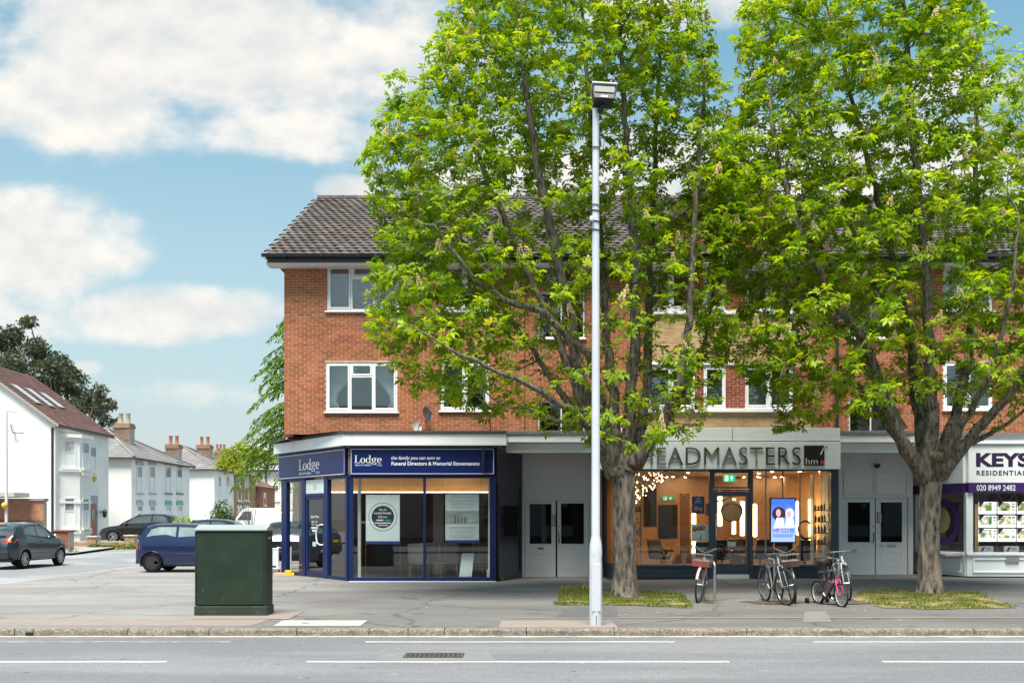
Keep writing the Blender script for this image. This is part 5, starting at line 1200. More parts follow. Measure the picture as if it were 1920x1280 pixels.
x, z = xz(1511, 993, 28.2); t = thing('hoop_processor', 'dark hoop shaped hair processor right of the lit screen', 'hair processor', (x, 28.2, .046)); mb = MB()  # standing hoop of a hair processor, not a mirror
mb.tube([(x + .20 * math.cos(2 * PI * i / 28), 28.2 + .05 * math.sin(2 * PI * i / 28), z + .24 * math.sin(2 * PI * i / 28)) for i in range(28)], .035, 8, closed=True); mb.build('hoop', M('dark_bronze', (.05, .03, .02), .35), t, smooth=True); mb = MB(); mb.tube([(x, 28.25, z - .22), (x, 28.25, .05)], .025, 8); mb.build('stand', m_black, t); mb = MB(); mb.lathe([(.25, 0), (.25, .03), (.03, .06)], 16, Matrix.Translation((x, 28.25, .047))); mb.build('foot', m_black, t)

# ------------------------------------------------------------------ the estate agent at the right
KY = 26.6
def XK(px): return XP(px, KY)
def ZK(py): return ZP(py, KY)
m_kwhite = M('gloss_white_paint', (.81, .82, .81), .35, var=.05, vscale=2, coat=.2); m_purple = M('purple_band', (.045, .012, .11), .35, var=.05); m_pink_ink = M('dark_purple_ink', (.028, .008, .055), .4)
agent = thing('estate_agent', 'white estate agent shop with purple band and lit property cards', 'shop', (12.6, KY, 0))
K0, K1 = (XK(1812), KY), (11.22, 28.85); KX1 = 15.4
TK, LK = face_T(K1, K0)
mb = MB(); mb.box(K0[0], KX1, KY - .12, KY + .1, ZK(905), ZK(834)); kf = mb.build('sign_board', m_kwhite, agent, bevel=.008); mb = MB(); mb.box(K0[0], KX1, KY - .125, KY + .1, ZK(923), ZK(905) - .002); kb = mb.build('purple_band', m_purple, agent, bevel=.006)
mb = MB(TK); mb.box(0, LK, -.10, .06, ZK(905), ZK(834)); mb.build('return_board', m_kwhite, agent); mb = MB(TK); mb.box(0, LK, -.105, .06, ZK(923), ZK(905) - .002); mb.build('return_band', m_purple, agent)
mb = MB(); mb.box(K0[0] - .1, KX1, KY - .17, FY, ZK(833), ZK(826)); mb.build('cornice', m_kwhite, agent, bevel=.01); mb = MB(); mb.box(K0[0] - .3, KX1, KY - .1, FY - .02, ZK(825), ZK(812)); mb.build('flat_roof', m_grey_flash, agent)
ky = KY - .124
def XKs(px): return XP(px, ky)
vs, fs = text_mesh('KEYS', w=XKs(1930) - XKs(1830), h=ZP(848.5, ky) - ZP(875, ky), bold=.045)
for (v2, f2) in islands([(p[0] + XKs(1830), ky, p[2] + ZP(875, ky)) for p in vs], fs): mb = MB(); mb.add(v2, f2); mb.build('letter', m_pink_ink, kf)
mb = MB(); put_text(mb, 'RESIDENTIAL', XKs(1831), ZP(891, ky), ky, w=XKs(1924) - XKs(1831), h=ZP(881.5, ky) - ZP(891, ky), bold=.03, spacing=1.25); mb.build('name_lettering', M('slate_ink', (.04, .05, .06), .4), kf)
mb = MB(); put_text(mb, '020 8949 2482', XKs(1831), ZP(919.5, ky), ky - .006, w=XKs(1904) - XKs(1831), h=ZP(908.5, ky) - ZP(919.5, ky), bold=.012); mb.build('phone_lettering', m_ink_white, kb)
zk0, zk1, kzb = ZK(1035), ZK(923), .06
mb = MB(); mb.box(K0[0] - .02, KX1, KY - .08, KY + .10, zk0 - .08, zk0); mb.build('sill', m_kwhite, agent, bevel=.01); mb = MB(TK); mb.box(-.02, LK - .05, -.08, .10, zk0 - .08, zk0); mb.build('return_sill', m_kwhite, agent, bevel=.01)
mb = MB(); mb.box(K0[0], KX1, KY - .03, KY + .08, kzb + .06, zk0 - .082); sp_ = mb.build('stall_riser', m_kwhite, agent); mb = MB(); mb.frame(K0[0] + .14, K0[0] + 2.6, kzb + .14, zk0 - .15, .05, KY - .055, KY - .028); mb.build('panel_moulding', m_kwhite, sp_, bevel=.012)
mb = MB(TK); mb.box(0, LK - .02, -.03, .08, kzb + .06, zk0 - .082); rp_ = mb.build('stall_riser', m_kwhite, agent); mb = MB(TK); mb.frame(.12, LK - .15, kzb + .14, zk0 - .15, .05, -.055, -.028); mb.build('panel_moulding', m_kwhite, rp_, bevel=.012)
mb = MB(); mb.box(K0[0], KX1, KY + .02, KY + .06, -.05, kzb + .058); mb.build('recessed_base', m_black, agent); mb = MB(TK); mb.box(0, LK, .02, .06, -.05, kzb + .058); mb.build('recessed_base', m_black, agent)
mb = MB(); mb.box(XK(1884), XK(1909), KY - .066, KY - .056, ZK(1053.5), ZK(1043.5)); mb.build('vent', M('vent_grey', (.36, .36, .37), .4, .5), sp_)
mb = MB(); mb.box(K0[0] - .03, K0[0] + .15, KY - .06, KY + .10, zk0, zk1); mb.build('corner_post', m_kwhite, agent, bevel=.012); mb = MB(TK); mb.box(0, .28, -.03, .08, zk0, zk1); mb.box(.34, .40, -.02, .06, zk0, zk1); mb.build('end_post', m_kwhite, agent, bevel=.01)
MB().box(K0[0] + .15, KX1, KY + .02, KY + .03, zk0, zk1).build('pane', m_shop_glass, agent); MB(TK).box(.40, LK - .08, .02, .03, zk0, zk1).build('pane', m_shop_glass, agent)
m_maroon = M('maroon_wall', (.055, .022, .022), .8, var=.2)
mb = MB(); mb.box(11.0, KX1, 30.2, 30.3, 0, 3.3); mb.box(11.2, 11.26, 28.9, 30.2, 0, 3.3); mb.build('shop_wall', m_maroon, agent); mb = MB(); mb.box(11.3, KX1, KY + .1, 30.2, zk0 - .1, zk0 - .05); mb.build('window_bed', M('bed_grey', (.38, .38, .39), .6), agent); mb = MB(); mb.prism([(K0[0] + .02, KY + .1, zk1 + .02), (KX1, KY + .1, zk1 + .02), (KX1, 30.2, zk1 + .02), (11.3, 30.2, zk1 + .02), (11.3, 28.9, zk1 + .02)], (0, 0, .03)); mb.build('ceiling', m_maroon, agent)
# ring logo sticker in the angled pane
t = thing('window_sticker', 'round purple sticker in the angled window behind the second tree', 'sticker', (11.4, 27.7, 1.0)); ua, ub = u_at(K1, K0, 1752), u_at(K1, K0, 1787); uc = (ua + ub) / 2; mb = MB(TK); o_, q_ = ring_pts(uc, ZP(978, 27.5), .62, .60, .16, .16, n=36)
for i in range(36): mb.add([(o_[i][0], .012, o_[i][1]), (o_[i + 1][0], .012, o_[i + 1][1]), (q_[i + 1][0], .012, q_[i + 1][1]), (q_[i][0], .012, q_[i][1])], [(0, 1, 2, 3)])
mb.build('ring', M('sticker_purple', (.06, .02, .16), .5), t); mb = MB(TK); discp(mb, uc - .1, ZP(975, 27.5), .34, .011, 24); mb.build('centre', M('sticker_gold', (.42, .32, .18), .5), t)
# lit property cards
cy = KY + .22; m_card = emit('card_backlit', (.80, .84, .86), .85)
def photo_mat(i):
    rnd = random.Random(i * 7 + 1); mt = bpy.data.materials.new('property_photo_%d' % i); mt.use_nodes = True; nt = mt.node_tree; N = nt.nodes; L = nt.links; b = N['Principled BSDF']
    g = N.new('ShaderNodeNewGeometry'); no = N.new('ShaderNodeTexNoise'); no.inputs['Scale'].default_value = 7 + i % 3; no.inputs['Detail'].default_value = 6; no.noise_dimensions = '4D'; no.inputs['W'].default_value = i * 3.7; L.new(g.outputs['Position'], no.inputs['Vector'])
    rp = N.new('ShaderNodeValToRGB'); cr = rp.color_ramp; cr.elements[0].position = .34; cr.elements[0].color = (.03, .09, .02, 1); cr.elements[1].position = .66; cr.elements[1].color = (.65, .72, .78, 1)
    for p, c in ((.44, (.10, .20, .05)), (.50, rnd.choice(((.35, .22, .14), (.30, .28, .26), (.42, .30, .2)))), (.56, (.5, .42, .34))): e = cr.elements.new(p); e.color = (*c, 1)
    L.new(no.outputs['Fac'], rp.inputs[0]); L.new(rp.outputs[0], b.inputs['Emission Color']); b.inputs['Emission Strength'].default_value = .75; L.new(rp.outputs[0], b.inputs['Base Color']); return mt
k = cy / 1920; names = ['top', 'middle', 'bottom']; cn = ['first', 'second', 'third', 'fourth', 'fifth']
for r, (pa, pb) in enumerate(((940.5, 963), (966, 988.5), (991, 1014.5))):
    for c in range(5):
        xa = XP(1835.3 + c * 35.8, cy); xb = xa + 33 * k; za, zb_ = ZP(pb, cy), ZP(pa, cy); i = r * 5 + c
        t = thing('property_card', 'lit property card, %s in the %s row of the estate agent window' % (cn[c], names[r]), 'property card', (xa, cy, za), group='lit property cards'); w, h = xb - xa, zb_ - za
        mb = MB(); mb.box(xa, xb, cy, cy + .012, za, zb_); mb.build('sheet', m_card, t)
        mb = MB(); mb.box(xa + w * .04, xa + w * .74, cy - .003, cy - .001, za + h * .24, zb_ - h * .04); mb.build('photo', photo_mat(i), t)
        for q in range(3): mb = MB(); mb.box(xa + w * .78, xb - w * .03, cy - .003, cy - .001, za + h * (.26 + q * .235), za + h * (.45 + q * .235)); mb.build('thumbnail', photo_mat(20 + (i * 3 + q) % 7), t)
        mb = MB(); mb.poly([(xa, cy - .005, zb_ - h * .42), (xa + w * .05, cy - .005, zb_ - h * .42), (xa + w * .30, cy - .005, zb_), (xa, cy - .005, zb_)]); mb.build('corner_flash', m_purple, t)
for i, px in enumerate((1834, 1869.7, 1905.5, 1941)):
    x = XP(px, cy); t = thing('card_cable', 'thin steel cable, %s from the corner post, holding the property cards' % ORD[i], 'cable', (x, cy, zk0), group='steel cables between the property cards'); mb = MB(); mb.tube([(x, cy + .006, zk0 - .04), (x, cy + .006, zk1)], .004, 5); mb.build('cable', m_chrome, t)
for i, px in enumerate((1845, 1893)):
    x = XP(px, cy); t = thing('window_plaque', ['small clear plaque on the estate agent window bed, nearer the corner post', 'small clear plaque on the estate agent window bed, below the second card column'][i], 'plaque', (x, cy, zk0)); mb = MB(); mb.box(x - .17, x + .22, cy - .05, cy - .04, zk0 - .045, zk0 + .16); mb.build('sheet', M('plaque_grey', (.42, .43, .45), .3), t); mb = MB(); mb.poly([(x - .12, cy - .053, zk0 + .03), (x - .04, cy - .053, zk0 + .03), (x + .01, cy - .053, zk0 + .13), (x - .06, cy - .053, zk0 + .13)]); mb.box(x + .03, x + .18, cy - .053, cy - .052, zk0 + .09, zk0 + .105); mb.box(x + .03, x + .16, cy - .053, cy - .052, zk0 + .055, zk0 + .068); mb.build('print', m_ink, t)
mb = MB(); mb.box(XP(1825, 27.6), XP(1832, 27.6), 27.5, 27.6, zk0, ZP(945, 27.6)); mb.build('wood_post', M('gold_wood', (.42, .26, .08), .5), agent)
# ================================================================== trees
from mathutils import noise as mnoise
def leaf_material(name, c0, c1, c2, trans=.45, rough=.5):
    mt = bpy.data.materials.new(name); mt.use_nodes = True; nt = mt.node_tree; N = nt.nodes; L = nt.links
    b = N['Principled BSDF']; out = N['Material Output']; b.inputs['Roughness'].default_value = rough; b.inputs['Specular IOR Level'].default_value = .35
    g = N.new('ShaderNodeNewGeometry'); rp = N.new('ShaderNodeValToRGB'); rp.color_ramp.elements[0].color = (*c0, 1); rp.color_ramp.elements[1].color = (*c2, 1); e = rp.color_ramp.elements.new(.55); e.color = (*c1, 1)
    no = N.new('ShaderNodeTexNoise'); no.inputs['Scale'].default_value = .9; no.inputs['Detail'].default_value = 2; L.new(g.outputs['Position'], no.inputs['Vector'])
    ma = N.new('ShaderNodeMath'); ma.operation = 'MULTIPLY_ADD'; L.new(no.outputs['Fac'], ma.inputs[0]); ma.inputs[1].default_value = .9; ma.inputs[2].default_value = -.45
    ad = N.new('ShaderNodeMath'); ad.operation = 'ADD'; L.new(g.outputs['Random Per Island'], ad.inputs[0]); L.new(ma.outputs[0], ad.inputs[1]); L.new(ad.outputs[0], rp.inputs[0])
    L.new(rp.outputs[0], b.inputs['Base Color'])
    tr = N.new('ShaderNodeBsdfTranslucent'); mul = N.new('ShaderNodeVectorMath'); mul.operation = 'MULTIPLY'; L.new(rp.outputs[0], mul.inputs[0]); mul.inputs[1].default_value = (1.5, 1.35, .55); L.new(mul.outputs[0], tr.inputs[0])
    mx = N.new('ShaderNodeMixShader'); mx.inputs[0].default_value = trans; L.new(b.outputs[0], mx.inputs[1]); L.new(tr.outputs[0], mx.inputs[2]); L.new(mx.outputs[0], out.inputs[0]); return mt
def bark_material(name, c0, c1, sc=1.0, lichen=None):
    mt = bpy.data.materials.new(name); mt.use_nodes = True; nt = mt.node_tree; N = nt.nodes; L = nt.links; b = N['Principled BSDF']; b.inputs['Roughness'].default_value = .92; b.inputs['Specular IOR Level'].default_value = .2
    g = N.new('ShaderNodeNewGeometry'); mp = N.new('ShaderNodeMapping'); mp.inputs['Scale'].default_value = (sc * 1.0, sc * 1.0, sc * .28); L.new(g.outputs['Position'], mp.inputs['Vector'])
    v = N.new('ShaderNodeTexVoronoi'); v.inputs['Scale'].default_value = 16; no = N.new('ShaderNodeTexNoise'); no.inputs['Scale'].default_value = 9; no.inputs['Detail'].default_value = 8; no.inputs['Roughness'].default_value = .7
    L.new(mp.outputs[0], no.inputs['Vector']); mx0 = N.new('ShaderNodeMix'); mx0.data_type = 'VECTOR'; mx0.inputs['Factor'].default_value = .12; L.new(mp.outputs[0], mx0.inputs['A']); L.new(no.outputs['Color'], mx0.inputs['B']); L.new(mx0.outputs['Result'], v.inputs['Vector'])
    ad = N.new('ShaderNodeMath'); ad.operation = 'MULTIPLY_ADD'; L.new(v.outputs['Distance'], ad.inputs[0]); ad.inputs[1].default_value = .55; L.new(no.outputs['Fac'], ad.inputs[2])
    rp = N.new('ShaderNodeValToRGB'); rp.color_ramp.elements[0].position = .48; rp.color_ramp.elements[0].color = (*c0, 1); rp.color_ramp.elements[1].position = .95; rp.color_ramp.elements[1].color = (*c1, 1); L.new(ad.outputs[0], rp.inputs[0])
    last = rp.outputs[0]
    if lichen:
        n2 = N.new('ShaderNodeTexNoise'); n2.inputs['Scale'].default_value = 2.3; n2.inputs['Detail'].default_value = 6; L.new(g.outputs['Position'], n2.inputs['Vector']); r2 = N.new('ShaderNodeMapRange'); r2.inputs['From Min'].default_value = .58; r2.inputs['From Max'].default_value = .72; r2.inputs['To Max'].default_value = .8; L.new(n2.outputs['Fac'], r2.inputs['Value'])
        m2 = N.new('ShaderNodeMix'); m2.data_type = 'RGBA'; L.new(r2.outputs[0], m2.inputs['Factor']); L.new(last, m2.inputs['A']); m2.inputs['B'].default_value = (*lichen, 1); last = m2.outputs['Result']
    L.new(last, b.inputs['Base Color']); bp = N.new('ShaderNodeBump'); bp.inputs['Strength'].default_value = 1.0; bp.inputs['Distance'].default_value = .06; L.new(ad.outputs[0], bp.inputs['Height']); L.new(bp.outputs[0], b.inputs['Normal']); return mt
m_leaf = leaf_material('chestnut_leaf', (.10, .21, .006), (.235, .39, .008), (.43, .53, .016), .5)
m_bark = bark_material('chestnut_bark', (.030, .022, .018), (.34, .275, .225), .9, (.17, .16, .05))
m_limb = bark_material('chestnut_limb', (.045, .036, .029), (.27, .225, .18), 1.2, (.15, .145, .05))
m_flower = M('chestnut_blossom', (.55, .41, .20), .8, var=.2, vscale=20, island=.2)

def in_poly(px, pz, poly):
    x = np.asarray(px); z = np.asarray(pz); c = np.zeros(len(x), bool); n = len(poly)
    for i in range(n):
        x0, z0 = poly[i]; x1, z1 = poly[(i + 1) % n]
        if z0 == z1: continue
        cond = ((z0 > z) != (z1 > z)) & (x < (x1 - x0) * (z - z0) / (z1 - z0) + x0); c ^= cond
    return c
def poly_span(poly, z):
    xs = []
    n = len(poly)
    for i in range(n):
        x0, z0 = poly[i]; x1, z1 = poly[(i + 1) % n]
        if (z0 > z) != (z1 > z): xs.append((x1 - x0) * (z - z0) / (z1 - z0) + x0)
    return (min(xs), max(xs)) if xs else (0, 0)

def leaves_mesh(P, F, S, rng, droop=.5):
    """palmate leaves: P foot points, F outward directions, S leaflet length"""
    n = len(P); up = np.array([0, 0, 1.0]) + rng.normal(0, .45, (n, 3)); F = F / np.linalg.norm(F, axis=1, keepdims=True)
    side = np.cross(F, up); side /= np.linalg.norm(side, axis=1, keepdims=True) + 1e-9; nn = np.cross(side, F)
    ang = np.radians([-105, -54, 0, 54, 105]); ln = np.array([.62, .88, 1.0, .88, .62]); k = len(ang)
    V = np.zeros((n, 1 + k * 3, 3)); V[:, 0] = P; dr = rng.uniform(.15, 1.0, n)[:, None] * droop
    for i in range(k):
        a = ang[i] + rng.normal(0, .12, n); d = F * np.cos(a)[:, None] + side * np.sin(a)[:, None]; pr = -F * np.sin(a)[:, None] + side * np.cos(a)[:, None]
        L = (S * ln[i])[:, None]
        mid = P + d * L * .62 - nn * L * .16 * dr; tip = P + d * L * .94 - nn * L * (.62 * dr)
        w = L * .20; fold = nn * L * .045
        V[:, 1 + i * 3] = mid - pr * w + fold; V[:, 2 + i * 3] = tip; V[:, 3 + i * 3] = mid + pr * w + fold
    V = V.reshape(-1, 3); base = np.arange(n) * (1 + k * 3); F_ = []
    for i in range(k): F_.append(np.stack([base, base + 1 + i * 3, base + 2 + i * 3, base + 3 + i * 3], 1))
    Fa = np.concatenate(F_, 0); return V, Fa
def np_mesh(name, V, Fq, mat, smooth=False):
    me = bpy.data.meshes.new(name); nv = len(V); nf, k = Fq.shape
    me.vertices.add(nv); me.vertices.foreach_set('co', V.astype(np.float32).ravel()); me.loops.add(nf * k); me.loops.foreach_set('vertex_index', Fq.astype(np.int32).ravel())
    me.polygons.add(nf); me.polygons.foreach_set('loop_start', (np.arange(nf) * k).astype(np.int32)); me.polygons.foreach_set('loop_total', np.full(nf, k, np.int32))
    me.update(calc_edges=True); me.validate(); me.materials.append(mat)
    if smooth: me.polygons.foreach_set('use_smooth', [True] * nf)
    return me

def colonise(nodes, parent, attr, step=.22, infl=1.6, kill=.34, iters=60, bias=(0, 0, .12), rng=None):
    """space colonisation from given nodes towards attractor points"""
    nodes = [np.array(p, float) for p in nodes]; parent = list(parent); A = attr.copy(); N0 = np.array(nodes)
    D = np.full(len(A), 1e9); I = np.zeros(len(A), int)
    def upd(lo):
        nonlocal D, I
        B = np.array(nodes[lo:])
        if len(B) == 0 or len(A) == 0: return
        d2 = ((A[:, None, :] - B[None, :, :]) ** 2).sum(2); j = d2.argmin(1); dm = np.sqrt(d2[np.arange(len(A)), j]); m = dm < D; D[m] = dm[m]; I[m] = j[m] + lo
    upd(0)
    for it in range(iters):
        if len(A) == 0: break
        act = D < (infl if it > 3 else 9.0)
        if not act.any(): break
        acc = {}
        dirs = A[act] - np.array(nodes)[I[act]]; dirs /= np.linalg.norm(dirs, axis=1, keepdims=True) + 1e-9
        for i, d in zip(I[act], dirs): acc[i] = acc.get(i, 0) + d
        lo = len(nodes)
        nk = np.bincount([q for q in parent if q >= 0], minlength=len(nodes))
        for i, d in acc.items():
            if nk[i] > 2: continue
            d = d / (np.linalg.norm(d) + 1e-9) + np.array(bias) + rng.normal(0, .13, 3); d /= np.linalg.norm(d) + 1e-9
            nodes.append(nodes[i] + d * step); parent.append(i)
        upd(lo); keep = D > kill; A = A[keep]; D = D[keep]; I = I[keep]
    return np.array(nodes), np.array(parent)

def chestnut(name, label, base, limbs, sil, depth, seed, rd, n_attr, trunk_r, trunk_top, lean, sparse, n_flow, leaf_n):
    rng = np.random.default_rng(seed); random.seed(seed)
    root = thing(name, label, 'tree', base); B = Vector(base)
    poly = [(XP(a, depth), ZP(b, depth)) for a, b in sil]
    # limbs as node chains
    nodes, par, lim_r = [], [], {}
    top = np.array(trunk_top); nodes.append(top); par.append(-1)
    for (pts, r0) in limbs:
        pl = [np.array(W(a, b, depth + dy)) for (a, b, dy) in pts]; last = None
        for s in range(len(pl) - 1):
            n = max(1, int(np.linalg.norm(pl[s + 1] - pl[s]) / .26))
            for j in range(n):
                p = pl[s] + (pl[s + 1] - pl[s]) * j / n + (rng.normal(0, .018, 3) if (s or j) else 0)
                if last is None:
                    dd = [np.linalg.norm(p - q) for q in nodes]; i = int(np.argmin(dd)); par.append(i)
                else: par.append(last)
                nodes.append(p); last = len(nodes) - 1; t = (s + j / n) / (len(pl) - 1); lim_r[last] = r0 * (1 - .80 * t) * (1 + .5 * math.exp(-np.linalg.norm(p - pl[0]) / .45))
    # attractors in the crown volume
    xs = [p[0] for p in poly]; zs = [p[1] for p in poly]; A = []
    while len(A) < n_attr:
        m = 4000; X = rng.uniform(min(xs), max(xs), m); Z = rng.uniform(min(zs), max(zs), m); ok = in_poly(X, Z, poly)
        for x, z in zip(X[ok], Z[ok]):
            a, b = poly_span(poly, z); cx, hw = (a + b) / 2, max((b - a) / 2, .3); q = min(abs(x - cx) / hw, 1); hd = rd * math.sqrt(max(1 - q * q, .03)); t = rng.uniform(-1, 1); y = depth + hd * t
            if rng.random() < sparse(x, z, t): continue
            core = q * q + t * t
            if core < .35 and rng.random() < .45: continue
            A.append((x, y, z))
            if len(A) >= n_attr: break
    N, Pn = colonise(nodes, par, np.array(A), rng=rng, kill=.27, infl=1.9, step=.2)
    n = len(N); kids = [[] for _ in range(n)]
    for i in range(1, n): kids[Pn[i]].append(i)
    r = np.zeros(n)
    order = list(range(n))
    # parents always precede children except limb joins, so walk by depth
    dep = np.zeros(n, int)
    for i in range(1, n):
        k = i; c = 0
        while Pn[k] >= 0 and c < 400: k = Pn[k]; c += 1
        dep[i] = c
    for i in sorted(order, key=lambda i: -dep[i]):
        s = sum(r[c] ** 2.15 for c in kids[i]); r[i] = max(.0055, s ** (1 / 2.15) if s > 0 else 0)
        if i in lim_r: r[i] = max(min(r[i], lim_r[i] * 1.15), lim_r[i])
    lb = [MB(), MB()]
    st = [(0, None)]
    stack = [(c, 0) for c in kids[0]]
    while stack:
        i, p = stack.pop(); chain = [p, i]; k = i
        while kids[k]:
            ks = sorted(kids[k], key=lambda c: -(r[c] + (1 if c in lim_r and k in lim_r else 0)))
            for c in ks[1:]: stack.append((c, k))
            chain.append(ks[0]); k = ks[0]
        rs = [min(r[c], r[chain[1]] * 1.1) for c in chain]; rs[0] = rs[1] * (1.05 if p else 1.25); sd = 10 if rs[1] > .06 else (6 if rs[1] > .018 else 4)
        pts = [N[c] for c in chain]
        if rs[1] > .05:      # knobbly big limbs
            rs = [q * (1 + .10 * mnoise.noise(Vector(N[c]) * 2.3)) for q, c in zip(rs, chain)]
        lb[0 if rs[1] > .03 else 1].tube(pts, rs, sd, caps=True)
    # trunk with root flare and ridged bark
    tb = MB(); nz, na = 64, 44; H = top[2] - base[2] + .25; vs, fs = [], []
    for j in range(nz + 1):
        t = j / nz; z = H * t - .06; flare = 1 + .55 * math.exp(-t * 13) + .34 * max(0, (t - .72) / .28) ** 1.5
        flare *= 1 - .55 * max(0, (t - .86) / .14) ** 2; cx, cy = base[0] + (top[0] - base[0]) * t + lean * math.sin(t * PI), base[1] + (top[1] - base[1]) * t
        for i in range(na):
            a = 2 * PI * i / na; q = Vector((math.cos(a) * 2.1, math.sin(a) * 2.1, z * .8)) ; rid = abs(mnoise.noise(q * 2.6 + Vector((seed, 0, 0)))) * .24 + mnoise.noise(q * .7) * .12 + mnoise.noise(Vector((q.x * 4, q.y * 4, z * 3.6))) * .07
            if t < .2: rid += .16 * (1 - t / .2) * max(0, math.sin(a * 5 + seed))
            rr = trunk_r * flare * (1 - .10 * t) * (1 + rid); vs.append((cx + rr * math.cos(a), cy + rr * math.sin(a), base[2] + z))
    for j in range(nz):
        for i in range(na): fs.append((j * na + i, j * na + (i + 1) % na, (j + 1) * na + (i + 1) % na, (j + 1) * na + i))
    fs.append(tuple(nz * na + i for i in range(na))); tb.add(vs, fs); tb.build('trunk', m_bark, root, smooth=60)
    lb[0].build('limbs', m_limb, root, smooth=60); o = lb[1].build('twigs', m_limb, root, smooth=60); o['kind'] = 'stuff'
    # leaves and blossom on the thin shoots
    thin = [i for i in range(1, n) if r[i] < .014 and i not in lim_r]; tips = [i for i in thin if not kids[i]]
    P, F = [], []
    cen = N.mean(0)
    for i in thin:
        m = leaf_n[1] if not kids[i] else leaf_n[0]; m = int(m + rng.random()); d0 = N[i] - N[Pn[i]]
        for _ in range(m):
            d = d0 / (np.linalg.norm(d0) + 1e-9) * .7 + rng.normal(0, .75, 3); d[2] = d[2] * .55 - .05; d /= np.linalg.norm(d) + 1e-9
            P.append(N[i] + d * rng.uniform(.05, .17) - d0 * rng.random()); F.append(d)
    P = np.array(P); F = np.array(F); keep = np.array([rng.random() > .4 * sparse(p[0], p[2], 0) for p in P]); P, F = P[keep], F[keep]
    S = .085 + .115 * rng.random(len(P)) ** 1.3; V, Fq = leaves_mesh(P, F, S, rng, .9)
    off = np.array(root_loc(root)); me = np_mesh('crown', V - off, Fq, m_leaf); o = bpy.data.objects.new('crown', me); COL.objects.link(o); o.parent = root
    fm = []
    for q in range(3):
        rn = random.Random(q); mb = MB()
        for lv in range(8):
            zz = lv * .026; rad = .052 * (1 - lv / 9.5)
            for a in range(5 if lv < 6 else 3):
                th = 2 * PI * a / 5 + lv * 1.1 + rn.uniform(-.3, .3); c = Vector((rad * math.cos(th), rad * math.sin(th), zz + rn.uniform(-.008, .008))); s = rn.uniform(.014, .022)
                mb.add([c + Vector((s, 0, -.2 * s)), c + Vector((-s * .5, s * .9, 0)), c + Vector((-s * .5, -s * .9, 0)), c + Vector((0, 0, s * 1.1)) + Vector((math.cos(th), math.sin(th), 0)) * s * .4], [(0, 1, 3), (1, 2, 3), (2, 0, 3), (0, 2, 1)])
        me = mb.mesh('flower_candle'); me.materials.append(m_flower); fm.append(me)
    cand = [i for i in tips if N[i][1] < depth + .7 and N[i][2] < 11.5]; rng.shuffle(cand)
    for i in cand[:n_flow]:
        o = linked('flower_candle', fm[i % 3], root, Vector(N[i] + np.array([0, 0, .04])) - root_loc(root), (rng.uniform(-.3, .3), rng.uniform(-.3, .3), rng.uniform(0, 6))); s = rng.uniform(.8, 1.4); o.scale = (s, s, s)
    # dark cable of the festive lights wound round the limbs
    lt = thing('light_cable', 'dark light cable wound round the limbs of the %s chestnut' % ('pole-side' if seed == 1 else 'right-hand'), 'cable', base); cb = MB()
    for (pts, r0) in limbs[:7]:
        pl = [Vector(W(a, b, depth + dy)) for (a, b, dy) in pts][:4]; path = []
        L = sum((pl[i + 1] - pl[i]).length for i in range(len(pl) - 1)); K = int(L * 34); turns = L * 3.0
        for k in range(K):
            t = k / (K - 1) * (len(pl) - 1) * .999; s = int(t); f = t - s; c = pl[s].lerp(pl[s + 1], f); ax = (pl[s + 1] - pl[s]).normalized(); u = ax.orthogonal().normalized(); w = ax.cross(u); g = 1 - .80 * (t / (len(pts) - 1)); a = 2 * PI * turns * k / K
            path.append(c + (u * math.cos(a) + w * math.sin(a)) * (r0 * g * 1.18 + .012))
        cb.tube(path, .0065, 4)
    cb.build('cable', M('cable_black', (.012, .012, .012), .5), lt)
    return root, len(P), n

T1D = 21.0; b1 = W(1172, 1116, T1D); b1.z = .0
limbs1 = [
    ([(1150, 880, 0), (1108, 790, -.1), (1087, 690, -.25), (1066, 590, -.45), (1042, 470, -.7), (1012, 330, -.9), (986, 170, -1.0), (968, 10, -1.0), (955, -90, -1)], .155),
    ([(1150, 870, -.1), (1125, 740, -.5), (1107, 668, -.8), (1018, 585, -1.1), (942, 560, -1.3), (895, 524, -1.5), (845, 466, -1.7), (800, 400, -1.8)], .105),
    ([(1160, 860, .2), (1150, 760, .5), (1138, 640, .8), (1128, 480, 1.1), (1113, 300, 1.4), (1096, 100, 1.6), (1085, -60, 1.7)], .13),
    ([(1175, 860, 0), (1181, 760, -.2), (1190, 640, -.4), (1191, 500, -.5), (1182, 350, -.5), (1170, 200, -.5), (1163, 40, -.4), (1160, -90, -.4)], .135),
    ([(1185, 870, .2), (1205, 780, .5), (1216, 680, .8), (1216, 560, 1.1), (1222, 420, 1.3), (1228, 280, 1.5), (1238, 100, 1.6), (1240, -60, 1.7)], .12),
    ([(1195, 865, -.1), (1243, 795, -.3), (1277, 720, -.5), (1291, 600, -.6), (1300, 440, -.6), (1312, 260, -.5), (1325, 110, -.4)], .125),
    ([(1135, 840, -.2), (1075, 770, -.9), (1015, 735, -1.5), (940, 700, -2.0), (860, 660, -2.3), (770, 610, -2.5)], .075),
    ([(1130, 830, .3), (1060, 745, 1.0), (1000, 660, 1.6), (930, 560, 2.1), (860, 430, 2.3), (800, 300, 2.3)], .085),
    ([(1200, 850, .4), (1270, 760, 1.3), (1320, 650, 1.9), (1345, 500, 2.2), (1350, 350, 2.3)], .075),
    ([(1100, 780, -.1), (1050, 640, -.2), (975, 480, -.4), (910, 330, -.6), (860, 190, -.7), (820, 90, -.8)], .09),
    ([(1105, 790, .1), (1040, 790, -.4), (985, 765, -.9), (930, 760, -1.2)], .045)]
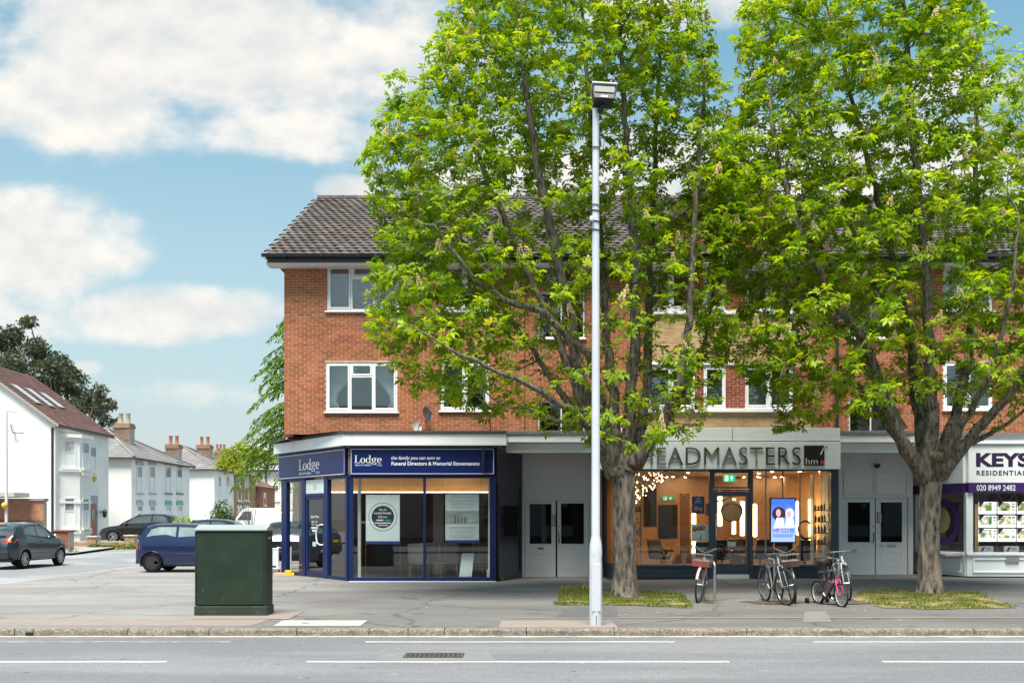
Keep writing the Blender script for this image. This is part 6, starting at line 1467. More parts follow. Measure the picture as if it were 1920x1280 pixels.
sil1 = [(835, 775), (735, 715), (690, 640), (690, 560), (705, 470), (690, 400), (695, 340), (665, 305), (715, 215), (725, 140), (770, 170), (820, 90), (835, 20), (880, -60), (990, -150), (1180, -180), (1270, -110), (1308, 10), (1345, 110), (1365, 240), (1400, 330), (1410, 440), (1375, 530), (1365, 640), (1345, 720), (1330, 790), (1270, 845), (1200, 870), (1130, 850), (1040, 815), (960, 770), (890, 790)]
def sparse1(x, z, t):
    px = 960 + x / T1D * 1920; py = 970 - (z - CAMH) / T1D * 1920
    if t < -.15 and 950 < px < 1330 and 200 < py < 760: return .85
    if 960 < px < 1330 and 520 < py < 760: return .75
    if py > 760: return .75
    if 900 < px < 1350 and 330 < py <= 520: return .25
    if px < 960 and py > 640: return .3
    return .0
_t1 = chestnut('chestnut_tree', 'flowering chestnut tree standing beside the white lamp post', (b1.x, b1.y, 0.0), limbs1, sil1, T1D, 1, 2.35, 6200, .212, tuple(W(1168, 880, T1D)), .02, sparse1, 150, (3.6, 8.6))
T2D = 21.6; b2 = W(1745, 1114, T2D)
limbs2 = [
    ([(1732, 890, 0), (1690, 822, -.2), (1655, 740, -.4), (1628, 650, -.6), (1562, 560, -.9), (1500, 440, -1.1), (1460, 300, -1.2), (1440, 180, -1.2)], .14),
    ([(1738, 885, .2), (1720, 760, .5), (1704, 640, .8), (1678, 500, 1.1), (1640, 350, 1.3), (1600, 200, 1.4), (1560, 40, 1.4)], .13),
    ([(1745, 880, -.1), (1747, 740, -.3), (1743, 620, -.5), (1733, 480, -.7), (1718, 300, -.8), (1700, 100, -.8), (1690, -80, -.8)], .135),
    ([(1755, 885, .2), (1790, 780, .4), (1815, 680, .7), (1826, 540, 1.0), (1832, 380, 1.2), (1832, 200, 1.2), (1825, 60, 1.2)], .125),
    ([(1765, 885, -.1), (1830, 805, -.4), (1890, 742, -.8), (1960, 650, -1.2), (2000, 520, -1.5), (2010, 400, -1.5)], .12),
    ([(1762, 890, .3), (1812, 835, .8), (1880, 800, 1.4), (1960, 740, 1.9)], .09),
    ([(1690, 825, .2), (1610, 725, .9), (1520, 680, 1.5), (1430, 640, 1.9), (1370, 560, 2.1)], .085),
    ([(1690, 800, .1), (1610, 660, .3), (1530, 560, .5), (1450, 460, .7), (1390, 340, .8)], .08),
    ([(1770, 860, -.6), (1860, 700, -1.6), (1900, 540, -2.1), (1910, 380, -2.3)], .075),
    ([(1735, 800, .8), (1690, 600, 1.9), (1560, 430, 2.3), (1480, 280, 2.4)], .08)]
sil2 = [(1300, 440), (1290, 350), (1345, 250), (1390, 130), (1385, 20), (1450, -60), (1560, -150), (1720, -160), (1800, -60), (1826, 60), (1838, 150), (1905, 170), (1920, 130), (2040, 300), (2085, 480), (2065, 650), (1985, 735), (1880, 770), (1800, 735), (1700, 770), (1560, 795), (1480, 800), (1440, 740), (1375, 700), (1330, 640), (1385, 560), (1330, 490)]
def sparse2(x, z, t):
    px = 960 + x / T2D * 1920; py = 970 - (z - CAMH) / T2D * 1920
    if py > 740: return .45
    if t < -.3 and 1560 < px < 1850 and 250 < py < 740: return .6
    if 1560 < px < 1860 and py > 600: return .35
    if px > 1960: return .3
    return .0
_t2 = chestnut('chestnut_tree', 'flowering chestnut tree standing before the estate agent', (b2.x, b2.y, .02), limbs2, sil2, T2D, 2, 2.5, 6800, .205, tuple(W(1746, 892, T2D)), -.03, sparse2, 210, (3.6, 8.6))
print('TREES', _t1[1:], _t2[1:])

# petals and leaf scraps blown over the pavement
rng = np.random.default_rng(77); P = []
for (cx, cy, sx, sy_, k) in ((2.3, 20.4, 2.4, 1.6, 260), (8.6, 20.8, 2.8, 1.6, 300), (5.2, 19.4, 2.6, 1.2, 220), (0, 17.5, 7, 1.3, 140), (3, 15.0, 6, .10, 200)):
    q = np.stack([rng.normal(cx, sx, k), rng.normal(cy, sy_, k)], 1); P.append(q)
P = np.concatenate(P, 0); P = P[(P[:, 1] > 14.85) & (P[:, 1] < 25.8)]; Vv, Ff = [], []
for (x, y) in P:
    z = (gz(x, y) if y > 15.3 else (.004 if y > 15.16 else ROADZ)) + .012; s = rng.uniform(.006, .022); a = rng.uniform(0, 6.28); k = len(Vv)
    for j in range(4): Vv.append((x + s * math.cos(a + j * 1.57) * (1 if j % 2 else .5), y + s * math.sin(a + j * 1.57) * (1 if j % 2 else .5), z + rng.uniform(0, .006)))
    Ff.append((k, k + 1, k + 2, k + 3))
mb = MB(); mb.add(Vv, Ff); tag(mb.build('litter', M('petal_scraps', (.50, .40, .26), .9, var=.1, island=.55)), 'fallen petals and leaf scraps scattered on the pavement', kind='stuff')
def ragged(pts, amp=.07, step=.16, seed=1):
    out = []; n = len(pts); rn = random.Random(seed)
    for i in range(n):
        (x0, y0), (x1, y1) = pts[i], pts[(i + 1) % n]; L = math.hypot(x1 - x0, y1 - y0); k = max(1, int(L / step))
        for j in range(k): out.append((x0 + (x1 - x0) * j / k + rn.uniform(-amp, amp), y0 + (y1 - y0) * j / k + rn.uniform(-amp, amp)))
    return out
# grass in the tree pits
m_grass = leaf_material('grass_blade', (.07, .14, .02), (.16, .21, .035), (.36, .30, .10), .35)
def grass(name, label, pts, n, seed, hmax, tall=None):
    rng = np.random.default_rng(seed); poly = [(a, b) for a, b in pts]; xs = [p[0] for p in poly]; ys_ = [p[1] for p in poly]
    X = rng.uniform(min(xs), max(xs), n * 2); Y = rng.uniform(min(ys_), max(ys_), n * 2); ok = in_poly(X, Y, poly); X, Y = X[ok], Y[ok]
    pat = np.array([mnoise.noise(Vector((x * 2.1, y * 2.1, seed))) for x, y in zip(X, Y)]); H = hmax * rng.uniform(.35, 1.0, len(X)) * (1 + pat * 1.1).clip(.25, 2)
    if tall is not None: H = H * (1 + 3.6 * np.exp(-(((X - tall[0]) / tall[2]) ** 2 + ((Y - tall[1]) / .5) ** 2)))
    a = rng.uniform(0, 2 * PI, len(X)); b = rng.normal(0, .45, (len(X), 2)); Z = np.array([gz(x, y) for x, y in zip(X, Y)]) - .01; w = .006 + .004 * rng.random(len(X))
    P = np.stack([X, Y, Z], 1); D = np.stack([np.cos(a), np.sin(a), 0 * a], 1) * w[:, None]; T1 = P + np.stack([b[:, 0] * H * .45, b[:, 1] * H * .45, H * .62], 1); T2 = P + np.stack([b[:, 0] * H, b[:, 1] * H, H * (1 - .3 * np.abs(b).sum(1)).clip(.3, 1)], 1)
    V = np.stack([P - D, P + D, T1 + D * .7, T1 - D * .7, T2], 1).reshape(-1, 3); k = np.arange(len(X)) * 5
    q = np.stack([k, k + 1, k + 2, k + 3], 1); t3 = np.stack([k + 3, k + 2, k + 4, k + 4], 1)
    me = bpy.data.meshes.new(name); me.from_pydata(V.tolist(), [], q.tolist() + t3[:, :3].tolist()); me.update(); me.materials.append(m_grass); o = bpy.data.objects.new(name, me); COL.objects.link(o); tag(o, label, kind='stuff')
def gpt(px, py): d = 1920 * CAMH / (py - 970); return (XP(px, d), d)
pit1 = [gpt(1042, 1134), (gpt(1052, 1106)[0], gpt(1052, 1106)[1]), gpt(1150, 1108), gpt(1275, 1112), gpt(1296, 1140), gpt(1180, 1135)]
pit2 = [gpt(1600, 1126), gpt(1612, 1110), gpt(1720, 1110), gpt(1830, 1114), gpt(1905, 1140), gpt(1760, 1143), gpt(1660, 1140)]
pit1, pit2 = ragged(pit1, seed=3), ragged(pit2, seed=4)
for (pt, lb) in ((pit1, 'bare earth around the foot of the first chestnut'), (pit2, 'bare earth around the foot of the second chestnut')):
    mb = MB(); mb.poly([(x, y, gz(x, y) + .012) for x, y in pt]); tag(mb.build('tree_pit', M('pit_earth', (.20, .165, .075), .95, var=.4, vscale=5, bump=.8, bscale=40, col2=(.33, .26, .10), c2scale=4)), lb, kind='structure')
g1 = gpt(1078, 1116); grass('grass', 'uneven grass around the foot of the first chestnut', pit1, 10000, 4, .085, (g1[0], g1[1], .55)); grass('grass', 'worn grass around the foot of the second chestnut', pit2, 9500, 5, .078)
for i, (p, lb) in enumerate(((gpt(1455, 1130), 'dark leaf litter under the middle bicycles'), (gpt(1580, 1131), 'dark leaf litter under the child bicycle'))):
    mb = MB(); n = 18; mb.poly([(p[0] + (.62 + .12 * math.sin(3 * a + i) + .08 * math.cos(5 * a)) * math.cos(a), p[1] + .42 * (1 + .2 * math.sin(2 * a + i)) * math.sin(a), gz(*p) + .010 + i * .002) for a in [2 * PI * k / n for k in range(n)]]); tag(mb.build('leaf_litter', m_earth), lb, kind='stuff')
for (px, py, lb) in ((934, 1089, 'weed tuft at the right corner of the blue shop'), (1790, 1083, 'weed tuft at the foot of the estate agent')):
    pl = gpt(px, py); grass('weeds', lb, [(pl[0] - .12, pl[1] - .06), (pl[0] + .12, pl[1] - .06), (pl[0] + .1, pl[1] + .06), (pl[0] - .1, pl[1] + .06)], 160, int(px), .13)
pl = gpt(1462, 1131); grass('grass', 'few grass tufts under the middle bicycles', [(pl[0] - .3, pl[1] - .15), (pl[0] + .28, pl[1] - .15), (pl[0] + .25, pl[1] + .12), (pl[0] - .25, pl[1] + .12)], 500, 8, .05)
pl = gpt(1340, 1131); grass('grass', 'few weeds at the foot of the bicycle stand', [(pl[0] - .22, pl[1] - .1), (pl[0] + .25, pl[1] - .1), (pl[0] + .2, pl[1] + .1), (pl[0] - .2, pl[1] + .1)], 180, 9, .05)

# ------------------------------------------------------------------ clumped far trees
def blob_leaves(C, Rr, n_per, size, rng, flat=1.0, shell=.55, droop=0.0):
    P = []
    for c, rr in zip(C, Rr):
        k = int(n_per * rr ** 2); d = rng.normal(0, 1, (k, 3)); d /= np.linalg.norm(d, axis=1, keepdims=True); q = rr * (shell + (1 - shell) * rng.random(k)) ** .7
        P.append(np.array(c) + d * q[:, None] * np.array([1, 1, flat]))
    P = np.concatenate(P, 0); n = len(P); a = rng.normal(0, 1, (n, 3)); a[:, 2] -= droop; a /= np.linalg.norm(a, axis=1, keepdims=True); b = np.cross(a, rng.normal(0, 1, (n, 3))); b /= np.linalg.norm(b, axis=1, keepdims=True) + 1e-9
    s = size * rng.uniform(.6, 1.4, n)[:, None]; V = np.stack([P, P + a * s * .5 + b * s * .28, P + a * s, P + a * s * .5 - b * s * .28], 1).reshape(-1, 3); k = np.arange(n) * 4
    return V, np.stack([k, k + 1, k + 2, k + 3], 1)
def crown_obj(root, V, Fq, mat, name='crown'):
    me = np_mesh(name, V - np.array(root_loc(root)), Fq, mat); o = bpy.data.objects.new(name, me); COL.objects.link(o); o.parent = root; return o
rng = np.random.default_rng(21)
m_euc = leaf_material('eucalyptus_leaf', (.035, .05, .032), (.075, .095, .062), (.15, .165, .11), .3); m_trunk = bark_material('far_bark', (.07, .055, .045), (.22, .19, .16), .6)
te = thing('eucalyptus_tree', 'tall dark grey-green tree rising behind the white gabled house', 'tree', (-31.0, 72.0, .4)); C, Rr = [], []
for (px, py, rr) in ((10, 640, 2.0), (45, 612, 1.3), (60, 650, 1.9), (25, 690, 2.3), (-40, 640, 2.8), (80, 690, 1.6), (105, 675, 1.3), (125, 700, 1.5), (100, 730, 1.8), (140, 735, 1.5), (150, 705, 1.0), (60, 740, 2.0), (178, 740, 1.3), (190, 770, 1.3), (205, 755, 1.0), (205, 785, 1.0), (160, 765, 1.4), (-80, 720, 3.0), (0, 760, 2.4), (130, 765, 1.2)):
    for q in range(3): d = 72 + rng.uniform(-2.2, 2.2); c = W(px + rng.normal(0, 9), py + rng.normal(0, 9), d); C.append(c); Rr.append(rr * rng.uniform(.34, .6))
V, Fq = blob_leaves(C, Rr, 620, .24, rng, .9, .25, .5); crown_obj(te, V, Fq, m_euc); mb = MB(); bp = Vector((-31, 72, .4)); mb.tube([bp, bp + Vector((.3, 0, 4)), bp + Vector((-.2, 0, 8))], [.5, .42, .32], 10); mb.build('trunk', m_trunk, te, smooth=True); mb = MB()
for c in C[::2]: mb.tube([bp + Vector((0, 0, 5 + rng.random() * 3)), bp.lerp(Vector(c), .6) + Vector((0, 0, 1.6)), c], [.16, .10, .03], 5)
mb.build('limbs', m_trunk, te)
# cedar with drooping sprays beside the block
m_ced = leaf_material('cedar_spray', (.05, .13, .014), (.12, .26, .02), (.26, .40, .04), .4); tcx = thing('cedar_tree', 'bright green drooping cedar at the left end of the brick block', 'tree', (-9.4, 45, .18)); bp = Vector((-9.4, 45.0, .18)); mb = MB(); mb.tube([bp, bp + Vector((0, 0, 5)), bp + Vector((.05, 0, 10.6))], [.28, .18, .03], 9); mb.build('trunk', m_trunk, tcx, smooth=True); lb = MB(); P, Dv = [], []
for j in range(66):
    h = 4.0 + 6.6 * (j / 66) + rng.uniform(-.25, .25); L = (1.0 - (h - 4.0) / 7.6) ** .8 * 2.9 * rng.uniform(.45, 1.15) + .3; a = j * 2.4 + rng.uniform(-.3, .3)
    if j % 3 == 0: a = PI + rng.uniform(-.5, .5)
    o_ = Vector((math.cos(a), math.sin(a), 0)); pts = [bp + Vector((0, 0, h)) + o_ * L * t + Vector((0, 0, .22 * L * t - .70 * L * t * t)) for t in np.linspace(0, 1, 8)]; lb.tube(pts, [.05 * (1 - t * .85) for t in np.linspace(0, 1, 8)], 4)
    for t in np.linspace(.12, 1, int(L * 13)):
        s = int(min(t * 7, 6.99)); c = pts[s].lerp(pts[s + 1], t * 7 - s)
        for q in range(6): sd = Vector((-o_.y, o_.x, 0)) * rng.uniform(-1, 1) * .42 * (1.15 - t * .6); P.append(c + sd + Vector((rng.normal(0, .05), rng.normal(0, .05), -abs(sd.length) * .35 + rng.normal(0, .04)))); Dv.append((sd * .8 + o_ * .5 + Vector((0, 0, -rng.uniform(.3, 1.1)))).normalized())
lb.build('limbs', m_trunk, tcx); P = np.array(P); Dv = np.array(Dv); n = len(P); b = np.cross(Dv, rng.normal(0, 1, (n, 3))); b /= np.linalg.norm(b, axis=1, keepdims=True); s = rng.uniform(.12, .27, n)[:, None]; V = np.stack([P, P + Dv * s * .5 + b * s * .16, P + Dv * s, P + Dv * s * .5 - b * s * .16], 1).reshape(-1, 3); k = np.arange(n) * 4; crown_obj(tcx, V, np.stack([k, k + 1, k + 2, k + 3], 1), m_ced)
# yellow-green tree low down, shrubs by the street
m_yel = leaf_material('acacia_leaf', (.14, .24, .02), (.28, .36, .02), (.45, .46, .04), .4); m_shr = leaf_material('shrub_leaf', (.03, .07, .015), (.07, .13, .03), (.16, .20, .06), .3)
def shrub(name, label, items, d, dens, size, mat, base):
    t = thing(name, label, 'shrub', base); C = [W(a, b, d + rng.uniform(-.3, .3)) for a, b, _ in items]; V, Fq = blob_leaves(C, [r for *_, r in items], dens, size, rng, .9, .2); crown_obj(t, V, Fq, mat, 'foliage'); mb = MB(); bb = Vector(base)
    for c in C: mb.tube([bb, bb.lerp(Vector(c), .5) + Vector((0, 0, .1)), c], [.025, .014, .006], 5)
    mb.build('stems', m_trunk, t)
shrub('acacia_tree', 'yellow-green leafy branches hanging below the cedar', [(430, 862, .7), (450, 872, .7), (470, 850, .6), (480, 862, .5), (420, 872, .5), (495, 856, .5), (455, 838, .4), (440, 850, .5)], 55, 620, .20, m_yel, (-14.0, 55, .4)); shrub('garden_shrub', 'rounded green shrub behind the parked cars', [(415, 955, .55), (405, 968, .5), (425, 966, .5), (417, 978, .6), (432, 975, .35)], 52, 900, .13, m_shr, (-14.8, 52, .35)); shrub('garden_shrub', 'low yellow-green bush above the blue car roof', [(335, 980, .35), (350, 978, .35), (362, 981, .3)], 50, 900, .12, m_yel, (-16.0, 50, .35)); shrub('garden_shrub', 'weedy plants at the foot of the brick gate pier', [(130, 1040, .25), (137, 1036, .25), (140, 1041, .2)], 44, 1500, .10, m_shr, (-19.0, 44, .15))
for i, (p0, p1, lb) in enumerate(((168, 200, 'weeds at the left foot of the low garden wall'), (203, 250, 'weeds at the right foot of the low garden wall'))):
    t = thing('weeds', lb, 'weeds', (XP(p0, 47.9), 47.9, .25)); C = [W(p0 + (p1 - p0) * k / 5, 1027 + 2 * (k % 2), 47.9) for k in range(6)]; V, Fq = blob_leaves(C, [.22 + .08 * (k % 3) for k in range(6)], 1500, .11, rng, .8, .1); crown_obj(t, V, Fq, m_shr if i == 0 else m_grass, 'foliage'); mb = MB(); [mb.tube([(c.x, c.y, .24), c], .006, 4) for c in C]; mb.build('stems', m_trunk, t)
# ================================================================== houses of the side street
m_stucco = M('white_stucco', (.87, .85, .81), .7, var=.04, vscale=.8, col2=(.80, .78, .74), c2scale=.6)
m_red_tile = M('red_roof_tile', (.13, .068, .058), .85, var=.25, vscale=1.5, col2=(.19, .095, .08), c2scale=2)
m_slate_roof = M('grey_slate', (.20, .19, .185), .85, var=.22, vscale=1.2, col2=(.27, .25, .24), c2scale=1.6)
m_house_glass = M('house_window_glass', (.20, .24, .25), .08, var=.3, vscale=1.4, coat=.3)
m_chim = M('stock_brick', (.24, .15, .10), .9, var=.3, vscale=6, island=.3); m_pot = M('terracotta', (.45, .17, .09), .85, var=.2, vscale=5); m_pot_pale = M('buff_pot', (.42, .35, .27), .85, var=.2, vscale=5)
m_ybrick = M('yellow_stock_brick', (.44, .27, .15), .9, var=.25, vscale=4, island=.3, col2=(.30, .17, .10), c2scale=3)
m_ymort = M('stock_mortar', (.46, .40, .33), .9)

def course_roof(par, quad, n, mat, name='roof', thick=.05):
    """roof slope as overlapping courses; quad = eave0, eave1, ridge1, ridge0"""
    e0, e1, r1, r0 = [Vector(p) for p in quad]; nr = (e1 - e0).cross(r0 - e0 if (r0 - e0).length > .01 else r1 - e0).normalized()
    if nr.z < 0: nr = -nr
    mb = MB(); mb.poly([e0 - nr * .03, e1 - nr * .03, r1 - nr * .03, r0 - nr * .03] if (r1 - r0).length > .02 else [e0 - nr * .03, e1 - nr * .03, r1 - nr * .03]); base = mb.build(name, mat, par)
    for i in range(n):
        a, b = i / n, min((i + 1.12) / n, 1); q = [e0.lerp(r0, a), e1.lerp(r1, a), e1.lerp(r1, b), e0.lerp(r0, b)]; lo, hi = nr * thick, nr * .006
        top = [q[0] + lo, q[1] + lo, q[2] + hi, q[3] + hi]; bot = [q[0], q[1]]
        cm = MB(); cm.add(top + bot, [(0, 1, 2, 3), (4, 5, 1, 0), (4, 0, 3), (5, 2, 1)]); cm.build('tile_course', mat, base)
    return base
def chimney(par, x, y, z0, z1, w, pots, mat=None, potm=None, d=None):
    d = d or w; mb = MB(); mb.box(x - w / 2, x + w / 2, y - d / 2, y + d / 2, z0, z1 - .3); c = mb.build('chimney', m_ymort, par)
    brick_wall(c, x - w / 2, x + w / 2, z0, z1 - .3, y - d / 2 - .004, [], m_chim)
    mb = MB(); mb.box(x - w / 2 - .06, x + w / 2 + .06, y - d / 2 - .06, y + d / 2 + .06, z1 - .30, z1 - .12); mb.box(x - w / 2 - .02, x + w / 2 + .02, y - d / 2 - .02, y + d / 2 + .02, z1 - .12, z1); mb.build('chimney_cap', m_chim, c)
    for k in range(pots): xx = x - w / 2 + w * (k + .5) / pots; mb = MB(); mb.lathe([(.15, 0), (.13, .1), (.12, .55), (.15, .6), (.15, .66)], 12, Matrix.Translation((xx, y, z1))); mb.build('chimney_pot', potm or m_pot, c, smooth=True)
def side_window(par, X, y0, y1, z0, z1, T=None, sash=True, arch=None, sill=None, awn=None):
    """sash window on a wall facing +x (local u runs +y), or in frame T"""
    if T is None: T = Matrix(((0, -1, 0, X), (1, 0, 0, 0), (0, 0, 1, 0), (0, 0, 0, 1)))
    mb = MB(T); mb.frame(y0, y1, z0, z1, .07, -.03, .05); mid = (z0 + z1) / 2 + .1; mb.box(y0 + .07, y1 - .07, -.02, .04, mid - .03, mid + .03); w = mb.build('window', m_upvc, par)
    MB(T).box(y0 + .07, y1 - .07, .0, .012, mid + .03, z1 - .07).build('pane', m_house_glass, w); MB(T).box(y0 + .07, y1 - .07, .012, .024, z0 + .07, mid - .03).build('pane', m_house_glass, w)
    mb = MB(T); mb.box(y0 - .1, y1 + .1, -.12, .0, z0 - .10, z0 - .002); mb.build('sill', sill or m_stucco, w)
    if arch: mb = MB(T); mb.box(y0 - .12, y1 + .12, -.06, .0, z1 + .0, z1 + .22); mb.build('lintel', arch, w)
    if awn: mb = MB(T); mb.prism([(y0 - .08, -.02, z1 + .28), (y0 - .08, -.10, z1 - .02), (y0 - .08, -.02, z1 - .02)], (y1 - y0 + .16, 0, 0)); mb.build('awning', awn, w)
    return w

HX = -22.3
# ---- the nearest white house with the red roof
h1 = thing('white_house', 'white gabled house with red tiled roof, skylights and a canted bay', 'house', (-26.0, 53.3, .3))
Y0, Y1, ze = 50.0, 56.6, 6.33; ax_, az_ = -26.5, 9.36
mb = MB(); mb.prism([(HX, Y0, 0), (HX, Y0, ze), (ax_, Y0, az_), (-30.7, Y0, ze), (-30.7, Y0, 0)], (0, Y1 - Y0, 0)); mb.build('wall', m_stucco, h1)
course_roof(h1, [(HX + .25, Y0 - .22, ze - .18), (HX + .25, Y1 + .1, ze - .18), (ax_, Y1 + .1, az_ + .06), (ax_, Y0 - .22, az_ + .06)], 22, m_red_tile); course_roof(h1, [(-30.9, Y1 + .1, ze - .18), (-30.9, Y0 - .22, ze - .18), (ax_, Y0 - .22, az_ + .06), (ax_, Y1 + .1, az_ + .06)], 6, m_red_tile)
mb = MB(); mb.prism([(HX + .25, Y0 - .24, ze - .30), (ax_, Y0 - .24, az_ - .06), (ax_, Y0 - .24, az_ + .06), (HX + .25, Y0 - .24, ze - .16)], (0, .05, 0)); mb.build('barge_board', M('grey_barge', (.34, .31, .28), .8), h1)
mb = MB(); mb.box(HX + .16, HX + .30, Y0 - .2, Y1 + .1, ze - .30, ze - .19); mb.build('gutter', m_black, h1)
mb = MB(); mb.tube([(HX - .12, Y0 - .07, ze - .3), (HX - .12, Y0 - .07, .3)], .055, 8); mb.build('downpipe', m_black, h1)
sv = Vector((ax_ - HX - .25, 0, az_ - ze + .24)); sn = Vector((-sv.z, 0, sv.x)).normalized(); sn = sn if sn.z > 0 else -sn
for (fa, fb, ya, yb) in ((.33, .62, 50.5, 51.15), (.33, .62, 52.0, 52.65), (.36, .60, 53.4, 54.1)):
    p = Vector((HX + .25, 0, ze - .18)); a = p + sv * fa + sn * .06; b = p + sv * fb + sn * .06; mb = MB(); mb.prism([(a.x, ya, a.z), (a.x, yb, a.z), (b.x, yb, b.z), (b.x, ya, b.z)], sn * .05); s_ = mb.build('skylight', M('skylight_frame', (.2, .2, .2), .5), h1)
    a2, b2 = a + sn * .053 + sv * .012, b + sn * .053 - sv * .012; mb = MB(); mb.poly([(a2.x, ya + .07, a2.z), (a2.x, yb - .07, a2.z), (b2.x, yb - .07, b2.z), (b2.x, ya + .07, b2.z)]); mb.build('pane', M('skylight_glass', (.34, .38, .41), .05, coat=.5), s_)
# canted bay
bp_ = [(HX, 50.5), (HX + .72, 51.15), (HX + .72, 52.45), (HX, 53.1)]
mb = MB(); mb.prism([(x, y, 0) for x, y in bp_], (0, 0, 5.75)); bay_ = mb.build('bay', m_stucco, h1); zc_ = CAMH + (970 - 884) / 1920 * 51
for (z, e, hh) in ((zc_, .10, .14), (5.62, .14, .16), (2.35, .06, .10), (.85, .08, .12)):
    mb = MB(); mb.prism([(HX, 50.5 - e * 1.4, z), (HX + .72 + e, 51.15 - e * .5, z), (HX + .72 + e, 52.45 + e * .5, z), (HX, 53.1 + e * 1.4, z)], (0, 0, hh)); mb.build('cornice', m_stucco, h1)
for i in range(6): mb = MB(); yy = 51.2 + i * .24; mb.box(HX + .72, HX + .86, yy, yy + .09, zc_ - .17, zc_ - .003); mb.build('corbel', m_stucco, h1)
Tc, Lc = face_T(bp_[0], bp_[1])
def zz51(py, d=51.0): return CAMH + (970 - py) / 1920 * d
for (za, zb2) in ((zz51(877), zz51(826)), (zz51(990), zz51(932))):
    side_window(bay_, 0, .18, Lc - .20, za, zb2, T=Tc); side_window(bay_, HX + .73, 51.40, 52.20, za, zb2)
side_window(h1, HX + .01, 54.05, 54.85, zz51(883, 54.4), zz51(836, 54.4))
Tx = Matrix(((0, -1, 0, HX + .01), (1, 0, 0, 0), (0, 0, 1, 0), (0, 0, 0, 1)))
mb = MB(Tx); mb.box(53.95, 54.75, -.05, .0, .42, 2.35); dd = mb.build('door', M('brown_door', (.30, .09, .035), .5), h1); mb = MB(Tx); mb.box(54.15, 54.55, -.06, -.052, 1.5, 2.1); mb.build('pane', m_house_glass, dd); mb = MB(Tx); mb.box(53.85, 55.05, -.04, .0, 2.38, 2.80); mb.build('fanlight', m_house_glass, dd); mb = MB(Tx); mb.box(54.80, 55.0, -.05, .0, .42, 2.35); mb.build('sidelight', m_house_glass, dd)
c = W(192, 963, 55.4); t = thing('wall_lantern', 'black wall lantern beside the brown house door', 'lamp', (HX, 55.4, 1.7)); mb = MB(); mb.lathe([(.03, -.22), (.11, -.15), (.13, .10), (.15, .12), (.02, .26)], 8, Matrix.Translation((HX + .22, 55.5, 1.85))); mb.build('lantern', m_black, t); mb = MB(); mb.box(HX, HX + .2, 55.47, 55.53, 1.93, 1.99); mb.build('bracket', m_black, t)
t = thing('alarm_box', 'yellow alarm box on the white house front', 'alarm', (HX, 54.6, 3.4)); z = zz51(897, 54.6); mb = MB(); mb.prism([(HX + .01, 54.45, z + .15), (HX + .01, 54.75, z + .15), (HX + .01, 54.68, z - .17), (HX + .01, 54.52, z - .17)], (.10, 0, 0)); mb.build('case', M('alarm_yellow', (.75, .52, .03), .5), t, bevel=.02); mb = MB(); mb.box(HX + .112, HX + .118, 54.56, 54.64, z - .03, z + .05); mb.build('lens', M('alarm_lens', (.3, .1, .1), .3), t)
t = thing('wall_aerial', 'small tangled aerial bracket on the white gable wall', 'aerial', (-24.6, Y0, 6.0)); mb = MB(); a = W(20, 795, Y0 - .25); b = W(24, 811, Y0 - .25); c = W(45, 811, Y0 - .25); mb.tube([a, b, c], .035, 6); mb.tube([(b.x, Y0 + .05, b.z), b], .03, 6); mb.build('arm', M('aerial_grey', (.25, .23, .20), .6), t); mb = MB(); [mb.tube([a.lerp(b, q) + Vector((-.1, 0, .05)), a.lerp(b, q) + Vector((.14, 0, -.05))], .02, 5) for q in (.1, .35, .6, .85)]; mb.build('rods', M('aerial_grey'), t)

# ---- hipped white pair beyond
def hip_house(name, label, y0, y1, ze, apex, courses, roofm, xl=-29.3):
    t = thing(name, label, 'house', (HX - 3, (y0 + y1) / 2, .4)); mb = MB(); mb.box(xl, HX, y0, y1, 0, ze); mb.build('wall', m_stucco, t); ov = .28; A = Vector(apex); cs = [Vector((HX + ov, y0 - ov, ze - .05)), Vector((HX + ov, y1 + ov, ze - .05)), Vector((xl - ov, y1 + ov, ze - .05)), Vector((xl - ov, y0 - ov, ze - .05))]
    rf = None
    for i, n in ((0, courses), (3, courses), (1, 3), (2, 3)): rf = course_roof(t, [cs[i], cs[(i + 1) % 4], A, A], n, roofm, thick=.035)
    mb = MB(); [mb.tube([c + Vector((0, 0, .03)), A + Vector((0, 0, .05))], .09, 6) for c in cs]; mb.build('hip_tiles', roofm, t)
    mb = MB(); mb.box(HX + ov - .05, HX + ov + .06, y0 - ov, y1 + ov, ze - .16, ze - .04); mb.box(xl - ov, HX + ov, y0 - ov - .06, y0 - ov + .05, ze - .16, ze - .04); mb.build('gutter', M('brown_gutter', (.07, .06, .06), .6), t); return t
h2 = hip_house('white_house', 'white hipped pair of houses with blue-grey and green lintels', 60.0, 70.8, 5.2, (-25.8, 65, 7.25), 14, m_slate_roof)
m_l1, m_l2 = M('lintel_blue_grey', (.38, .42, .47), .7), M('lintel_green', (.10, .24, .20), .7); m_a1, m_a2 = M('awning_mauve', (.42, .42, .52), .8), M('awning_teal', (.16, .42, .40), .8)
def yat(px): return -HX * 1920 / (960 - px)
for (a, b, lm, am) in ((256, 266, m_l1, m_a1), (280, 290, m_l1, m_a1), (310, 320, m_l2, m_a2), (331, 341, m_l2, m_a2)):
    ya, yb = yat(a), yat(b); d = (ya + yb) / 2
    side_window(h2, HX + .01, ya, yb, CAMH + (970 - 924) / 1920 * d, CAMH + (970 - 872) / 1920 * d, arch=lm, sill=lm); side_window(h2, HX + .01, ya, yb, CAMH + (970 - 982) / 1920 * d + .2, CAMH + (970 - 946) / 1920 * d, awn=am, sill=lm)
chimney(h2, -24.4, 64.5, 5.9, 7.55, .92, 2, potm=m_pot_pale)
h3 = hip_house('white_house', 'white and yellow brick hipped house further along the street', 76.7, 88.8, 5.3, (-25.9, 80.5, 7.25), 12, m_slate_roof)
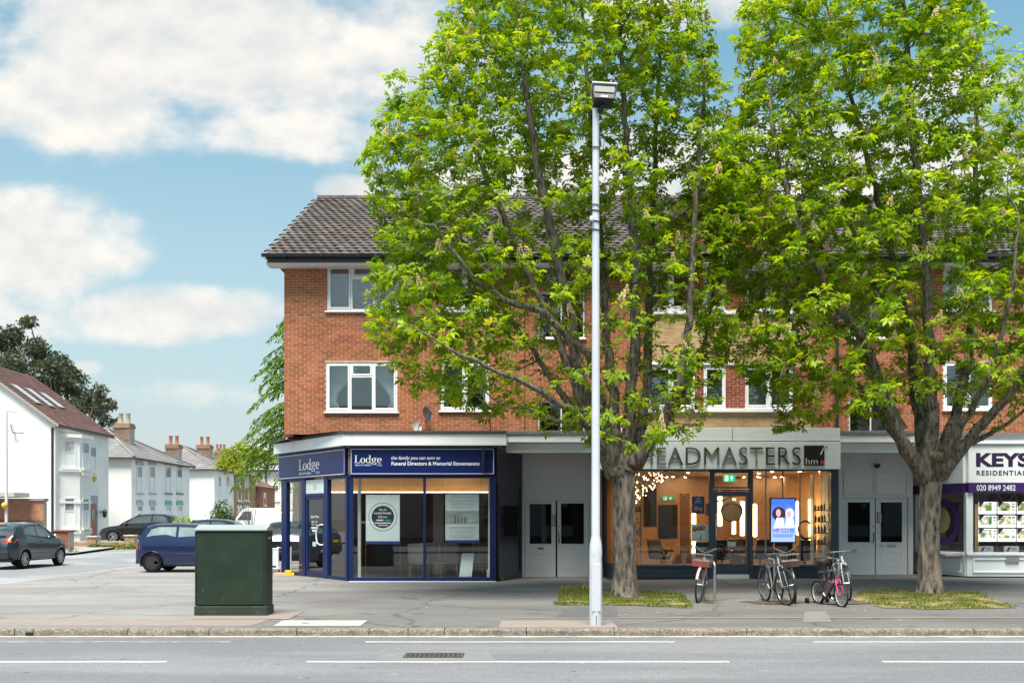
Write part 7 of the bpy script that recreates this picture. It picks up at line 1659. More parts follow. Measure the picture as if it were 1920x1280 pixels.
for (a, b) in ((409, 414), (424, 429)): ya, yb = yat(a), yat(b); d = (ya + yb) / 2; side_window(h3, HX + .01, ya, yb, CAMH + (970 - 938) / 1920 * d, CAMH + (970 - 892) / 1920 * d)
yb0, yb1 = yat(438.5), 88.8; mb = MB(); mb.box(HX + .005, HX + .06, yb0, yb1, 0, 5.2); bk = mb.build('brick_front', m_ybrick, h3)
for (a, b) in ((444, 451), (457, 464)): ya, yb = yat(a), yat(b); d = (ya + yb) / 2; side_window(h3, HX + .07, ya, yb, CAMH + (970 - 938) / 1920 * d, CAMH + (970 - 893) / 1920 * d); side_window(h3, HX + .07, ya, yb, CAMH + (970 - 985) / 1920 * d + .2, CAMH + (970 - 952) / 1920 * d, arch=m_stucco)
chimney(h3, -25.1, 76.0, 5.6, 7.05, .92, 2); chimney(h3, -24.6, 82, 6.0, 7.45, 1.0, 2)
h4 = thing('brick_cottage', 'small red brick cottage with hipped roof past the yellow brick house', 'house', (-23.5, 92, .4)); mb = MB(); mb.box(-27, HX + .3, 89.6, 95, 0, 4.35); mb.build('wall', M('cottage_brick', (.34, .14, .08), .9, var=.25, vscale=5), h4); A = Vector((-24.6, 92, 5.9)); cs = [Vector((HX + .6, 89.3, 4.3)), Vector((HX + .6, 95.3, 4.3)), Vector((-27.3, 95.3, 4.3)), Vector((-27.3, 89.3, 4.3))]
for i in range(4): course_roof(h4, [cs[i], cs[(i + 1) % 4], A, A], 8, M('brown_tile', (.17, .10, .075), .9, var=.2, vscale=2), thick=.03)
side_window(h4, HX + .31, 90.6, 91.5, 2.75, 3.85)
# ---- pale building closing the street
h5 = thing('pale_building', 'pale rendered building with grey roof closing the far end of the street', 'building', (-22, 106, .4)); m_pale = M('pale_render', (.70, .66, .58), .8, var=.12, vscale=.6, col2=(.60, .55, .47), c2scale=.8)
mb = MB(); mb.box(-26.5, -8, 105, 116, 0, 6.6); mb.build('wall', m_pale, h5); course_roof(h5, [(-31, 104.6, 6.5), (-8, 104.6, 6.5), (-10, 110.5, 9.6), (-29.0, 110.5, 9.6)], 12, M('pale_slate', (.30, .31, .33), .8, var=.12, vscale=1)); mb = MB(); mb.box(-31, -26.6, 105.2, 116, 0, 6.5); mb.build('wing', m_stucco, h5)
Tb = Matrix.Translation((0, 104.99, 0))
for x in (-24.9, -22.0, -19.2): side_window(h5, 0, x, x + 1.0, 3.4, 5.0, T=Tb)
mb = MB(); mb.tube([(-25.2, 104.9, 6.4), (-25.2, 104.9, .4)], .07, 6); mb.build('downpipe', m_black, h5); mb = MB(); mb.box(-31, -8, 104.5, 104.62, 6.36, 6.5); mb.build('gutter', m_black, h5); chimney(h5, -31 + .7, 106.5, 7.0, 8.6, 1.1, 3)
h6 = thing('far_roof_building', 'grey roofed block showing above the far houses', 'building', (-33, 128, .4)); mb = MB(); mb.box(-36.5, -27, 128, 136, 0, 8.9); mb.build('wall', m_pale, h6); course_roof(h6, [(-37, 127.6, 8.8), (-26.6, 127.6, 8.8), (-28, 132, 12.0), (-34.5, 132, 12.0)], 8, m_slate_roof); side_window(h6, 0, -31, -30, 6, 7.6, T=Matrix.Translation((0, 127.98, 0)))

# ---- yard at the far left: brick wall, parasol, slim street lamp, gate pier, low garden wall
yw = thing('yard_wall', 'red brick yard wall with grey coping beside the white gable', 'wall', (-22, 44, .15)); d = 44.0; x0, x1 = -27.0, XP(82, d); z1 = ZP(939, d); mb = MB(); mb.box(x0, x1, d, d + .3, 0, z1); mb.build('core', m_ymort, yw); m_yb = M('yard_brick', (.47, .20, .11), .9, var=.2, vscale=3, island=.28, col2=(.33, .13, .08), c2scale=2)
brick_wall(yw, x0, x1, ZP(975, d), z1, d, [], m_yb); brick_wall(yw, x0, x1, .1, ZP(975, d), d, [], M('sooty_brick', (.12, .085, .065), .9, var=.3, vscale=4, island=.3)); mb = MB(); mb.prism([(x0, d - .08, z1), (x1 + .05, d - .08, z1), (x1 + .05, d + .38, z1), (x0, d + .38, z1)], (0, 0, .12)); mb.build('coping', M('coping_grey', (.24, .24, .24), .8), yw, bevel=.02)
t = thing('parasol', 'beige parasol above the brick yard wall', 'parasol', (-22.2, 43, .15)); zc2 = ZP(912, 43); mb = MB(); n = 8; vs = [(-22.2, 43, zc2 + .25)]; R1 = 1.75
vs += [(-22.2 + R1 * math.cos(2 * PI * i / n + .39), 43 + R1 * math.sin(2 * PI * i / n + .39), zc2 - .25) for i in range(n)] + [(-22.2 + R1 * 1.01 * math.cos(2 * PI * i / n + .39), 43 + R1 * 1.01 * math.sin(2 * PI * i / n + .39), zc2 - .43) for i in range(n)]
mb.add(vs, [(0, 1 + i, 1 + (i + 1) % n) for i in range(n)] + [(1 + i, 1 + n + i, 1 + n + (i + 1) % n, 1 + (i + 1) % n) for i in range(n)]); o = mb.build('canopy', M('beige_canvas', (.62, .55, .45), .9, var=.06), t); sm = o.modifiers.new('thick', 'SOLIDIFY'); sm.thickness = .01; mb = MB(); mb.tube([(-22.2, 43, .15), (-22.2, 43, zc2 + .3)], .03, 8); mb.build('pole', m_black, t); mb = MB(); mb.lathe([(.3, 0), (.3, .06), (.06, .1)], 14, Matrix.Translation((-22.2, 43, .15))); mb.build('base', m_black, t)
d = 40.0; x = XP(12, d); zt_ = ZP(772, d); t = thing('street_lamp', 'slim pale street lamp with an amber globe at the far left', 'street lamp', (x, d, .05)); mb = MB(); mb.tube([(x, d, .0), (x, d, 1.2), (x, d, zt_)], [.085, .06, .045], 10); mb.build('pole', M('pale_pole', (.62, .64, .68), .5), t, smooth=True); mb = MB(); mb.tube([(x, d, zt_), (x + .10, d, zt_ + .03), (x + .42, d, zt_ - .02)], .022, 6); mb.build('arm', M('grey_arm', (.35, .36, .38), .5), t); mb = MB(); mb.ball((x - .02, d - .10, ZP(947, d)), .12, 14, 9); mb.build('amber_globe', M('amber', (.80, .42, .03), .3), t, smooth=True)
t = thing('gate_pier', 'dark red brick gate pier behind the dark car', 'pier', (-20.6, 46, .2)); z1 = ZP(996, 46.0); x0, x1 = XP(100, 46), XP(128, 46); mb = MB(); mb.box(x0, x1, 46.0, 46.6, 0, z1); mb.build('core', m_ymort, t); brick_wall(t, x0, x1, .1, z1, 46.0, [], m_brick_dk); mb = MB(); mb.box(x0 - .04, x1 + .04, 45.94, 46.66, z1, z1 + .06); mb.build('cap', m_brick_dk, t)
t = thing('garden_wall', 'low yellow brick garden wall with two piers', 'wall', (-19.3, 48.4, .25)); d = 48.4; x0, x1, z1 = XP(128, d), XP(238, d), ZP(1014, d); mb = MB(); mb.box(x0, x1, d, d + .22, 0, z1); mb.build('core', m_ymort, t); brick_wall(t, x0, x1, .12, z1, d, [], m_ybrick)
for (a, b, py) in ((166, 182, 1007), (235, 253, 1005)):
    xa, xb, zz = XP(a, d), XP(b, d), ZP(py, d); mb = MB(); mb.box(xa, xb, d - .12, d + .34, 0, zz); p = mb.build('pier', m_ymort, t); brick_wall(p, xa, xb, .1, zz, d - .12, [], m_ybrick); mb = MB(); mb.box(xa - .04, xb + .04, d - .17, d + .39, zz, zz + .07); mb.build('pier_cap', M('stone_cap', (.52, .45, .36), .8), p, bevel=.015)

# ---- terrace across the main road, behind the camera (shows in the shop glass)
op = thing('opposite_terrace', 'white terrace with dark arched windows across the main road', 'building', (0, -9.0, 0)); mb = MB(); mb.box(-48, 52, -17, -9.0, -.2, 6.4); mb.build('wall', M('opposite_render', (.36, .37, .37), .8, var=.1, vscale=.5), op); mb = MB(); mb.prism([(-48, -8.6, 6.4), (-48, -17.4, 6.4), (-48, -13, 9.2)], (100, 0, 0)); mb.build('roof', M('opposite_roof', (.10, .085, .08), .9, var=.2), op)
for i in range(26):
    x = -46 + i * 3.8; w = 1.25; zb3 = 1.15; mb = MB(); mb.poly([(x - w, -8.97, zb3), (x + w, -8.97, zb3)] + [(x + w * math.cos(PI * k / 12), -8.97, 2.3 + w * .9 * math.sin(PI * k / 12)) for k in range(13)]); wn = mb.build('arched_window', M('opposite_glass', (.03, .035, .035), .2), op)
    for a in (60, 120): mb = MB(); mb.tube([(x, -8.95, 2.3), (x + w * math.cos(R(a)), -8.95, 2.3 + w * .9 * math.sin(R(a)))], .04, 5); mb.build('glazing_bar', m_white, wn)
    mb = MB(); mb.box(x - 1.0, x + 1.0, -8.99, -8.96, 4.1, 5.7); mb.build('upper_window', M('opposite_glass'), op)
mb = MB(); mb.box(-48, 52, -8.99, -8.93, -.1, .45); mb.build('plinth', M('opposite_plinth', (.10, .10, .10), .8), op)
mb = MB(); vs, fs = text_mesh('WoK', w=3.4, h=1.0); mb.add([(-3.2 - p[0], -8.9, p[2] + 4.15 - .0) for p in vs], fs); mb.build('wall_lettering', M('white_letters', (.85, .85, .85), .5), op)
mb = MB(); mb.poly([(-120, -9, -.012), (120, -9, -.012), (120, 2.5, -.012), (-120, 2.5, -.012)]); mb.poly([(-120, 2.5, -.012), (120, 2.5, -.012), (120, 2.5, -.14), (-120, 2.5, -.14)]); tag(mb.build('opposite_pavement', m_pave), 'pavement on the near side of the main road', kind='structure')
# ================================================================== street furniture, cars and bicycles
random.seed(5)
# ---- green cabinet
d = 17.1; x0, x1 = XP(365.5, d), XP(500.5, d); dp = .46; zt = ZP(992.5, d); zr_ = ZP(983, d + .22); t = thing('utility_cabinet', 'large dark green metal utility cabinet on the pavement', 'cabinet', ((x0 + x1) / 2, d, 0)); m_green = M('cabinet_green', (.015, .029, .018), .5, var=.14, vscale=2.0, bump=.05, bscale=25, col2=(.020, .036, .022), c2scale=3.5, spec=.35)
mb = MB(); mb.box(x0 + .01, x1 - .01, d + .012, d + dp, .17, zt - .02); mb.build('body', m_green, t, bevel=.012); mb = MB(); mb.box(x0 - .012, x1 + .008, d - .012, d + dp + .012, .0, .165); mb.build('plinth', M('cabinet_dusty', (.020, .034, .022), .6, var=.2, vscale=4, col2=(.065, .062, .052), c2scale=7, c2lo=.5, c2hi=.72), t, bevel=.012)
mb = MB(); mb.box(x0 + .03, x1 - .05, d - .006, d + .011, .185, zt - .045); dd = mb.build('door', m_green, t, bevel=.006)
mb = MB(); mb.box(x0 + .0, x0 + .026, d - .004, d + .0115, .175, zt - .03); mb.box(x1 - .045, x1 - .012, d - .004, d + .0115, .175, zt - .03); mb.build('edge_strip', m_green, t, bevel=.004)
mb = MB(); mb.prism([(x0 - .005, d - .03, zt - .02), (x0 - .005, d - .03, zt + .01), (x0 - .005, d + dp / 2, zr_), (x0 - .005, d + dp + .03, zt + .01), (x0 - .005, d + dp + .03, zt - .02)], (x1 - x0 + .01, 0, 0)); mb.build('roof', M('cabinet_lid_sky_sheen', (.30, .33, .32), .3, var=.1), t, bevel=.008)  # lid paler than the green body: sky reflection put into its colour
mb = MB(); mb.box(x1 - .009, x1 - .002, d + .10, d + .34, zt - .16, zt - .12); mb.build('vent', M('vent_dark', (.25, .27, .25), .5), t); mb = MB(); mb.box(x1 - .009, x1 - .003, d + .20, d + .24, zt - .30, zt - .24); mb.build('lock', m_chrome, t)
for (px, py, h) in ((380, 1109, .05), (417, 1126, .05)): mb = MB(); mb.box(XP(px, d), XP(px, d) + .012, d - .010, d - .0065, ZP(py, d), ZP(py, d) + h); mb.build('scratch', M('cabinet_scratch', (.07, .10, .075), .6), dd)

# ---- white lamp post with flood light
d = 15.62; x = XP(1117, d); m_post = M('grey_white_paint', (.56, .58, .62), .45, var=.07, vscale=3, col2=(.46, .475, .50), c2scale=9, c2lo=.6, c2hi=.75); t = thing('lamp_post', 'tall pale grey lamp post with a square flood light', 'street lamp', (x, d, 0)); zb_ = ZP(1021, d); ztp = ZP(205, d)
mb = MB(); mb.lathe([(.098, -.02), (.098, zb_ - .10), (.092, zb_), (.072, zb_ + .10), (.066, zb_ + .14), (.0555, ztp - 1.8), (.05, ztp)], 20, Matrix.Translation((x, d, 0))); mb.build('column', m_post, t, smooth=28)
mb = MB(); mb.box(x - .065, x + .065, d - .101, d - .094, .22, zb_ - .28); mb.build('access_door', m_post, t, bevel=.004); mb = MB(); mb.box(x - .004, x + .004, d - .104, d - .098, .02, .16); mb.build('slot', m_black, t)
for py in (278, 385, 396, 416, 432): mb = MB(); z = ZP(py, d); mb.tube([(x + .064 * math.cos(2 * PI * k / 18), d + .064 * math.sin(2 * PI * k / 18), z + .006 * math.sin(4 * PI * k / 18)) for k in range(18)], .008, 5, closed=True); mb.build('strap', m_black if py != 385 else m_grey_flash, t)
mb = MB(); mb.tube([(x + .09, d - .06, ZP(1040, d)), (x + .105, d - .05, ZP(1085, d)), (x + .10, d - .06, ZP(1110, d))], .006, 5); mb.build('cable', m_black, t)
c = W(1109, 411, d - .07); mb = MB(); mb.box(c.x - .03, c.x + .03, d - .13, d - .04, c.z - .035, c.z + .035); mb.build('sensor_box', m_post, t, bevel=.01)
hw = W(1131, 186, d); mb = MB(); Th = Matrix.Translation((hw.x, d - .02, hw.z)) @ Matrix.Rotation(R(3.5), 4, 'Y') @ Matrix.Rotation(R(-14), 4, 'X')
vs = [(-.155, -.17, -.12), (.155, -.17, -.12), (.185, -.15, .115), (-.185, -.15, .115), (-.14, .10, -.11), (.14, .10, -.11), (.17, .12, .11), (-.17, .12, .11)]; mb = MB(Th); mb.add(vs, [(0, 1, 2, 3), (1, 5, 6, 2), (5, 4, 7, 6), (4, 0, 3, 7), (3, 2, 6, 7), (4, 5, 1, 0)]); hd = mb.build('lamp_head', M('black_casting', (.018, .018, .02), .5), t, bevel=.012)
mb = MB(Th); mb.add([(-.145, -.176, -.015), (.145, -.176, -.015), (.155, -.165, .095), (-.155, -.165, .095)], [(0, 1, 2, 3)]); o = mb.build('lamp_glass', M('frosted_lens', (.13, .145, .135), .5, var=.12, vscale=12), t); mb = MB(Th); mb.box(-.195, .195, -.19, .14, .126, .150); mb.build('hood', M('hood_pale', (.50, .54, .58), .4), t, bevel=.006); mb = MB(Th); mb.box(-.05, .05, -.177, -.172, -.105, -.075); mb.build('name_plate', m_ink_white, t)
mb = MB(); mb.tube([Th @ Vector((0, 0, -.10)), Th @ Vector((-.02, .0, -.19)), (x + .015, d, ztp - .05)], [.045, .035, .03], 8); mb.build('bracket', M('black_casting'), t, smooth=True)

# ---- A-board by the corner shop
d = 31.0; xa, xb = XP(508, d), XP(522, d); t = thing('pavement_sign', 'white and blue folding pavement sign beside the blue shop', 'sign', (xa, d, 0)); zt2 = ZP(1027, d); mb = MB(); mb.frame(xa - .35, xb, .08, zt2, .05, d, d + .03); mb.build('frame', m_white, t, bevel=.015); mb = MB(); mb.box(xa - .30, xb - .05, d + .01, d + .02, .13, zt2 - .05); mb.build('panel', m_paper, t); mb = MB(); mb.box(xa - .28, xb - .07, d + .006, d + .009, ZP(1067, d), ZP(1060, d)); mb.build('blue_strip', m_blue_sign, t); mb = MB(); mb.box(xa - .38, xb + .03, d - .12, d + .16, 0, .075); mb.build('base', M('grey_base', (.2, .2, .21), .7), t, bevel=.02)
t = thing('barrier', 'white tubular barrier at the corner of the blue shop', 'barrier', (XP(527, 33), 33, 0)); xa, xb = XP(521, 33), XP(545, 33); mb = MB(); zt2 = ZP(1026, 33); mb.tube([(xa, 33, 0), (xa, 33, zt2), (xb, 33, zt2), (xb, 33, 0)], .04, 8); mb.build('hoop', m_white, t); mb = MB(); mb.lathe([(.09, 0), (.09, .02), (.05, .03)], 10, Matrix.Translation((xa, 33, 0))); mb.build('foot', m_white, t)

# ------------------------------------------------------------------ cars
m_tyre = M('tyre_rubber', (.007, .007, .007), .9, spec=.25); m_carglass = M('car_window', (.07, .085, .085), .04, var=.5, vscale=2.5, coat=.6); m_trim = M('car_trim', (.02, .02, .022), .6); m_alloy = M('alloy', (.50, .50, .51), .3, .8); m_red_lens = M('red_lens', (.55, .02, .015), .15, coat=.5); m_amber_lens = M('amber_lens', (.75, .25, .02), .15, coat=.5); m_head_lens = M('head_lens', (.55, .57, .58), .08, coat=.6); m_plate_y = M('yellow_plate', (.72, .48, .02), .5); m_cabin = M('car_cabin', (.03, .03, .033), .8)
def lerp_tab(tab, x):
    if x <= tab[0][0]: return tab[0][1]
    for (a, va), (b, vb) in zip(tab[:-1], tab[1:]):
        if x <= b:
            t = (x - a) / (b - a); t = t * t * (3 - 2 * t) if False else t; return va + (vb - va) * t
    return tab[-1][1]
def car(name, label, loc, rz, paint, S, group=None):
    """length along local +x (nose), sides at +-y. S: spec of side profile tables"""
    t = thing(name, label, 'car', loc, rz, group); Lf, Lr = S['x1'], S['x0']; W2 = S['w'] / 2; R_ = S['wr']; wx = S['wheels']; ar = R_ + .055
    xs = sorted(set([round(v, 3) for v in list(np.linspace(Lr, Lf, 37))] + [round(w + ar * math.cos(a), 3) for w in wx for a in np.linspace(0, PI, 13)]))
    def sill(x):
        z = lerp_tab(S['sill'], x)
        for w in wx:
            q = abs(x - w)
            if q < ar: z = max(z, R_ + math.sqrt(ar * ar - q * q) * 1.0 - .02)
        return z
    belt = lambda x: lerp_tab(S['belt'], x); roof = lambda x: max(lerp_tab(S['roof'], x), belt(x) + .002); wid = lambda x: W2 * lerp_tab(S['plan'], x)
    def half(x, z):
        zb, zr, zs = belt(x), roof(x), lerp_tab(S['sill'], x); w = wid(x)
        if z <= zb: q = (z - zs) / max(zb - zs, .01); return w * (.955 + .045 * math.sin(min(max(q, 0), 1) * PI * .9) - .03 * max(q - .75, 0) * 4 * .5)
        q = (z - zb) / max(S['rmax'] - zb, .05); return w * (.94 - .20 * q)
    rings = []
    for x in xs:
        zs, zb, zr = sill(x), belt(x), roof(x); ring = []
        low = [zs + (zb - zs) * q for q in (0, .12, .3, .5, .7, .86, 1.0)]
        for z in low: ring.append((half(x, z), z))
        hh = zr - zb
        if hh > .03:
            for q in (.35, .7, .9): ring.append((half(x, zb + hh * q), zb + hh * q))
            yt = half(x, zr); ring.append((yt * .90, zr - .012)); ring.append((yt * .55, zr + .012)); ring.append((0, zr + .022))
        else:
            yb = half(x, zb); crown = .035
            for q, e in ((.96, .25), (.88, .45), (.75, .65), (.62, .8), (.35, .95), (0, 1.0)): ring.append((yb * q, zb + crown * e))
        rings.append([(x, y, z) for y, z in ring])
    k = len(rings[0]); mb = MB(); vs = []; fs = []
    for rg in rings: vs += rg + [(p[0], -p[1], p[2]) for p in rg[:-1]]
    m = 2 * k - 1
    for i in range(len(rings) - 1):
        for j in range(k - 1): a = i * m; b = (i + 1) * m; fs.append((a + j, b + j, b + j + 1, a + j + 1))
        for j in range(k - 1):
            a = i * m; b = (i + 1) * m; p = k + j; q = k + j + 1 if j < k - 2 else k - 1; fs.append((a + p, a + q, b + q, b + p))
    for e, (i, sgn) in enumerate(((0, 1), (len(rings) - 1, -1))):
        a = i * m; loop = [a + j for j in range(k)] + [a + k + j for j in range(k - 2, -1, -1)]; fs.append(tuple(loop if sgn < 0 else loop[::-1]))
    mb.add(vs, fs); body = mb.build('body', paint, t, smooth=38, local=True)
    # underside and cabin block
    mb = MB(); mb.box(Lr + .12, Lf - .12, -W2 * .80, W2 * .80, S['sill'][1][1] * .75, .62); mb.build('underbody', m_trim, t, local=True)
    # side windows as patches on the body surface
    for poly in S['windows']:
        for sg in (1, -1):
            mb = MB(); e = .006; mb.poly([(x, sg * (half(x, z) + e), z) for x, z in (poly if sg < 0 else poly[::-1])]); mb.build('window', S['glass'], t, local=True)
    for nm, mat, poly in S.get('side', ()):
        for sg in (1, -1): mb = MB(); mb.poly([(x, sg * (half(x, z) + .009), z) for x, z in (poly if sg < 0 else poly[::-1])]); mb.build(nm, mat, t, local=True)
    for sg in (1, -1):
        mb = MB(); mb.tube([(x, sg * (half(x, z) + .007), z) for x, z in S['winline']], .010, 5, closed=True); mb.build('window_trim', m_trim, t, local=True)
        for ln in S['lines']: mb = MB(); mb.tube([(x, sg * (half(x, z) + .001), z) for x, z in ln], .0045, 4); mb.build('panel_gap', m_trim, t, local=True)
        for (hx, hz) in S['handles']: mb = MB(); mb.box(hx - .09, hx + .09, sg * (half(hx, hz) + .005) - .012, sg * (half(hx, hz) + .005) + .016, hz - .014, hz + .014); mb.build('door_handle', S.get('handle_mat', paint), t, local=True, bevel=.006)
        for w in wx:      # wheel arch lip
            mb = MB(); mb.tube([(w + (ar + .0) * math.cos(a), sg * (half(w + ar * math.cos(a), .55) + .0), R_ - .02 + ar * math.sin(a)) for a in np.linspace(.05, PI - .05, 16)], .013 if not S.get('cladding') else .028, 5); mb.build('wheel_arch', S.get('arch_mat', paint), t, local=True)
        mx, mz = S['mirror']; mb = MB(); mb.ball((mx, sg * (half(mx, mz) + .11), mz + .03), .10, 12, 8, (.75, 1.0, .72)); mb.build('mirror', S.get('mirror_mat', paint), t, local=True, smooth=True); mb = MB(); mb.tube([(mx + .02, sg * half(mx, mz), mz - .03), (mx, sg * (half(mx, mz) + .07), mz)], .02, 6); mb.build('mirror_arm', m_trim, t, local=True)
    # glazing front and rear: strips across the body
    for nm, tab in (('windscreen', S['wscr']), ('rear_window', S['rscr'])):
        mb = MB(); (xa, za), (xb, zb2) = tab; rows = []
        for q in np.linspace(0, 1, 5):
            x, z = xa + (xb - xa) * q, za + (zb2 - za) * q; hw_ = half(x, z) * .90; rows.append([(x + S['bulge'] * (1 - (yy / hw_) ** 2) * (1 if nm == 'windscreen' else -1) * .5, yy, z + .016) for yy in np.linspace(-hw_, hw_, 9)])
        vs = [p for r_ in rows for p in r_]; fs = [(i * 9 + j, i * 9 + j + 1, (i + 1) * 9 + j + 1, (i + 1) * 9 + j) for i in range(4) for j in range(8)]; mb.add(vs, fs); mb.build(nm, S['glass'], t, local=True, smooth=80)
    for w in wx:
        for sg in (1, -1):
            y = sg * (W2 - .115); Mw = Matrix.Translation((w, y, R_)) @ Matrix.Rotation(R(90 if sg < 0 else -90), 4, 'X'); tw = .20
            mb = MB(Mw); rr = R_; mb.lathe([(rr * .66, -tw / 2), (rr * .90, -tw / 2), (rr * .985, -tw * .36), (rr, -tw * .2), (rr, tw * .2), (rr * .985, tw * .36), (rr * .90, tw / 2), (rr * .66, tw / 2 - .01)], 30); wh = mb.build('wheel', m_tyre, t, local=True, smooth=30)
            mb = MB(Mw); mb.lathe([(rr * .665, tw * .46), (rr * .63, tw * .44), (rr * .60, tw * .15), (rr * .2, tw * .12), (.001, tw * .12)], 26); mb.build('rim', S['rim_dark'], wh, local=True, smooth=30)
            ns = S['spokes']; mb = MB(Mw)
            for q in range(ns):
                a = 2 * PI * q / ns; cs, sn2 = math.cos(a), math.sin(a); wv_ = rr * S['spoke_w']
                pts = [(rr * .10, -wv_), (rr * .64, -wv_ * 1.15), (rr * .64, wv_ * 1.15), (rr * .10, wv_)]; mb.prism([(u * cs - v * sn2, u * sn2 + v * cs, tw * .36) for u, v in pts], (0, 0, tw * .10 + .0007 * q))
            mb.lathe([(rr * .17, tw * .34), (rr * .16, tw * .47), (.001, tw * .48)], 14); mb.lathe([(rr * .60, tw * .38), (rr * .60, tw * .47), (rr * .67, tw * .47), (rr * .67, tw * .40)], 26); mb.build('spokes', S['rim_mat'], wh, local=True)
    # lamps
    for (nm, mat, pts, dpt) in S['lamps']:
        for sg in (1, -1):
            mb = MB(); mb.poly([(x + dpt, sg * (min(yy * W2, half(x, z)) + (.008 if yy > .96 else 0)), z) for x, yy, z in (pts if sg > 0 else pts[::-1])]); mb.build(nm, mat, t, local=True)
    px_, pz = S['plate']; mb = MB(); mb.box(px_ - .012, px_ + .012, -.26, .26, pz - .055, pz + .055); pb = mb.build('number_plate', m_plate_y, t, local=True)
    if S.get('ptext'):
        vs, f2 = text_mesh(S['ptext'], w=.46, h=.075, bold=.03); mb = MB(); mb.add([(px_ - .0135, .23 - p[0], pz - .037 + p[2]) for p in vs], f2); mb.build('plate_lettering', m_ink, t, local=True)
    mb = MB(); zb4 = S['sill'][1][1]; mb.box(Lr - .012, Lr + .10, -W2 * .80, W2 * .80, zb4 + .02, zb4 + .14); mb.build('bumper_strip', m_trim, t, local=True, bevel=.02)
    return t
def mirror_poly(p): return p
# three-door hatchback: overall 3.9 x 1.65 x 1.46
m_cblue = M('deep_blue_car_paint', (.004, .014, .060), .25, 0, var=.05, vscale=1, coat=.5)
hatch = dict(x0=-1.95, x1=1.95, w=1.65, wr=.30, wheels=(-1.22, 1.24), rmax=1.46,
    sill=[(-1.95, .36), (-1.75, .24), (0, .22), (1.7, .22), (1.95, .34)], plan=[(-1.95, .80), (-1.86, .90), (-1.6, .975), (-.8, 1), (.8, 1), (1.5, .965), (1.8, .87), (1.95, .72)],
    belt=[(-1.95, .70), (-1.92, .86), (-1.80, 1.0), (-1.2, 1.0), (0, .975), (.85, .935), (1.05, .90), (1.5, .80), (1.80, .72), (1.95, .56)], roof=[(-1.95, .5), (-1.86, .90), (-1.72, 1.16), (-1.55, 1.38), (-1.2, 1.445), (-.5, 1.46), (.05, 1.43), (.45, 1.28), (.80, 1.08), (1.05, .90), (1.2, .5), (1.95, .4)],
    windows=[[(-1.50, 1.04), (-.52, 1.02), (-.52, 1.36), (-1.05, 1.36), (-1.30, 1.29)], [(-.44, 1.02), (.64, .985), (.34, 1.23), (.02, 1.345), (-.44, 1.36)]], winline=[(-1.53, 1.025), (.70, .97), (.36, 1.25), (.02, 1.365), (-.5, 1.385), (-1.06, 1.38), (-1.34, 1.30)],
    lines=[[(-.48, .96), (-.50, .60), (-.46, .28)], [(.72, .92), (.78, .6), (.74, .28)], [(-.48, .28), (.74, .28)], [(-1.2, .575), (-.4, .575), (.7, .58)], [(-1.72, .93), (-1.70, .72), (-1.76, .55)]], handles=[(-.30, .80)], mirror=(.68, .95), wscr=((1.02, .915), (.10, 1.415)), rscr=((-1.84, .96), (-1.58, 1.36)), bulge=.06,
    glass=m_carglass, rim_mat=M('black_steel_wheel', (.022, .022, .023), .55), rim_dark=M('wheel_dark', (.015, .015, .015), .7), spokes=8, spoke_w=.12, handle_mat=m_cblue,
    lamps=[('tail_light', m_red_lens, [(-1.93, .74, .68), (-1.80, .99, .66), (-1.78, .985, .90), (-1.90, .74, .90)], -.004), ('headlight', m_head_lens, [(1.93, .55, .62), (1.72, .93, .66), (1.62, .95, .78), (1.86, .58, .74)], .01)], plate=(-1.955, .66), ptext=None)
def tail(v):
    if isinstance(v, (int, float)): return -1.22 + (v + 1.22) * .72 if v < -1.22 else v
for k_ in ('sill', 'plan', 'belt', 'roof', 'winline', 'wscr', 'rscr'): hatch[k_] = [(tail(a), b) for a, b in hatch[k_]]
for k_ in ('windows', 'lines'): hatch[k_] = [[(tail(a), b) for a, b in p] for p in hatch[k_]]
five = dict(hatch); hatch['lamps'] = [(n, m_, [(tail(a), b, c) for a, b, c in p], q) for n, m_, p, q in hatch['lamps']]; hatch['x0'] = tail(-1.95); hatch['plate'] = (tail(-1.955), .66); hatch['side'] = [('tail_light', m_red_lens, [(-1.72, .68), (-1.58, .69), (-1.60, .94), (-1.70, .93)]), ('rubbing_strip', m_trim, [(-.86, .545), (-.52, .54), (-.52, .575), (-.86, .58)]), ('rubbing_strip', m_trim, [(-.44, .54), (.70, .545), (.70, .58), (-.44, .575)]), ('bumper_corner', m_trim, [(-1.70, .44), (-1.56, .43), (-1.56, .47), (-1.70, .48)])]; hatch['glass'] = M('pale_car_window', (.20, .255, .255), .05, var=.4, vscale=2.2, coat=.6)
def bottom(y): return gz(-11, y)
car('blue_hatchback', 'deep blue three-door hatchback parked behind the green cabinet', (XP(284, 30.6) + 1.22, 31.42, gz(-11, 31.4)), 0.0, m_cblue, hatch)
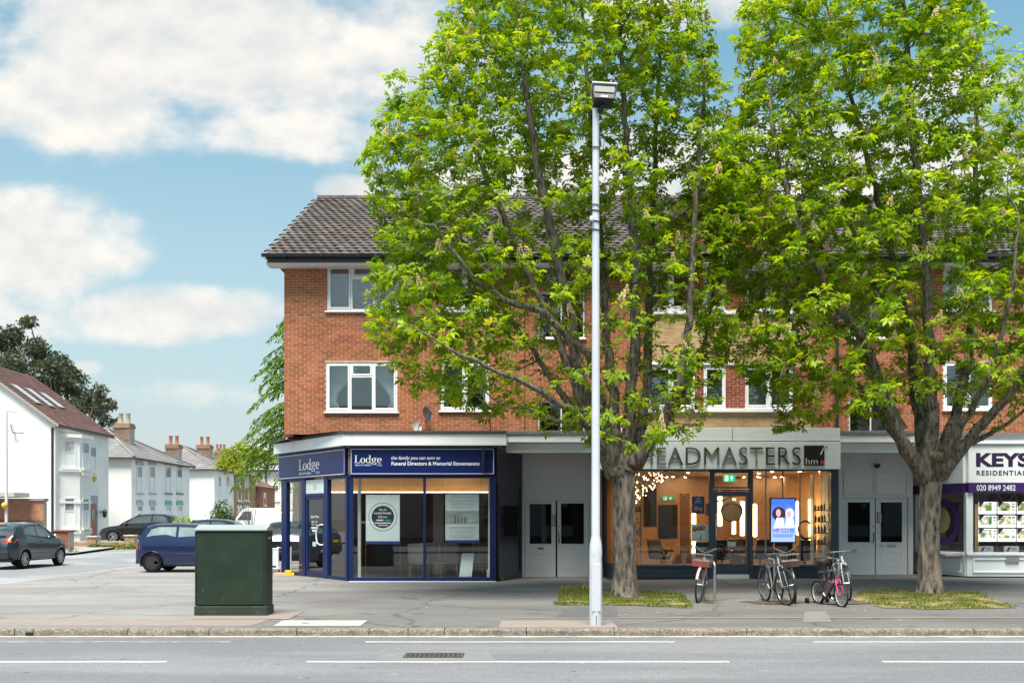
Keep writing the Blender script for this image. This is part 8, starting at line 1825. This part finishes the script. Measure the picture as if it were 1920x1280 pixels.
# compact crossover: 4.13 x 1.77 x 1.57
m_teal = M('dark_teal_car_paint', (.010, .030, .042), .3, 0, var=.05, vscale=1, coat=.6)
cross = dict(x0=-2.06, x1=2.06, w=1.77, wr=.335, wheels=(-1.26, 1.27), rmax=1.56,
    sill=[(-2.06, .48), (-1.85, .34), (0, .29), (1.8, .30), (2.06, .46)], plan=[(-2.06, .74), (-1.95, .88), (-1.7, .975), (-1.2, 1.02), (-.4, .985), (.5, .985), (1.2, 1.02), (1.7, .95), (2.06, .70)],
    belt=[(-2.06, .76), (-2.02, .98), (-1.80, 1.10), (-1.2, 1.09), (-.5, 1.03), (.3, 1.0), (.9, 1.0), (1.3, .98), (1.75, .88), (2.06, .62)], roof=[(-2.06, .5), (-1.95, 1.02), (-1.72, 1.30), (-1.50, 1.45), (-1.0, 1.545), (-.3, 1.57), (.15, 1.53), (.55, 1.36), (.90, 1.14), (1.05, .99), (1.2, .5), (2.06, .4)],
    windows=[[(-1.25, 1.145), (-.36, 1.07), (-.36, 1.45), (-.80, 1.44), (-1.12, 1.34)], [(-.28, 1.065), (.72, 1.03), (.42, 1.30), (.12, 1.43), (-.28, 1.455)]], winline=[(-1.32, 1.14), (.80, 1.02), (.44, 1.33), (.10, 1.46), (-.3, 1.48), (-.82, 1.465), (-1.16, 1.36)],
    lines=[[(-.32, 1.06), (-.36, .70), (-.30, .36)], [(.78, 1.02), (.84, .66), (.80, .36)], [(-1.20, 1.10), (-.98, .85), (-.86, .62)], [(-.86, .36), (.80, .36)], [(-.8, .52), (.78, .52)]], handles=[(-.12, .90)], mirror=(.72, 1.06), wscr=((1.02, 1.02), (.20, 1.51)), rscr=((-1.93, 1.07), (-1.52, 1.43)), bulge=.10,
    glass=m_carglass, rim_mat=m_alloy, rim_dark=M('wheel_dark'), spokes=10, spoke_w=.055, handle_mat=m_trim, cladding=True, arch_mat=M('teal_arch', (.03, .055, .07), .35, coat=.5), mirror_mat=m_chrome,
    lamps=[('tail_light', m_red_lens, [(-2.04, .60, .86), (-1.86, 1.0, .88), (-1.70, 1.0, 1.02), (-2.00, .62, 1.0)], -.01), ('tail_light_arm', m_red_lens, [(-1.965, .70, 1.02), (-1.90, .80, 1.03), (-1.74, .86, 1.22), (-1.78, .80, 1.22)], -.02), ('indicator', m_amber_lens, [(-2.035, .76, .90), (-1.95, .90, .91), (-1.93, .90, .97), (-2.02, .76, .97)], -.022), ('reflector', m_red_lens, [(-2.05, .55, .56), (-1.98, .80, .56), (-1.98, .80, .60), (-2.05, .55, .60)], -.02), ('headlight', m_head_lens, [(2.0, .55, .66), (1.86, .8, .68), (1.84, .8, .8), (1.98, .55, .78)], .01)], plate=(-2.098, .80), ptext=None)
xr = XP(47, 34.6); yr = 34.6
t = car('dark_teal_crossover', 'dark teal crossover car driving away at the left edge', (xr - .80 - .0, yr + 1.26, gz(-16, yr) - .09), R(88), m_teal, cross)
mb = MB(); mb.box(-2.075, -1.90, -.70, .70, .42, .62); mb.build('rear_valance', m_trim, t, local=True, bevel=.03); mb = MB(); mb.box(-1.54, -1.46, -.34, .34, 1.475, 1.50); mb.build('brake_light', m_red_lens, t, local=True); mb = MB(); mb.box(-2.09, -2.05, -.42, .42, .70, .92); mb.build('plate_recess', m_trim, t, local=True)
vs, f2 = text_mesh('J7', w=.10, h=.075, bold=.03); mb = MB(); mb.add([(-2.113, -.12 - p[0], .763 + p[2]) for p in vs], f2); mb.build('plate_lettering', m_ink, t, local=True); mb = MB(); mb.tube([(-1.98, -.02, 1.12), (-1.93, -.55, 1.13)], .02, 6); mb.build('wiper', m_trim, t, local=True)
# black hatchback in the drive and others further off, same family of shapes
m_cblack = M('black_car_paint', (.010, .010, .012), .2, .2, coat=1.0); five = dict(five); five.update(x0=-2.1, x1=2.1, w=1.78, wr=.32, wheels=(-1.3, 1.32), rim_mat=m_alloy, spokes=7, spoke_w=.07, windows=[[(-1.40, 1.0), (-.62, .97), (-.62, 1.36), (-1.05, 1.355), (-1.28, 1.27)], [(-.55, .97), (.72, .945), (.36, 1.23), (.02, 1.345), (-.55, 1.36)]], ptext=None)
five['sill'] = [(-2.1, .36), (-1.9, .24), (0, .22), (1.85, .22), (2.1, .34)]; five['plan'] = [(-2.1, .80), (-1.9, .93), (-1.6, .985), (1.5, .97), (1.9, .87), (2.1, .70)]; five['belt'] = [(-2.1, .70), (-2.0, .92), (-1.80, .97), (-1.2, .955), (0, .92), (.85, .90), (1.05, .885), (1.6, .80), (1.95, .70), (2.1, .54)]; five['roof'] = [(-2.1, .5), (-1.92, .95), (-1.75, 1.18), (-1.50, 1.36), (-1.1, 1.445), (-.5, 1.46), (.05, 1.43), (.45, 1.28), (.80, 1.08), (1.05, .90), (1.2, .5), (2.1, .4)]; five['handle_mat'] = m_cblack
car('black_hatchback', 'black hatchback parked behind the low garden wall', (XP(195, 51.6) + 2.1, 51.6, gz(-19, 51.6) + .02), R(180), m_cblack, five)
car('dark_hatchback', 'dark car beyond the blue hatchback, only its roof showing', (XP(378, 44.5), 44.5, gz(-13, 44.5) - .06), R(180), m_cblack, five)
car('parked_car', 'dark parked car with red tail lights between the cabinet and the blue shop', (XP(528, 38.5), 40.5, gz(-9, 39)), R(92), M('charcoal_car_paint', (.02, .018, .02), .25, .2, coat=1.0), five)
# white works vans with chevrons
m_van = M('white_van_paint', (.78, .78, .78), .3, coat=.6)
def van(label, loc, rz, chev):
    t = thing('white_van', label, 'van', loc, rz); t.scale = (.8, .8, .8); mb = MB(); prof = [(-2.5, .35), (-2.5, 1.2), (-2.42, 2.12), (-2.2, 2.22), (.9, 2.22), (1.25, 2.1), (1.85, 1.30), (2.45, 1.08), (2.55, .75), (2.55, .35)]; mb.prism([(x, -.95, z) for x, z in prof], (0, 1.9, 0)); mb.build('body', m_van, t, local=True, bevel=.07, seg=3)
    for sg in (1, -1): mb = MB(); mb.poly([(.55, sg * .956, 1.32), (1.62, sg * .956, 1.30), (1.15, sg * .956, 1.95), (.55, sg * .956, 1.98)]); mb.build('window', m_carglass, t, local=True)
    mb = MB(); mb.poly([(1.90, -.8, 1.32), (1.90, .8, 1.32), (1.34, .74, 2.06), (1.34, -.74, 2.06)]); mb.build('windscreen', m_carglass, t, local=True)
    for wx_ in (-1.55, 1.6):
        for sg in (1, -1): mb = MB(Matrix.Translation((wx_, sg * .86, .34)) @ Matrix.Rotation(R(-90 * sg), 4, 'X')); mb.lathe([(.20, -.1), (.31, -.1), (.34, -.05), (.34, .05), (.31, .1), (.20, .1), (.001, .08)], 22); mb.build('wheel', m_tyre, t, local=True, smooth=30)
    if chev:
        for i in range(4):
            for sg in (1, -1): mb = MB(); z = .50 + i * .17; mb.poly([(-2.512, 0, z + .22), (-2.512, sg * .9, z - .02), (-2.512, sg * .9, z + .07), (-2.512, 0, z + .31)]); mb.build('chevron', M('chevron_red', (.65, .03, .03), .5) if i % 2 else M('chevron_yellow', (.80, .62, .03), .5), t, local=True)
        mb = MB(); mb.box(-2.3, -2.0, -.6, .6, 2.25, 2.36); mb.build('light_bar', M('amber_bar', (.8, .4, .02), .4), t, local=True, bevel=.02)
    for sg in (1, -1): mb = MB(); mb.box(-2.53, -2.49, sg * .80 - .09, sg * .80 + .09, .85, 1.25); mb.build('tail_light', m_red_lens, t, local=True)
    return t
van('white van in the distance behind the green cabinet', (XP(475, 60), 62, gz(-15, 60)), R(182), False); van('white works van with red and yellow chevrons at the back', (XP(527, 52), 55, gz(-11, 50) - .1), R(95), True)

# ------------------------------------------------------------------ bicycle stands and bicycles
m_steel = M('galvanised_steel', (.46, .47, .48), .32, .85, var=.1, vscale=6)
def stand(px, py, rz, label):
    d = 1920 * CAMH / (py - 970); t = thing('bicycle_stand', label, 'bicycle stand', (XP(px, d), d, gz(XP(px, d), d)), rz); r = .1; Ls, H = .72, .78; pts = [(0, 0, -.02), (0, 0, H - r)] + [(r - r * math.cos(a), 0, H - r + r * math.sin(a)) for a in np.linspace(.2, PI / 2, 6)] + [(Ls - r + r * math.sin(a), 0, H - r + r * math.cos(a)) for a in np.linspace(0, PI / 2, 6)] + [(Ls, 0, -.02)]; mb = MB(); mb.tube(pts, .025, 10); mb.build('hoop', m_steel, t, smooth=True, local=True)
    for xx in (0, Ls): mb = MB(); mb.lathe([(.06, 0), (.06, .008), (.03, .012)], 12, Matrix.Translation((xx, 0, 0))); mb.build('foot_plate', m_steel, t, local=True)
stand(1340, 1130, R(97), 'steel hoop stand beside the pink bicycle'); stand(1452, 1124, R(88), 'steel hoop stand between the two middle bicycles'); stand(1572, 1122, R(90), 'steel hoop stand behind the child bicycle')
m_bt = M('bicycle_tyre', (.02, .02, .02), .8); m_rimm = M('bicycle_rim', (.26, .265, .27), .3, .8); m_bblk = M('bicycle_black', (.015, .015, .016), .45); m_saddle = M('saddle_black', (.02, .018, .017), .6)
def bicycle(label, loc, rz, frame_m, lean=0.0, r=.34, steer=0.0, kid=False, basket=None, bars='flat', guards=True, forkm=None, rack=True, step=False, tyre=.019, rimm=None, bag=None, group=None):
    t = thing('bicycle', label, 'bicycle', loc, rz, group); t.rotation_euler = (lean, 0, rz); k = r / .34; wb = 1.04 * k if not kid else .80; bb = Vector((wb * .42, 0, r * .82)); rear = Vector((0, 0, r)); front = Vector((wb, 0, r)); seat_top = Vector((wb * .27, 0, (.80 if not kid else .52))); st_ = Vector((wb * .30, 0, (.70 if not kid else .45))); head_t = Vector((wb * .80, 0, (.86 if not kid else .60))); head_b = head_t.lerp(front, .22) ; forkm = forkm or frame_m
    def wheel(c, st=0.0):
        Rz = Matrix.Translation(c) @ Matrix.Rotation(st, 4, 'Z'); mb = MB(Rz); n = 36; mb.tube([(r * math.cos(2 * PI * i / n), 0, r * math.sin(2 * PI * i / n)) for i in range(n)], tyre, 8, closed=True); w = mb.build('wheel', m_bt, t, smooth=True, local=True)
        mb = MB(Rz); ri = r - tyre - .008; mb.tube([(ri * math.cos(2 * PI * i / n), 0, ri * math.sin(2 * PI * i / n)) for i in range(n)], .011, 6, closed=True); mb.build('rim', rimm or m_rimm, w, smooth=True, local=True)
        mb = MB(Rz)
        for i in range(24): a = 2 * PI * i / 24; s = 1 if i % 2 else -1; mb.tube([(.02 * math.cos(a + .8 * s), s * .025, .02 * math.sin(a + .8 * s)), (ri * math.cos(a), 0, ri * math.sin(a))], .0016, 3, caps=False)
        mb.build('spokes', m_rimm, w, local=True); mb = MB(Rz); mb.tube([(0, -.05, 0), (0, .05, 0)], .022, 10); mb.build('hub', m_rimm, w, local=True); return w
    wheel(rear); S_ = Matrix.Translation(head_b) @ Matrix.Rotation(steer, 4, 'Z') @ Matrix.Translation(-head_b); wheel(S_ @ front, steer)
    mb = MB(); tr_ = .017 if not kid else .015
    low = bb.lerp(head_b, 1.0)
    if step: mb.tube([head_t.lerp(head_b, .3), Vector((wb * .55, 0, r * 1.15)), st_.lerp(bb, .55)], tr_, 8); mb.tube([head_b, Vector((wb * .58, 0, r * .95)), bb], tr_ * 1.1, 8)
    else: mb.tube([head_t.lerp(head_b, .25), st_.lerp(bb, .08)], tr_, 8); mb.tube([head_b, bb], tr_ * 1.15, 8)
    mb.tube([st_, bb], tr_, 8)
    for s in (-1, 1): mb.tube([bb + Vector((0, s * .03, 0)), rear + Vector((0, s * .055, 0))], tr_ * .6, 6); mb.tube([st_ + Vector((0, s * .02, -.03)), rear + Vector((0, s * .055, 0))], tr_ * .55, 6)
    mb.tube([head_t + (head_t - head_b) * .05, head_b], tr_ * 1.25, 8); mb.build('frame', frame_m, t, smooth=True, local=True)
    mb = MB(S_)
    for s in (-1, 1): mb.tube([head_b + Vector((.01, s * .045, -.02)), head_b.lerp(front, .5) + Vector((0, s * .052, 0)), front + Vector((0, s * .055, 0))], [tr_ * .95, tr_ * .85, tr_ * .6], 7)
    mb.tube([head_b + Vector((.01, -.045, -.02)), head_b + Vector((.01, .045, -.02))], tr_, 7); mb.build('fork', forkm, t, smooth=True, local=True)
    up = (head_t - head_b).normalized(); ht = head_t + up * (.10 if not kid else .06); mb = MB(S_); mb.tube([head_t, ht, ht + Vector((.05, 0, .01))], .014, 7); mb.build('stem', m_rimm, t, local=True, smooth=True); hw_ = .30 if not kid else .23; c = ht + Vector((.05, 0, .01)); rise = .0 if bars == 'flat' else .09
    pts = [c + Vector((-.10 if bars != 'flat' else -.03, -hw_, rise)), c + Vector((-.02, -hw_ * .62, rise)), c + Vector((.02, -hw_ * .25, rise * .25)), c, c + Vector((.02, hw_ * .25, rise * .25)), c + Vector((-.02, hw_ * .62, rise)), c + Vector((-.10 if bars != 'flat' else -.03, hw_, rise))]
    mb = MB(S_); mb.tube(pts, .011, 8); mb.build('handlebar', m_rimm, t, smooth=True, local=True)
    for s in (0, -1):
        a, b = (pts[0], pts[1]) if s == 0 else (pts[-1], pts[-2]); mb = MB(S_); mb.tube([a, a.lerp(b, .75)], .017, 8); mb.build('grip', m_bblk, t, local=True); mb = MB(S_); e = a.lerp(b, .85); mb.tube([e, e + Vector((.05, 0, -.03)), a + Vector((.05, 0, -.035))], .006, 5); mb.build('brake_lever', m_bblk, t, local=True); mb = MB(S_); mb.tube([e + Vector((.03, 0, -.02)), c + Vector((.16, (e.y) * .3, -.02)), c + Vector((.06, 0, -.16))], .004, 4); mb.build('brake_cable', m_bblk, t, local=True)
    mb = MB(); mb.tube([st_, seat_top + Vector((0, 0, .06))], .013, 8); mb.build('seat_post', m_rimm, t, local=True); sc_ = 1 if not kid else .8; sp0 = seat_top + Vector((0, 0, .09)); mb = MB(); pr = [(-.13, .085, .012), (-.10, .10, .02), (-.02, .075, .015), (.06, .035, .01), (.14, .022, .004)]
    vs, fs = [], []
    for (u, w, h) in pr: vs += [sp0 + Vector((u, -w, -.02)) * sc_ - sp0 * (sc_ - 1) if False else sp0 + Vector((u * sc_, -w * sc_, -.025)), sp0 + Vector((u * sc_, -w * sc_ * .7, h)), sp0 + Vector((u * sc_, w * sc_ * .7, h)), sp0 + Vector((u * sc_, w * sc_, -.025))]
    for i in range(4):
        for j in range(4): fs.append((i * 4 + j, i * 4 + (j + 1) % 4, (i + 1) * 4 + (j + 1) % 4, (i + 1) * 4 + j))
    fs += [(3, 2, 1, 0), (16, 17, 18, 19)]; mb.add(vs, fs); mb.build('saddle', m_saddle, t, local=True, bevel=.008)
    mb = MB(Matrix.Translation(bb) @ Matrix.Rotation(R(90), 4, 'X')); mb.lathe([(.085 * k, -.050), (.09 * k, -.047), (.085 * k, -.044)], 20); mb.build('chainring', m_bblk, t, local=True)
    for s in (-1, 1): e = bb + Vector((s * .11 * k, s * .07, -s * .12 * k)); mb = MB(); mb.tube([bb + Vector((0, s * .055, 0)), e], .010, 6); mb.build('crank', m_rimm, t, local=True); mb = MB(); mb.box(e.x - .045, e.x + .045, e.y + (0 if s > 0 else -.08), e.y + (.08 if s > 0 else 0), e.z - .012, e.z + .012); mb.build('pedal', m_bblk if not basket else M('pedal_amber', (.5, .25, .05), .5), t, local=True)
    mb = MB(); mb.tube([bb + Vector((0, -.05, .085 * k)), rear + Vector((0, -.05, .04))], .005, 4); mb.tube([bb + Vector((0, -.05, -.085 * k)), rear + Vector((0, -.05, -.04))], .005, 4); mb.build('chain', M('chain_steel', (.12, .11, .10), .5, .6), t, local=True)
    if guards:
        for (c, T_, a0, a1) in ((rear, Matrix.Identity(4), 10, 190), (front, S_, 20, 175)):
            mb = MB(T_); n = 18; vs, fs = [], []
            for i in range(n + 1):
                a = R(a0 + (a1 - a0) * i / n); rr = r + .028
                for s, dz in ((-1, -.012), (-.5, 0), (.5, 0), (1, -.012)): vs.append((c.x + (rr + dz) * math.cos(a), s * .026, c.z + (rr + dz) * math.sin(a)))
            for i in range(n):
                for j in range(3): fs.append((i * 4 + j, i * 4 + j + 1, (i + 1) * 4 + j + 1, (i + 1) * 4 + j))
            mb.add(vs, fs); mb.build('mudguard', frame_m if basket else m_bblk, t, local=True, smooth=50)
    if rack: mb = MB(); z = r * 2 + .07; [mb.tube([(st_.x - .08, s * .05, z), (-.20, s * .05, z)], .006, 5) for s in (-1, 1)]; [mb.tube([(-.02, s * .06, r), (-.05, s * .05, z)], .005, 5) for s in (-1, 1)]; mb.tube([(-.20, -.05, z), (-.20, .05, z)], .006, 5); mb.build('rack', m_bblk, t, local=True)
    if basket:
        bx0, bx1, bz0, bz1 = wb * .80 + .04, wb * .80 + .30, .70, .93; mb = MB(S_)
        for z in (bz0, (bz0 + bz1) / 2, bz1): e = .03 * (z - bz0) / (bz1 - bz0); mb.tube([(bx0, -.15 - e, z), (bx1 + e, -.15 - e, z), (bx1 + e, .15 + e, z), (bx0, .15 + e, z)], .006, 5, closed=True)
        for i in range(7): yy = -.15 + .3 * i / 6; mb.tube([(bx1, yy, bz0), (bx1 + .03, yy * 1.18, bz1)], .003, 4); xx = bx0 + (bx1 - bx0) * i / 6; [mb.tube([(xx, s * .15, bz0), (xx, s * .18, bz1)], .003, 4) for s in (-1, 1)]
        mb.build('basket', m_rimm, t, local=True); mb = MB(S_); mb.box(bx0 + .01, bx1 + .035, -.17, .17, bz0 - .01, bz0 + .11); mb.build('basket_board', basket, t, local=True, bevel=.01)
    if bag: mb = MB(); z = r * 2 + .02; mb.box(-.24, .10, .06, .17, z - .30, z + .06); mb.box(-.24, .10, -.17, -.06, z - .30, z + .06); mb.build('pannier', bag, t, local=True, bevel=.03)
    if kid:
        for s in (-1, 1): mb = MB(); mb.tube([rear + Vector((0, s * .06, 0)), rear + Vector((-.03, s * .16, -.03)), Vector((-.04, s * .19, .065))], .008, 6); mb.build('stabiliser_arm', m_rimm, t, local=True); mb = MB(Matrix.Translation((-.04, s * .21, .062)) @ Matrix.Rotation(R(90), 4, 'X')); mb.lathe([(.03, -.02), (.06, -.018), (.06, .018), (.03, .02)], 16); mb.build('stabiliser_wheel', m_bblk, t, local=True)
    return t
def bpos(px, py): d = 1920 * CAMH / (py - 970); return Vector((XP(px, d), d, gz(XP(px, d), d)))
m_pinkf = M('pale_pink_frame', (.62, .38, .40), .3, .2, coat=.5); m_silver = M('silver_frame', (.36, .37, .38), .3, .6); m_blackf = M('black_frame', (.02, .02, .022), .35, coat=.4); m_red_fr = M('red_frame', (.08, .012, .016), .35); m_hot = M('hot_pink', (.75, .03, .20), .35, coat=.4); m_whitef = M('white_frame', (.50, .51, .51), .3, coat=.4)
def place(px, py, yaw, wb):
    """front wheel foot at pixel; bicycle points towards the camera with the given yaw"""
    f = bpos(px, py); c, s = math.cos(yaw), math.sin(yaw); return (f.x - wb * c, f.y - wb * s, f.z)
y1 = R(-104); bicycle('pale pink town bicycle with a front basket against the left stand', place(1312, 1130, y1, 1.04), y1, m_pinkf, lean=R(-5), basket=M('basket_brown', (.19, .05, .03), .6, var=.2, vscale=12), bars='swept', step=True, steer=R(-9))
y2 = R(-84); bicycle('silver bicycle with drop of the middle pair, facing the road', place(1472, 1135, y2, 1.04), y2, m_silver, lean=R(4), steer=R(10), rack=False, guards=False); y3 = R(-90); bicycle('black bicycle at the back of the middle pair with a brown basket', place(1489, 1131, y3, 1.04), y3, m_blackf, lean=R(6), bars='swept', basket=M('basket_dark', (.07, .03, .02), .7, var=.2, vscale=12), steer=R(-4))
y4 = R(-76); bicycle('child bicycle with hot pink fork and stabilisers', place(1578, 1138, y4, .80), y4, m_red_fr, r=.21, kid=True, forkm=m_hot, guards=False, rack=False, rimm=M('kid_rim', (.72, .73, .74), .35), tyre=.022, lean=R(2)); y5 = R(-89); bicycle('white bicycle with a black pannier at the right stand', place(1592, 1127, y5, 1.04), y5, m_whitef, lean=R(5), guards=True, bag=m_bblk, steer=R(-6))
